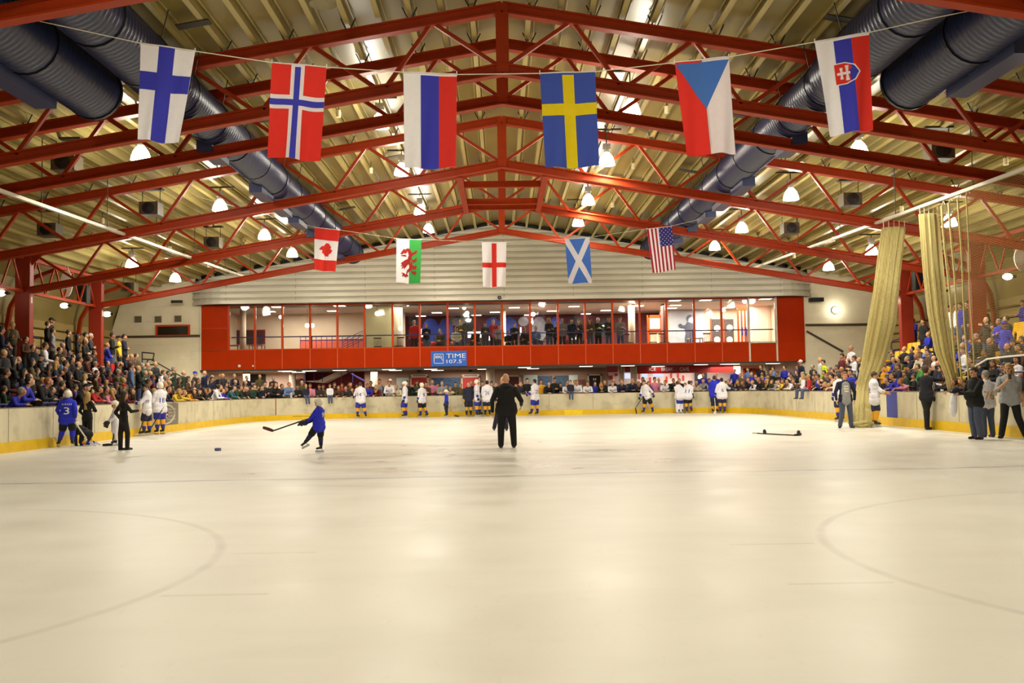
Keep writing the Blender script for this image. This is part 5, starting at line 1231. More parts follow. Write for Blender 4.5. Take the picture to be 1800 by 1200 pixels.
def hairspec(code):
    """B short brown, Bl long, Bx very long, 0 bald, Gt thinning, cK cap, nB beanie (n = knitted)"""
    if code == '0': return None, None, 'bald head'
    if code[0] == 'c': w_ = CW[code[1].lower()]; return 'cap', cloth('hat_'+code[1], w_[1]), w_[0]+' cap'
    if code[0] == 'n': w_ = CW[code[1].lower()]; return 'beanie', cloth('hat_'+code[1], w_[1]), w_[0]+' knitted hat'
    w_ = HC[code[0]]; k = {'': 'short', 'l': 'long', 'x': 'vlong', 't': 'thin'}[code[1:2]]; m = mat('hair_'+code[0], w_[1], .6, .2, 30)
    return k, m, ({'': 'short %s hair', 'l': 'long %s hair', 'x': 'long %s hair', 't': 'thinning %s hair'}[code[1:2]]) % w_[0]
# crowd bodies, grown once and shared
CV = .0155
def arms_sym(e, w_, d, n): return [((-e[0],)+e[1:], (-w_[0],)+w_[1:], (-d[0],)+d[1:], (-n[0],)+n[1:]), (e, w_, d, n)]
FOLD = [((-.24, -.06, 1.10), (.04, -.20, 1.16), (1, .1, .1), (0, 1, 0)), ((.24, -.06, 1.10), (-.05, -.22, 1.10), (-1, .15, .1), (0, 1, 0))]
HOLD = arms_sym((.23, -.03, 1.10), (.07, -.26, 1.16), (-.45, -.8, .3), (-1, 0, 0))
PHONE = [((-.25, -.16, 1.22), (-.09, -.26, 1.46), (.4, -.2, .8), (.3, 1, 0)), ((.24, -.12, 1.14), (.07, -.24, 1.34), (-.4, -.2, .8), (-.3, 1, 0))]
POCK = arms_sym((.27, .05, 1.13), (.19, -.07, .96), (-.3, -.3, -.9), (-1, 0, 0))
WAVE = [((-.24, -.02, 1.12), (-.16, -.22, 1.05), None, None), ((.3, -.12, 1.30), (.22, -.36, 1.42), None, None)]
SITL = arms_sym((.23, -.02, .0), (.12, -.25, .0), (-.3, -.9, -.2), (-.5, 0, -1))
PROTO = {}
def proto(key, **kw):
    vox = kw.pop('vox', CV); f = figure(**kw); me = grow(f, 'body_'+key, vox); PROTO[key] = (me, f.H.copy(), f.R.copy(), f.hs)
for g, fem in (('m', False), ('f', True)):
    bl = .92 if fem else 1.04
    proto('stand_'+g, bulk=bl, female=fem, head=(.2, .05, 0)); proto('fold_'+g, bulk=bl*1.03, female=fem, arms=FOLD, head=(-.15, .03, 0)); proto('hold_'+g, bulk=bl, female=fem, arms=HOLD, head=(.1, .12, 0))
    sl = [((-.11, -.40, .50), (-.12, -.38, .085), 0), ((.11, -.40, .50), (.12, -.38, .085), 0)]
    proto('sit_'+g, bulk=bl*1.03, female=fem, pel=(0, .02, .53), legs=sl, arms=arms_sym((.23, -.05, 1.12), (.11, -.30, 1.06), (-.4, -.9, -.1), (0, 0, -1)), head=(.25, .0, 0))
proto('pocket_m', bulk=1.06, arms=POCK, head=(.3, 0, 0)); proto('phone_m', arms=PHONE, head=(0, -.05, 0)); proto('wave_m', arms=WAVE, head=(.2, 0, 0)); proto('child_m', q=.74, arms=HOLD, head=(.15, 0, 0))
proto('sitfwd_m', bulk=1.06, pel=(0, .05, .53), lean=.5, legs=[((-.14, -.38, .50), (-.14, -.34, .085), 0), ((.14, -.38, .50), (.14, -.34, .085), 0)], arms=[((-.22, -.32, 1.02), (.0, -.46, 1.06), (.5, -.7, .1), (0, 0, -1)), ((.22, -.32, 1.02), (.02, -.48, 1.02), (-.5, -.7, .1), (0, 0, -1))], head=(.3, -.35, 0))
# leaning on the boards (rail top 1.03 m above the floor): five sizes, arms resting on the rail
LEAN = []
for i, (q, th, hz, bl, fem) in enumerate(((1.04, .52, 1.62, 1.05, False), (1.0, .56, 1.53, 1.0, False), (.96, .60, 1.43, .92, True), (.86, .48, 1.33, .92, False), (.78, .46, 1.2, .92, False))):
    az = 1.10/q; ys = -.69*math.sin(th)*.7
    A_ = [((-.25, ys-.08, az), (-.02, ys-.27, az), (.8, -.5, 0), (0, 0, -1)), ((.25, ys-.08, az), (.05, ys-.25, az+.01), (-.8, -.5, 0), (0, 0, -1))] if i % 2 == 0 else [((-.22, ys-.10, az), (-.13, ys-.34, az-.03), (.3, -.8, -.5), (0, 0, -1)), ((.24, ys-.08, az), (.02, ys-.26, az), (-.8, -.5, 0), (0, 0, -1))]
    f = figure(q=q, bulk=bl, lean=th, female=fem, arms=A_, head=((.3, -.3, .25, -.2, .1)[i], -.38, 0)); LEAN.append((grow(f, 'body_lean_%d' % i, CV), f.H.copy(), f.R.copy(), f.hs))
# child sitting on the rail, legs over the ice side
f = figure(q=.72, pel=(0, .02, 1.14), legs=[((-.10, -.36, 1.50), (-.10, -.40, 1.06), 0), ((.10, -.36, 1.50), (.10, -.40, 1.06), 0)], arms=arms_sym((.22, .0, 1.13), (.17, -.10, .96), (-.3, -.7, -.4), (0, 0, -1)), head=(.2, .0, 0))
PERCH = (grow(f, 'body_perch', CV), f.H.copy(), f.R.copy(), f.hs)

def off_of(x, y):
    """distance outwards from the inner face of the boards"""
    cx = XL+RC if x < 0 else XR-RC; cy = YF-RC
    if y > cy and (x < XL+RC or x > XR-RC): return math.hypot(x-cx, y-cy)-RC
    return max(XL-x if x < XC else x-XR, y-YF)
def inward(x, y):
    e = .05; g_ = Vector(((off_of(x+e, y)-off_of(x-e, y)), (off_of(x, y+e)-off_of(x, y-e)), 0)); return -g_.normalized()
def hit_off(px, py, o, y0=14, y1=60):
    d = ray(px, py); prev = None; t = y0/d.y
    while t < y1/d.y:
        q = E0+d*t; v = off_of(q.x, q.y)-o
        if prev is not None and prev < 0 <= v: return q
        prev = v; t += .04
    return None
RND = random.Random(11); DROPPED = []
TAKEN = [(XC+sg*19.05, ty) for sg in (-1, 1) for ty in (44.05, 37.4, 30.8)]*5
def crowding(x, y, r=.46): return sum(max(0, r-math.hypot(t[0]-x, t[1]-y)) for t in TAKEN)
def make_person(P, m, top, low, hair, root, rz, scale, label, px, group, acc=None, place=''):
    me, H, R, hs = P; i = RND.randrange(4)
    o = dressed('person', me, [SKIN[i], top, acc or top, low, SHOE, EYEM, LIP, GLOVE, SOCKY])
    o.location = root; o.rotation_euler = (0, 0, rz); o.scale = (scale,)*3
    k, hm, _ = hairspec(hair)
    if k: add_hair(o, (H, R, hs), k, hm)
    reg(o, px, label, 'person', group); return o
def crowd(zone, text):
    for item in text.split(';'):
        item = item.strip()
        if not item: continue
        p = item.split(','); px, py = float(p[0]), float(p[1]); tc = p[2].strip(); hc = p[3].strip(); pose = p[4].strip() if len(p) > 4 else ''
        tw, trgb = CW[tc[0]]; top = cloth(tc[0], trgb); low = cloth(*(('k', CW['k'][1]), ('j', CW['j'][1]), ('d', CW['d'][1]))[RND.randrange(3)]); acc = None
        stripe = len(tc) > 1
        if stripe: acc = cloth(tc[1], CW[tc[1]][1])
        fem = hc[1:2] in ('l', 'x') and hc[0] not in 'cn'; g = 'f' if fem else 'm'; hw = hairspec(hc)[2]
        cands = []
        if pose in ('f', 'F'):
            for P in LEAN:
                q = hit_off(px, py, .20 if zone != 'F' else .22)
                if q is None: continue
                n = inward(q.x, q.y); rz = math.atan2(n.x, -n.y); M = Matrix.Rotation(rz, 3, 'Z'); h = M @ P[1]; cands.append((abs(q.z-.12-h.z), P, Vector((q.x-h.x, q.y-h.y, q.z-h.z)), rz, 1.0, 'leaning on the boards'))
            c = min(cands, key=lambda c: c[0]); c[2].z = max(.06, min(.24, c[2].z)); desc = c[5]
            if crowding(c[2].x, c[2].y, .40) > .08: pose = '' if c[1] in LEAN[:3] else 'c'; cands = []
        if pose == 'p':
            P = PERCH; q = hit_off(px, py, .03); n = inward(q.x, q.y); rz = math.atan2(n.x, -n.y); h = Matrix.Rotation(rz, 3, 'Z') @ P[1]; low = cloth('j', CW['j'][1]); c = (0, P, Vector((q.x-h.x, q.y-h.y, 1.15-1.055)), rz, 1.0, ''); desc = 'child sitting on the boards'
        elif pose != 'f':
            keys = {'': ['stand_'+g, 'fold_'+g, 'hold_'+g] if fem else ['stand_m', 'fold_m', 'hold_m', 'pocket_m', 'wave_m'], 's': ['sit_'+g] if fem else ['sit_m', 'sitfwd_m'], 'x': ['fold_'+g], 'ph': ['phone_m'], 'c': ['child_m'], 'k': ['pocket_m'], 'h': ['hold_'+g], 't': ['stand_'+g]}[pose]
            key = keys[RND.randrange(len(keys))]; P = PROTO[key]; seated = key.startswith('sit')
            if zone == 'G':
                q = min((at(px, py, GY+d_) for d_ in (.9, 1.15, 1.4, 1.65, 1.9, 2.2)), key=lambda v: crowding(v.x, v.y, .55)+.02*v.y); h = P[1]; s_ = min(1.1, max(.8, (q.z-GF)/h.z)); c = (0, P, Vector((q.x-h.x*s_, q.y-h.y*s_, GF)), RND.uniform(-.5, .5), s_, '')
            else:
                for o_ in ([.62, .85, 1.1, 1.4, 1.7] if zone == 'F' else [.6, 1.05, 1.8, 2.6, 3.4, 4.2, 5.0, 5.8, 6.6, 7.4]):
                    q = hit_off(px, py, o_)
                    if q is None or q.y > GY-.5 and zone != 'F' or (zone in 'LR' and o_ > 5 and q.y > YEND[-1 if q.x < 0 else 1]): continue
                    fz = floor_z(q.x, q.y, o_); h = P[1].z; s_ = (q.z-fz)/h; cands.append((abs(s_-1)+(.9*max(0, s_-1.12)+.9*max(0, .66-s_))*3+1.6*crowding(q.x, q.y), o_, q, s_, fz))
                if not cands: print('no place', item); continue
                _, o_, q, s_, fz = min(cands, key=lambda c: c[0]); s_ = min(1.12, max(.66, s_)); n = inward(q.x, q.y); rz = math.atan2(n.x, -n.y)+RND.uniform(-.35, .35)
                if zone == 'L' and q.y < 44: rz += .35
                h = Matrix.Rotation(rz, 3, 'Z') @ P[1]*s_; c = (0, P, Vector((q.x-h.x, q.y-h.y, fz)), rz, s_, '')
            desc = {'s': 'seated', 'x': 'arms folded', 'ph': 'holding a phone up', 'c': ''}.get(pose, '')
        if zone != 'G' and pose not in ('p',) and crowding(c[2].x, c[2].y, .40) > .09: DROPPED.append(item); continue
        TAKEN.append((c[2].x, c[2].y))
        if pose not in ('f', 'p') and zone != 'G' and seated:
            b = Matrix.Rotation(c[3], 3, 'Z') @ Vector((0, .02, 0)); col = 'r' if zone == 'L' else 'y'
            if q.y < YEND[-1 if q.x < 0 else 1]: seat(c[2].x+b.x, c[2].y+b.y, fz, c[3], col, 'occupied %s seat on the %s terrace' % (('red', 'left') if zone == 'L' else ('yellow', 'right')), px)
        kid = pose in ('c', 'p') or (pose == 'f' and c[1] in LEAN[3:])
        where = {'L': 'on the left terrace' if px < 236 else 'in the left corner', 'F': 'behind the far boards', 'R': 'on the right terrace' if px > 1545 else 'in the right corner', 'G': 'behind the gallery glass'}[zone]
        if pose == 'p': where = {'L': 'at left', 'F': 'at the far end', 'R': 'at right', 'G': ''}[zone]
        if pose == 'f': desc = 'leaning on the %s boards' % {'L': 'left', 'F': 'far', 'R': 'right'}[zone]; where = ''
        topw = tw+(' and '+CW[tc[1]][0] if stripe else '')
        lab = '%s, %s, %s top%s%s' % ('child' if kid and 'child' not in desc else 'person', hw, topw, ', '+desc if desc else '', ' '+where if where else '')
        make_person(c[1], g, top, low, hc, c[2], c[3], c[4], lab, px, {'L': 'spectators on the left', 'F': 'spectators behind the far boards', 'R': 'spectators on the right', 'G': 'visitors in the gallery'}[zone], acc)
crowd('L', '''3,580,n,K; 13,606,k,K,s; 33,567,k,Bl,t; 43,563,k,Ll,h; 54,562,k,B,t; 84,570,k,B; 91,564,k,cK,t; 93,582,g,B,k; 121,585,k,B,t; 137,592,k,Kl,t; 151,589,k,K,t; 160,591,d,W,x; 151,600,k,0,x; 198,581,k,B,h; 210,595,y,cK,t; 219,587,n,B,x; 189,607,ba,0,x;
80,608,wa,B,s; 4,627,k,B,s; 24,634,k,Kl,s; 33,632,k,Gt,s; 56,636,o,Kl,s; 72,628,k,cN,s; 87,645,s,Bl,c; 99,641,n,Ll,s; 129,627,e,B,s; 141,632,d,B,s; 138,642,k,Bt,s; 157,631,s,B,s; 166,621,k,B,s; 213,640,n,Bt,s; 231,643,l,B,t; 244,648,k,0,h; 206,640,k,Bl,s;
12,655,k,B,s; 42,655,k,Kl,s; 66,652,d,Bl,s; 108,655,k,B,s; 122,660,k,Kl,s; 116,640,s,B,s; 180,650,d,Bl,s; 168,640,w,G,s; 193,655,m,Bl,s; 222,656,k,B,s;
53,670,b,K,f; 39,688,bw,G,f; 86,668,k,R,f; 8,684,e,B,c; 110,676,k,B,c; 150,662,c,Ll,c; 169,662,o,B,c; 133,681,u,B,c; 153,681,kw,cK,f; 175,685,rw,B,f; 199,688,p,Ll,f; 205,677,k,Bl,c; 219,680,k,cR,c; 232,688,m,Bl,f; 188,672,a,Ll,c; 120,690,d,R,f; 242,671,n,B,c;
287,655,w,B; 280,660,w,Kl; 269,664,m,Bl; 296,656,n,B; 306,649,e,G,t; 292,665,d,G; 290,676,c,0; 315,668,s,Bl; 323,656,e,Gt; 320,674,u,B,c; 331,666,s,Bl; 340,672,s,Bx; 328,678,a,Ll,c; 348,669,d,Bl; 343,657,d,cB; 360,656,ny,0,t; 364,664,c,cB,t; 373,667,n,K; 387,661,ky,0,t; 255,660,s,B; 262,672,k,Bl; 301,672,t,B,c; 312,679,n,Bl,c; 334,684,w,B,c; 352,677,k,Bl,c;
360,686,k,Bl,f; 367,686,e,B,f; 387,680,w,B,f; 391,686,b,B,f; 412,682,t,B,f; 423,681,e,B,f; 431,682,k,K,f; 297,684,n,B,f; 316,688,y,Ll,f; 325,690,y,L,f; 340,688,a,Bx,f; 307,689,p,Bl,f; 397,684,b,B,f; 378,676,s,Bl,c; 403,675,k,B,c; 350,689,d,Bl,f; 284,682,k,B,f; 272,688,g,L,f; 437,676,d,K,c''')
crowd('F', '''447,679,e,B; 453,681,k,B,f; 460,681,n,B,f; 475,681,g,B,f; 485,676,k,B,f; 496,679,n,B,f; 509,676,l,R,f; 531,673,o,W; 538,684,n,L,p; 545,678,p,B; 553,686,wb,B,f; 561,680,d,B; 568,680,o,Bl,f; 580,675,w,Bl,p; 595,681,s,K,f; 601,678,r,R; 608,682,d,B,f; 619,685,k,B,f; 627,679,u,B; 646,678,b,B,f; 661,680,m,Ll,f; 667,667,g,B; 684,673,w,B,f; 686,667,c,cW; 697,680,c,L,f; 716,673,k,B; 725,680,k,G,f; 749,675,s,B; 757,681,e,K,f; 760,672,p,0; 777,674,g,G; 779,682,d,R,f; 785,679,n,B; 791,683,c,L,f; 801,675,o,B; 848,674,k,B; 864,674,k,B; 872,677,o,L,f; 733,673,e,Bl; 523,680,k,B; 588,676,k,Bl; 614,676,s,Bl; 652,674,d,K; 708,677,s,B; 770,677,k,Bl; 466,675,d,B; 478,675,k,Kl;
907,678,n,B,f; 927,669,k,K; 951,671,a,B; 965,674,k,B,f; 975,668,k,B; 997,675,w,0,f; 1003,679,n,B,p; 1014,672,wa,B,f; 1033,674,wb,K,f; 1057,676,k,Ll,f; 1064,675,n,B; 1077,674,wb,B,f; 1093,671,n,G,f; 1103,676,o,B,c; 1112,669,n,0,f; 1123,674,k,R,f; 1130,667,s,B; 1151,667,p,K; 1158,668,g,0; 1160,678,r,Bl,f; 1169,672,wn,B,f; 1184,669,k,K,f; 1194,669,n,B,f; 1215,673,s,B; 1224,674,c,W,f; 1236,669,g,B,f; 1247,669,k,B,f; 1276,673,k,K; 1296,672,d,L,f; 1305,673,s,R,f; 918,676,d,Bl; 942,677,o,Bl,f; 985,676,k,B; 1022,677,n,B; 1046,677,d,B; 1140,674,u,Bl,f; 1176,677,k,B,f; 1204,676,m,Bl,f; 1230,677,k,B; 1286,677,e,Bl''')
crowd('R', '''1315,667,n,B,f; 1322,672,w,L,f; 1333,667,k,R,f; 1340,662,s,B; 1347,670,e,Ll,f; 1357,671,g,Bl,f; 1355,655,kw,G,t; 1366,657,k,B,t; 1369,671,y,K,f; 1376,670,s,B,f; 1384,670,w,K,f; 1395,670,s,B,f; 1401,645,bw,R,h; 1407,637,n,cW,t; 1411,664,w,Ll,p; 1421,667,r,L,p; 1417,662,k,Kl; 1431,663,s,B; 1437,662,ba,B; 1441,627,wb,0,t; 1447,637,h,K,t; 1448,655,o,B; 1453,662,n,R; 1479,611,m,K,t; 1495,597,wb,0,x; 1497,610,w,B,t; 1485,629,d,R; 1479,637,s,B; 1488,642,b,G; 1479,650,g,L; 1471,646,d,B; 1461,661,s,K; 1501,630,w,B; 1507,641,wb,B; 1449,676,s,Ll,f; 1456,678,p,L,f; 1464,671,c,L,f; 1470,664,d,Bl; 1440,671,n,B,f; 1494,655,b,B; 1500,662,k,Bl; 1508,672,k,B,f; 1427,674,n,B,f; 1391,661,d,B; 1350,662,k,Bl; 1328,661,n,B;
1597,556,k,B,t; 1605,564,ba,B,h; 1622,565,k,K,t; 1570,633,bw,L,s; 1568,620,k,B,s; 1594,631,n,G,s; 1611,625,c,0,s; 1624,632,b,cB,s; 1630,620,s,B,s; 1641,630,w,Gt,s; 1597,648,k,K,c; 1551,650,a,0,c; 1555,640,a,R,s; 1569,661,b,B,f; 1583,670,p,R,f; 1578,645,n,B,s; 1612,645,G,B,s; 1635,648,k,B,c; 1648,640,d,Gt,s; 1656,655,wb,B,c; 1558,668,b,B,f; 1606,662,k,B,c; 1655,668,d,B,f; 1590,657,e,B,c;
1671,596,w,B,s; 1680,592,o,Bl,s; 1695,593,b,B,s; 1715,593,k,G,s; 1739,600,k,0,s; 1733,563,d,Gt; 1755,566,bw,G; 1765,571,b,cB; 1732,545,k,0,t; 1757,583,a,K,s; 1780,603,d,cS,s; 1795,597,d,B,s; 1693,616,wa,B,s; 1756,629,n,B,s; 1787,632,w,Kl,s; 1680,534,wb,K,t; 1700,534,kw,B,t; 1688,538,b,B,t; 1797,533,b,B,h; 1722,600,k,B,s; 1706,600,g,B,s; 1745,575,o,B; 1770,610,d,Gt,s; 1730,620,k,B,s; 1745,640,k,Bl,s; 1765,645,d,B,s; 1720,640,n,B,c; 1704,634,k,B,s; 1790,612,s,B,s; 1660,612,w,B,s; 1668,630,g,B,s; 1684,640,k,B,c; 1690,668,s,cY,f; 1677,672,k,B,f; 1778,655,k,B,c; 1760,662,n,Bl,c; 1655,545,k,B,t; 1667,543,w,B,t''')
crowd('G', '''728,567,r,G,t; 749,572,k,B,h; 776,580,o,B,s; 802,573,c,K,s; 810,565,o,L,h; 853,570,d,B,h; 867,563,r,Gt,t; 878,573,g,B,t; 904,571,k,B,x; 942,574,l,W,s; 965,562,k,Ll,x; 988,563,g,0,x; 1005,564,n,B,t; 1018,565,k,Bl,h; 1037,564,o,Bl,x; 1051,559,e,cW,h; 1070,559,d,B,h; 1090,560,g,K,h; 894,585,d,B,s; 925,577,k,B,s; 978,570,k,K,t; 838,580,k,K,s''')
# ------------------------------------------------------------------ people on the ice
def W(name, rgb): return cloth(name, rgb)
WJ = W('white_jersey', (226, 224, 232)); BLUJ = W('blue_jersey', (34, 44, 196)); AMB = W('amber', CW['a'][1]); NAVY = W('navy_pants', (30, 32, 66)); ROY = W('royal_pants', (40, 44, 150)); BLK = W('black_wear', (15, 15, 16)); JEANS = W('jeans', (74, 82, 104)); DBLU = W('dark_blue_wear', (26, 28, 52)); GRYT = W('grey_tee', (146, 146, 146)); POLO = W('grey_polo', (152, 154, 158)); NUMB = mat('number_blue', (44, 48, 150), .8); NUMW = mat('number_white', (236, 236, 240), .8); NUMA = mat('number_amber', (206, 140, 30), .8); BLADE = mat('skate_steel', (196, 196, 200), .3, metal=.6); WHELM = mat('helmet_white', (232, 226, 206), .35)
MITT = mat('hockey_glove', (34, 32, 40), .7)
def wear(obj, txt, m, size, z, rz_face=PI, dx=0, wid=None, parent=None, name='number'):
    """lettering laid onto the cloth; rz_face: local direction the lettering looks towards (0 = chest)"""
    t = text_mesh(name, txt, size, m, None, .004)
    if wid: fit(t, wid, size*.72)
    me = t.data; bm = bmesh.new(); bm.from_mesh(obj.data); bvh = BVHTree.FromBMesh(bm); bm.free()
    M = Matrix.Rotation(rz_face, 4, 'Z'); d = (M @ Vector((0, 1, 0, 0))).to_3d()
    for v in me.vertices:
        p = (M @ Vector((v.co.x+dx, -1.0, 0, 1))).to_3d(); p.z = z+v.co.z; h = bvh.ray_cast(p, d)
        v.co = (h[0] if h[0] else p+d*.9)-d*(.006-v.co.y*.5)
    t.parent = obj; return t
def hero(px, py, top_py, rz, label, mats, hair, fig, vox=.0115, skates=False, head_s=1.0, group=None, skin=0, z0=None, dxy=(0, 0)):
    g = gnd(px, py)
    if g.y > YF-.55: g = at(px, py, YF-.55); g.z = 0
    hgt = (py-top_py)/F_PX*g.y; q = (hgt-(.06 if skates else 0))/1.755 if 'q' not in fig else fig.pop('q')
    Rm = Matrix.Rotation(-rz, 3, 'Z')
    def loc(v): return tuple(Rm @ Vector(v))          # joints are given along the world axes and turned into the figure's own frame
    if 'arms' in fig and fig['arms']: fig['arms'] = [tuple(loc(x) if x is not None else None for x in a) for a in fig['arms']]
    if 'legs' in fig and fig['legs']: fig['legs'] = [(loc(l[0]), loc(l[1]), l[2] if len(l) > 2 else 0)+((loc(l[3]),) if len(l) > 3 else ()) for l in fig['legs']]
    if 'pel' in fig: fig['pel'] = tuple(Vector(loc(fig['pel']))*q)
    f = figure(q=q, hand_r=.0098, **fig); me = grow(f, 'person_body', vox)
    o = dressed('person', me, [SKIN[skin], mats.get('top'), mats.get('acc', mats['top']), mats['low'], mats.get('shoe', SHOE), EYEM, LIP, mats.get('glove', GLOVE), mats.get('sock', SOCKY)])
    o.location = (g.x+dxy[0], g.y+dxy[1], (.055 if skates else 0) if z0 is None else z0); o.rotation_euler = (0, 0, rz)
    k, hm, _ = hairspec(hair) if hair != 'H' else ('helmet', WHELM, '')
    if k: add_hair(o, (f.H, f.R, f.hs), k, hm, head_s)
    if skates:
        lg = fig.get('legs') or [((-.105, -.015, .50), (-.115, .03, .085), 0), ((.105, -.015, .50), (.115, .03, .085), 0)]
        for l in lg:
            a = Vector(l[1])*q; yaw = l[2] if len(l) > 2 else 0; d = Vector((math.sin(yaw), -math.cos(yaw), 0))
            if len(l) > 3: d = Vector(l[3]).normalized()
            up = Vector((0, 0, 1)); up = (up-d*up.dot(d)).normalized(); b = a-up*(.085*q+.03)
            MB().bar(b-d*.10*q, b+d*.20*q, .012, .05, up).bar(b-d*.05*q+up*.03, b-d*.02*q+up*.03, .02, .06, up).bar(b+d*.12*q+up*.03, b+d*.15*q+up*.03, .02, .06, up).build('skate_blade', BLADE, o)
    reg(o, px, label, 'person', group); o['q'] = q; return o
def stick(a, b, c, lab, px, shaft=BLACK, blade=BLACK, bw=.07):
    """shaft from a to heel b, blade from b to toe c (world points)"""
    a, b, c = Vector(a), Vector(b), Vector(c); e = empty('hockey_stick', tuple(b), 0); reg(e, px, lab, 'hockey stick', 'hockey sticks'); o = Vector(b)
    MB().bar(a-o, b-o, .022, .032).build('shaft', shaft, e)
    d = (c-b); mb = MB(); n = 6; up = Vector((0, 0, 1)); s_ = d.cross(up); s_ = s_.normalized() if s_.length > 1e-4 else Vector((1, 0, 0))
    up = s_.cross(d).normalized()
    for i in range(n): mb.bar(d*(i/n)+s_*.03*math.sin(PI*i/n), d*((i+1)/n)+s_*.03*math.sin(PI*(i+1)/n), .012, bw*(.8+.2*math.sin(PI*(i+.5)/n)), up)
    mb.build('blade', blade, e); MB().bar(a-o, a.lerp(b, .12)-o, .028, .038).build('grip_tape', mat('grip_tape', (196, 190, 176), .8), e); return e
# big man in black, back to the camera
m1 = hero(891, 787, 657, PI, 'big bald person in black hooded top and trousers, back turned, mid ice', dict(top=BLK, low=BLK, acc=BLK), '0',
     dict(bulk=1.34, arms=[((.36, .06, 1.10), (.36, .24, 1.0), (-.1, .5, -.8), (-1, 0, 0)), ((-.33, -.02, 1.12), (-.33, .05, .84), (0, .15, -1), (1, 0, 0))], legs=[((.15, 0, .5), (.17, -.02, .085), .15), ((-.13, 0, .5), (-.14, -.02, .085), -.15)], head=(-.1, .08, 0), curl=.6, belly=1), .0092)
MB().tube([(-.1, .12, 1.42), (0, .15, 1.38), (.1, .12, 1.42), (.07, .10, 1.48), (-.07, .10, 1.48), (-.1, .12, 1.42)], .045, 8).build('hood', BLK, m1, True)
hero(885, 757, 662, 0, 'bald person in navy walking just behind the big man in black, hand raised', dict(top=DBLU, low=DBLU), '0',
     dict(bulk=1.05, arms=[((-.26, -.05, 1.12), (-.22, -.2, .95), None, None), ((.36, -.12, 1.22), (.56, -.2, 1.44), (.1, -.2, .9), (0, -1, 0))], legs=[((-.2, -.12, .52), (-.30, .10, .10), 0), ((.08, 0, .5), (.10, .02, .085), 0)], head=(-.35, .05, .1)), .0105)
# young skater shooting on the left
sk = hero(561, 796, 704, -2.0, 'small skater in blue jersey and white helmet swinging through a shot', dict(top=BLUJ, acc=NAVY, low=BLK, glove=MITT, sock=W('sock_dark', (40, 38, 74))), 'H',
     dict(jersey=True, glove=True, bulk=1.12, arms=[((-.16, .22, 1.12), (-.42, .10, .98), (-1, -.1, -.2), (0, 0, -1)), ((-.26, -.2, 1.12), (-.5, -.06, 1.0), (-1, .1, -.2), (0, 0, -1))],
          legs=[((.02, .16, .5), (.05, .1, .10), .6), ((-.26, -.12, .56), (-.46, -.10, .30), -.3, (-.9, .1, -.45))], head=(.1, .15, 0)), .0105, True, 1.0)
wear(sk, '10', NUMW, .12, 1.0*sk['q']*1.12, -PI/2, 0, .10)
wear(sk, '9', NUMW, .15, 1.25*sk['q'], PI, 0, .08)
Y = 22.2; stick(at(541, 736, Y), at(480, 757, Y-.1), at(462, 751, Y-.1), 'hockey stick with dark reddish blade swung by the small skater in blue', 500, BLACK, mat('blade_maroon', (92, 44, 36), .5), .075)
# group by the left boards
GRP = 'skaters on the ice'
p3 = hero(118, 786, 688, PI+.25, 'skater in blue jersey with white number three and white helmet, back turned', dict(top=BLUJ, acc=ROY, low=BLK, glove=W('glove_cream', (196, 176, 130)), sock=BLUJ), 'H',
     dict(jersey=True, glove=True, bulk=1.08, arms=[((.30, -.08, 1.12), (.24, .02, .88), None, None), ((-.32, -.02, 1.14), (-.30, .12, .98), None, None)], legs=[((.15, .05, .5), (.17, -.02, .10), -.2), ((-.16, .02, .5), (-.24, -.05, .10), .5)], head=(.2, .1, 0)), .0115, True)
wear(p3, '3', NUMW, .27, 1.12*p3['q'], PI, 0, .14); wear(p3, '||||||', NUMW, .07, 1.33*p3['q'], PI, 0, .24, name='name_lettering')
Y = gnd(118, 786).y; stick(at(132, 742, Y-.25), at(150, 768, Y-.3), at(152, 774, Y-.3), 'white shafted stick held by the blue skater numbered three', 140, WHITE, WHITE); stick(at(112, 728, Y+.2), at(103, 780, Y+.25), at(95, 768, Y+.25), 'stick with pale upturned blade beside the kneeling goalie', 98, WHITE, WHITE)
hero(153, 781, 690, PI-.3, 'person with long blond hair in black beside the blue skater numbered three', dict(top=BLK, low=BLK), 'Lx', dict(female=True, bulk=1.0, arms=[((.26, .05, 1.12), (.12, .24, 1.12), None, None), ((-.25, 0, 1.12), (-.22, .16, 1.0), None, None)], head=(.2, .1, 0)), .0115)
hero(150, 783, 742, -2.2, 'small goalie kneeling bent over on the ice in white pads', dict(top=BLK, acc=ROY, low=BLK, glove=WJ, sock=AMB, shoe=WJ), 'H', dict(q=.72, jersey=True, glove=True, pel=(0, 0, .48), lean=1.25, arms=[((-.25, .2, .45), (-.28, .25, .12), (0, 0, -1), (1, 0, 0)), ((-.3, -.15, .45), (-.3, -.15, .12), (0, 0, -1), (1, 0, 0))], legs=[((-.05, .22, .14), (.34, .26, .09), 0, (1, 0, -.3)), ((-.05, -.22, .14), (.36, -.24, .09), 0, (1, 0, -.3))], head=(0, .3, 0)), .0115, False, group=None, z0=.0)
w8 = hero(217, 791, 688, PI-.9, 'person with very long dark hair in black suit standing on ice', dict(top=BLK, low=W('suit_dark', (30, 24, 27))), 'Bx', dict(female=True, bulk=.98, arms=[((.2, .06, 1.14), (.34, .26, 1.16), None, None), ((-.22, -.05, 1.12), (-.14, .1, .92), None, None)], legs=[((.10, .05, .5), (.10, .03, .085), .3), ((-.08, -.02, .5), (-.07, -.05, .085), .1)], head=(.1, .1, 0)), .0098)
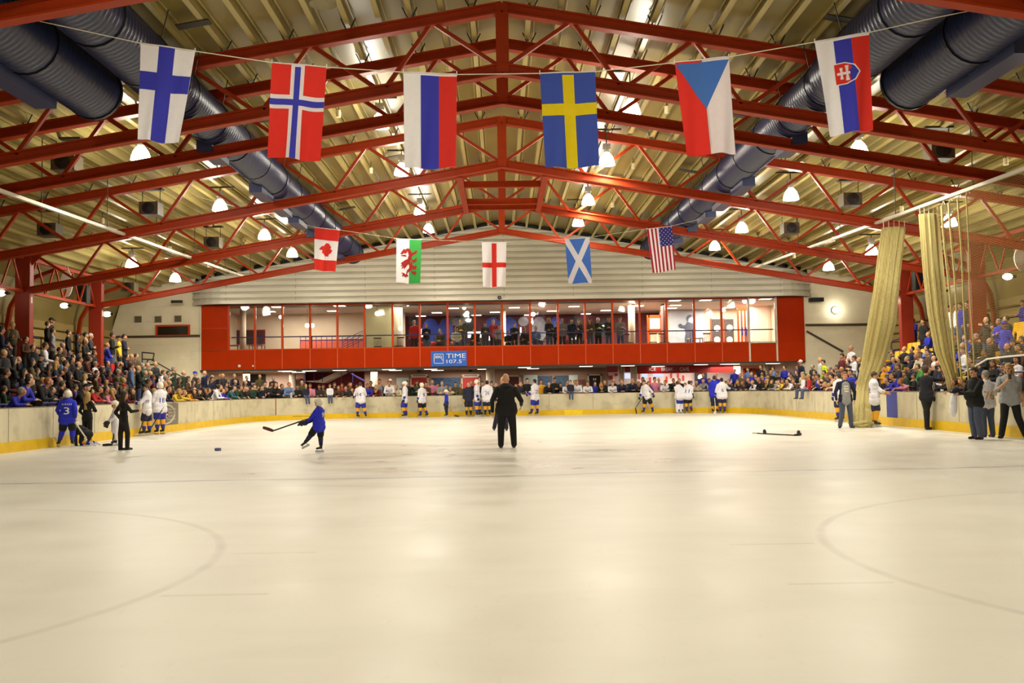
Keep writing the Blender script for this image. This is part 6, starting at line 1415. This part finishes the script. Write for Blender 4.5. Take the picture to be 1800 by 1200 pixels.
hero(202, 783, 708, -1.0, 'small skater in white jersey with grey cage helmet behind the dark suited person', dict(top=WJ, acc=WJ, low=WJ, glove=MITT, sock=WJ), 'H', dict(jersey=True, glove=True, bulk=.95, arms=[((-.22, .1, 1.1), (-.3, .0, .9), None, None), ((.1, -.28, 1.12), (-.1, -.34, .95), None, None)], head=(0, .2, 0)), .0115, True)
Y = gnd(200, 783).y; stick(at(205, 735, Y), at(197, 781, Y-.2), at(180, 782, Y-.2), 'black stick blade of the small white skater flat on the ice', 190)
Y9 = gnd(257, 766).y
p9 = hero(258, 766, 676, -1.15, 'bare headed player in white jersey and navy pants signing by the left boards', dict(top=WJ, acc=ROY, low=NAVY, glove=MITT), 'B', dict(jersey=True, bulk=1.12, arms=[((-.16, .26, 1.14), (-.36, .18, 1.1), None, None), ((-.10, -.30, 1.12), (-.34, -.12, 1.1), None, None)], legs=[((.02, .13, .5), (.05, .14, .10), -.2), ((-.06, -.13, .5), (-.04, -.14, .10), -.2)], head=(.1, .2, 0)), .0115, True)
wear(p9, '20', NUMB, .13, 1.16*p9['q'], PI/2, 0, .12); stick(at(258, 722, Y9-.3), at(244, 762, Y9-.35), at(230, 765, Y9-.3), 'stick with pale blade resting by the bare headed white player', 240, BLACK, WHITE)
p10 = hero(281, 763, 673, -2.2, 'player in white jersey numbered eighteen with white helmet by the left boards', dict(top=WJ, acc=ROY, low=ROY, glove=MITT), 'H', dict(jersey=True, bulk=1.05, arms=[((-.1, .28, 1.12), (-.28, .3, 1.08), None, None), ((-.2, -.2, 1.1), (-.36, .0, 1.06), None, None)], head=(0, .15, 0)), .0115, True)
wear(p10, '18', NUMB, .24, 1.14*p10['q'], PI, 0, .2)
Y = gnd(283, 763).y; stick(at(288, 715, Y-.3), at(262, 758, Y-.4), at(252, 762, Y-.4), 'dark stick held low by the player numbered eighteen', 275)
# players along the far boards
def far(px, py, top, rz, lab, num=None, hair='B', top_m=WJ, low=ROY, acc=ROY, nrot=PI, col=NUMB, arms=None, legs=None, **kw):
    f = dict(jersey=True, bulk=kw.pop('bulk', 1.05), glove=kw.pop('glove', True), lean=kw.pop('lean', 0), head=kw.pop('head', (.1, .1, 0)), arms=arms, legs=legs, goalie=kw.pop('goalie', False))
    o = hero(px, py, top, rz, lab, dict(top=top_m, acc=acc, low=low, glove=kw.pop('gl', MITT), sock=kw.pop('sock', SOCKY)), hair, f, .0135, True, group=None, **kw)
    if num: wear(o, num, col, .26, 1.13*o['q'], nrot, 0, .11*len(num))
    return o
AHEAD = lambda d: None
far(634, 735, 671, PI-.25, 'player in white jersey numbered fourteen at the far boards', '14', arms=[((.24, .1, 1.12), (.18, .26, 1.0), None, None), ((-.3, .08, 1.14), (-.36, .22, 1.05), None, None)], legs=[((.16, .02, .5), (.26, -.02, .10), .3), ((-.14, 0, .5), (-.16, 0, .10), -.2)])
Y = gnd(640, 734).y; stick(at(625, 700, Y-.2), at(646, 733, Y-.25), at(657, 734, Y-.25), 'black stick of the player numbered fourteen', 650)
far(712, 733, 670, -1.5, 'white helmeted player facing left, leftmost of the helmeted pair at the far boards', None, 'H', legs=[((.0, .12, .5), (.06, .13, .10), 0), ((-.1, -.12, .5), (.02, -.13, .10), 0)])
far(742, 731, 671, -2.3, 'white helmeted player numbered nine with black pants at the far boards', '9', 'H', low=BLK, legs=[((.1, .1, .5), (.28, .1, .10), 0), ((-.1, -.08, .5), (-.06, -.1, .10), 0)])
far(785, 733, 686, -1.3, 'slim child skater in blue with white helmet at the far boards', None, 'H', top_m=BLUJ, low=NAVY, acc=NAVY, sock=NAVY, bulk=.9, legs=[((.0, .1, .5), (.04, .12, .10), 0), ((-.04, -.08, .5), (.0, -.1, .10), 0)])
Y = gnd(795, 732).y; stick(at(788, 712, Y-.2), at(799, 730, Y-.3), at(807, 732, Y-.3), 'amber shafted stick with black blade of the slim blue child', 800, AMB, BLACK)
far(824, 731, 671, .1, 'skater in dark navy tracksuit facing the camera near the far boards', None, 'Gt', top_m=DBLU, low=DBLU, acc=NAVY, gl=AMB, bulk=1.1)
far(839, 731, 667, 1.6, 'white helmeted player in profile beside number twenty six', '2', 'H', nrot=-PI/2, legs=[((.1, .12, .52), (.12, .2, .12), .2), ((-.02, -.12, .5), (-.02, -.14, .10), 0)])
far(857, 731, 668, PI, 'player in white jersey numbered twenty six, back turned', '26', 'K', low=NAVY, acc=NAVY, bulk=1.14)
far(941, 729, 665, -2.35, 'dark haired player numbered twenty two right of the man in black', '22', 'K', nrot=PI, arms=[((-.2, .15, 1.12), (-.42, .2, 1.08), None, None), ((-.1, -.26, 1.12), (-.34, -.1, 1.0), None, None)], legs=[((.08, .05, .5), (.12, .02, .10), 0), ((-.12, -.1, .5), (-.2, -.1, .10), 0)])
far(1137, 727, 667, -.9, 'dark haired player in white jersey striding with stick to the left', None, 'K', low=BLK, lean=.2, arms=[((-.25, .12, 1.1), (-.36, .02, .84), None, None), ((.28, -.1, 1.12), (.36, -.05, .95), None, None)], legs=[((-.1, 0, .5), (-.15, .05, .10), 0), ((.2, -.1, .52), (.34, .05, .10), .3)])
Y = gnd(1128, 727).y; stick(at(1130, 697, Y-.1), at(1117, 717, Y-.2), at(1119, 727, Y-.2), 'long black stick of the striding player at the far boards', 1120)
far(1196, 726, 668, PI+.4, 'goalie in white jersey and big white pads bending at the far boards', None, 'B', low=ROY, lean=.35, gl=WJ, goalie=True, bulk=1.15, acc=WJ, sock=WJ)
far(1210, 726, 667, PI-.5, 'player numbered eleven in black pants bending beside the white goalie', '11', 'B', low=BLK, lean=.4, legs=[((.12, .1, .52), (.18, .0, .10), .3), ((-.1, .05, .5), (-.08, 0, .10), 0)])
far(1257, 726, 660, PI-.6, 'tall person in blue and amber jersey standing just left of number six', None, 'B', top_m=BLUJ, acc=AMB, low=NAVY, sock=NAVY)
far(1270, 726, 664, PI, 'player in white jersey numbered six, back turned, reaching over the boards', '6', 'K', low=NAVY, acc=ROY, bulk=1.15, arms=[((.36, .1, 1.22), (.62, .22, 1.18), None, None), ((-.3, -.02, 1.12), (-.34, .06, .86), None, None)])
Y = gnd(1257, 726).y; stick(at(1256, 699, Y-.3), at(1258, 722, Y-.35), at(1256, 728, Y-.35), 'white goalie stick held upright beside number six', 1256, WHITE, WHITE, .1)
# right hand group
R1 = hero(1488, 752, 653, -.1, 'person in navy jacket and printed grey tee by the net curtain', dict(top=DBLU, acc=GRYT, low=JEANS), 'R', dict(bulk=1.12, panel=True, arms=[((-.30, .02, 1.12), (-.30, -.04, .86), None, None), ((.30, .02, 1.12), (.28, .0, .86), None, None)], legs=[((-.12, 0, .5), (-.2, .0, .085), -.4), ((.13, 0, .5), (.16, .02, .085), .3)], head=(.05, 0, .1)), .0105)
def chest_patch(o, m, x0, x1, z0, z1, nm, off=.008, n=10):
    bm = bmesh.new(); bm.from_mesh(o.data); bvh = BVHTree.FromBMesh(bm); bm.free(); vs = []
    for j in range(n+1):
        for i in range(n+1):
            p = Vector((x0+(x1-x0)*i/n, -1, z0+(z1-z0)*j/n)); h = bvh.ray_cast(p, Vector((0, 1, 0))); y = h[0].y if h[0] else -.1; vs.append(Vector((p.x, y-off, p.z)))
    vs2 = vs+[v+Vector((0, .012, 0)) for v in vs]; N_ = (n+1)**2; idx = lambda i, j, k=0: k*N_+j*(n+1)+i
    fs = [(idx(i, j), idx(i+1, j), idx(i+1, j+1), idx(i, j+1)) for j in range(n) for i in range(n)]
    fs += [(idx(i, 0, 1), idx(i+1, 0, 1), idx(i+1, 0), idx(i, 0)) for i in range(n)]+[(idx(i, n), idx(i+1, n), idx(i+1, n, 1), idx(i, n, 1)) for i in range(n)]+[(idx(0, j), idx(0, j+1), idx(0, j+1, 1), idx(0, j, 1)) for j in range(n)]+[(idx(n, j, 1), idx(n, j+1, 1), idx(n, j+1), idx(n, j)) for j in range(n)]
    return MB().add(vs2, fs).build(nm, m, o, True)
q = R1['q']; PRN = mat('print_white', (216, 210, 190), .8)
for k, (x0, x1) in enumerate(((-.075, .07), (-.08, .075), (-.06, .06))): chest_patch(R1, PRN, x0*q, x1*q, (1.27-.075*k)*q, (1.32-.075*k)*q, 'print_line', .006, 6)
hero(1477, 741, 655, PI+.4, 'player in white jersey half hidden behind the navy jacket', dict(top=WJ, acc=ROY, low=NAVY, glove=MITT), 'B', dict(jersey=True, glove=True, bulk=1.05), .0135, True)
p12 = hero(1539, 751, 653, 1.35, 'player in white jersey with amber hem facing the boards beside the net', dict(top=WJ, acc=AMB, low=NAVY, glove=MITT), 'B', dict(jersey=True, bulk=1.08, arms=[((.12, .26, 1.12), (.34, .2, 1.06), None, None), ((.12, -.28, 1.12), (.36, -.14, 1.06), None, None)], legs=[((.05, .12, .5), (.0, .13, .10), .2), ((.02, -.12, .5), (-.05, -.13, .10), .2)], head=(0, .35, 0)), .0115, True)
wear(p12, '12', NUMB, .22, 1.15*p12['q'], PI, 0, .2)
cam_ = hero(1631, 755, 642, 2.1, 'person in black taking a picture over the boards, arms raised', dict(top=W('black_coat', (14, 17, 28)), low=BLK), 'B', dict(bulk=1.1, arms=[((.24, .30, 1.42), (.30, .22, 1.62), (.1, 0, 1), (0, 1, 0)), ((.34, -.14, 1.36), (.42, .06, 1.58), (.0, .2, 1), (-1, 0, 0))], legs=[((.02, .1, .5), (.03, .1, .085), 0), ((-.04, -.08, .5), (-.05, -.06, .085), 0)], head=(0, -.25, 0)), .0105)
g = cam_.location; tag(MB().box(-.07, .07, -.05, .05, -.05, .05).tube([(0, -.05, 0), (0, -.13, 0)], .035, 10).build('camera', BLACK), 'small black camera held up by the person in black at right', 'camera'); c_ = bpy.data.objects['camera.001'] if 'camera.001' in bpy.data.objects else COL.objects[-1]
c_.location = (g.x+.43*cam_['q'], g.y+.2*cam_['q'], 1.70*cam_['q']); c_.rotation_euler = (0, 0, 2.1)
bag = empty('shoulder_bag', (g.x+.33, g.y-.05, .92), .3, 'dark shoulder bag at the hip of the person taking a picture', 'bag'); mb = MB(); mb.ell((0, 0, 0), (.12, .2, .17), 12, 8); mb.build('pouch', mat('bag_dark', (24, 22, 24), .8), bag, True); MB().tube([(-.05, -.14, .12), (-.2, -.1, .5), (-.24, .02, .62), (-.2, .12, .5), (-.05, .14, .12)], .014, 6).build('strap', BLACK, bag)
j = hero(1717, 772, 645, -1.35, 'person in black jacket and jeans holding a white cloth at right', dict(top=BLK, low=JEANS, shoe=W('shoe_brown', (44, 28, 22))), 'B', dict(bulk=1.25, belly=1, arms=[((-.12, .26, 1.14), (-.42, .12, 1.10), None, None), ((-.14, -.26, 1.12), (-.44, -.08, 1.12), None, None)], legs=[((-.03, .12, .5), (.02, .14, .085), 0), ((-.02, -.12, .5), (.04, -.13, .085), 0)], head=(0, .1, 0)), .0098)
g = j.location; q = j['q']; cl = tag(MB().tube([(0, 0, .10), (-.01, 0, 0), (-.03, .01, -.18), (-.05, 0, -.38), (-.06, 0, -.50)], [.05, .07, .09, .085, .03], 10).build('white_cloth', WJ, None, True), 'white cloth hanging from the hands of the black jacketed person', 'cloth'); cl.location = (g.x-.5*q, g.y, 1.05*q)
ht = hairspec('cN'); tag(dressed('baseball_cap', HAIR['cap'], [ht[1]]), 'navy cap held in the hands of the black jacketed person', 'cap'); hc_ = COL.objects[-1]; hc_.location = (g.x-.50*q, g.y-.05, 1.14*q); hc_.rotation_euler = (.2, .3, -1.2)
p70 = hero(1737, 768, 651, PI+.1, 'person in white jersey with amber number, jeans, beside the black jacketed one', dict(top=WJ, acc=AMB, low=JEANS, sock=JEANS), 'G', dict(bulk=1.25, arms=[((.28, .1, 1.12), (.2, .26, 1.05), None, None), ((-.28, .06, 1.12), (-.2, .24, 1.0), None, None)], head=(.3, .1, 0)), .0115)
wear(p70, '76', NUMA, .30, 1.10*p70['q'], PI, 0, .26); chest = None
R9 = hero(1778, 770, 638, -.75, 'person in grey polo shirt and black trousers drinking at the right edge', dict(top=POLO, acc=POLO, low=BLK, shoe=W('shoe_dark', (40, 26, 22))), 'Ll', dict(bulk=1.2, sleeve='short', arms=[((-.36, -.10, 1.12), (-.20, -.30, 1.34), (.3, -.1, .9), (.6, .6, 0)), ((.30, .1, 1.10), (.26, -.06, .86), None, None)], legs=[((-.14, .02, .5), (-.20, .06, .085), -.1), ((.14, -.06, .5), (.26, -.12, .085), .3)], head=(0, .02, 0)), .0095)
g = R9.location; q = R9['q']; tag(MB().lathe([(0, -.06), (.034, -.06), (.038, .06), (0, .06)], n=12).build('cup', DARK), 'dark drinking cup in the raised hand of the grey polo wearer', 'cup'); COL.objects[-1].location = (g.x-.16*q, g.y-.33*q, 1.44*q)
# things lying on the ice
a, b = gnd(1323, 762), gnd(1396, 766); stick((a.x, a.y, .02), (b.x, b.y, .02), (b.x+.25, b.y+.15, .04), 'black stick lying flat on the ice between two gloves', 1360)
for px, py, lab in ((1346, 761, 'dark hockey glove on the ice by the lying stick, left one'), (1406, 763, 'dark hockey glove on the ice by the lying stick, right one')):
    c = gnd(px, py); e = empty('hockey_glove', (c.x, c.y, 0), .6, lab, 'glove', 'gloves on the ice'); e.scale = (.8,)*3; mb = MB(); mb.ell((0, 0, .055), (.09, .07, .055), 12, 8)
    for k in range(4): mb.tube([(.05, -.06+.04*k, .05), (.13, -.07+.045*k, .045), (.18, -.07+.045*k, .03)], [.024, .022, .018], 7)
    mb.build('mitt', MITT, e, True); MB().lathe([(.045, -.06), (.055, 0), (.045, .05)], (0, 0, 0), 12).build('cuff', WHITE, e, True); cu = e.children[-1]; cu.rotation_euler = (0, PI/2, 0); cu.location = (-.12, 0, .06)
c = gnd(383, 792); pk = MB().lathe([(0, 0), (.075, 0), (.08, .02), (.08, .05), (.075, .07), (0, .07)], n=20).build('puck', mat('puck_blue', (86, 92, 140), .5), None, True); pk.location = (c.x, c.y, 0); tag(pk, 'blue puck on the ice left of the shooting skater', 'puck')

# ------------------------------------------------------------------ rest of the crowd, too many to count one by one
def crowd_mass():
    low = {}
    vs = []; fs = []; mi = []; mats = [SKIN[0]]+[cloth(k, CW[k][1]) for k in 'kndbwgosrlmec']+[mat('hair_'+k, HC[k][1], .6, .2, 30) for k in 'KBLG']
    rnd = random.Random(5)
    def fig_at(x, y, z, rz, s, seated):
        b = len(vs); m = MB(); t = 1+'kndbwgosrlmec'.index(rnd.choice('kkkkknnndddooossgbmel'if x < 9 else 'kkknnbbbwgddoslc')); hcol = 14+rnd.randrange(4)
        def put(mb, k):
            nonlocal b
            b0 = len(vs); c, sn = math.cos(rz), math.sin(rz)
            for v in mb.v: vs.append((x+(v[0]*c-v[1]*sn)*s, y+(v[0]*sn+v[1]*c)*s, z+v[2]*s))
            for f in mb.f: fs.append(tuple(i+b0 for i in f)); mi.append(k)
        h = .48 if seated else .92
        mb = MB(); mb.tube([(0, 0, h-.05), (0, 0, h+.15), (0, 0, h+.38), (0, 0, h+.5), (0, 0, h+.56)], [.15, .17, .2, .17, .06], 10); mb.tube([(-.2, 0, h+.48), (-.27, -.03, h+.2), (-.15, -.25, h+.16)], [.07, .055, .045], 7); mb.tube([(.2, 0, h+.48), (.27, -.03, h+.2), (.15, -.25, h+.16)], [.07, .055, .045], 7); put(mb, t)
        mb = MB()
        for sx in (-.1, .1): mb.tube([(sx, 0, h), (sx, -.4 if seated else 0, h if seated else .5), (sx, -.4 if seated else 0, .05)], [.09, .075, .055], 7)
        put(mb, 1)
        mb = MB(); mb.ell((0, -.02, h+.69), (.078, .095, .12), 10, 7); mb.tube([(0, 0, h+.5), (0, 0, h+.62)], .05, 7); mb.tube([(0, -.1, h+.69), (0, -.125, h+.665)], [.015, .01], 5); put(mb, 0)
        mb = MB(); mb.ell((0, .012, h+.725), (.088, .1, .105), 10, 6); put(mb, hcol)
    taken = [o.location.copy() for o in COL.objects if o.name.startswith('person')]+[Vector((a, b, 0)) for a, b in TAKEN[:6]]
    def free(x, y, z, r): return all((t.x-x)**2+(t.y-y)**2 > r*r for t in taken)
    for s, bx in ((-1, XL), (1, XR)):
        for k in range(TK):
            y = 24.5 if s > 0 else 23.5
            while y < YEND[s]-.6:
                x = bx+s*(T0+TD*(k+.5)); 
                if free(x, y, 0, .52) and rnd.random() < (.62 if k < 4 else .25): fig_at(x, y, TZ+TR*k, s*-PI/2+rnd.uniform(-.3, .3)*-s, rnd.uniform(.92, 1.05), rnd.random() < .75); taken.append(Vector((x, y, 0)))
                y += rnd.uniform(.55, .8)
        for o_ in (.5, 1.0, 1.75, 2.6):
            for a in np.linspace(-.3, 1.25, 15):
                cx = bx-s*RC; x = cx+s*(RC+o_)*math.cos(a); y = YF-RC+(RC+o_)*math.sin(a)
                if y < YEND[s]+.3 or y > GY-.4: continue
                if free(x, y, 0, .5): n = inward(x, y); fig_at(x, y, floor_z(x, y, o_), math.atan2(n.x, -n.y), rnd.uniform(.86, 1.0), False); taken.append(Vector((x, y, 0)))
    for o_, p_ in ((1.0, .75), (1.65, .5)):
        x = -8.2
        while x < 9:
            if free(x, YF+o_, 0, .4) and rnd.random() < p_: fig_at(x, YF+o_, .12, rnd.uniform(-.3, .3), rnd.uniform(.93, 1.04), False); taken.append(Vector((x, YF+o_, 0)))
            x += rnd.uniform(.45, .7)
    me = bpy.data.meshes.new('crowd'); me.from_pydata(vs, [], fs)
    for m in mats: me.materials.append(m)
    me.polygons.foreach_set('material_index', mi); me.polygons.foreach_set('use_smooth', [True]*len(fs)); me.update()
    o = bpy.data.objects.new('crowd', me); COL.objects.link(o); tag(o, 'dense crowd of further spectators filling the gaps between those singled out', 'crowd', None, 'stuff')
crowd_mass()

# ------------------------------------------------------------------ ordinals for labels that would otherwise be the same
by = {}
for o, px, lab in REG: by.setdefault(lab, []).append((px, o))
for lab, L_ in by.items():
    if len(L_) < 2: continue
    for i, (px, o) in enumerate(sorted(L_, key=lambda t: t[0])):
        o['label'] = lab+', '+(ORD[i] if i < len(ORD) else 'number %d' % (i+1))+' from left'
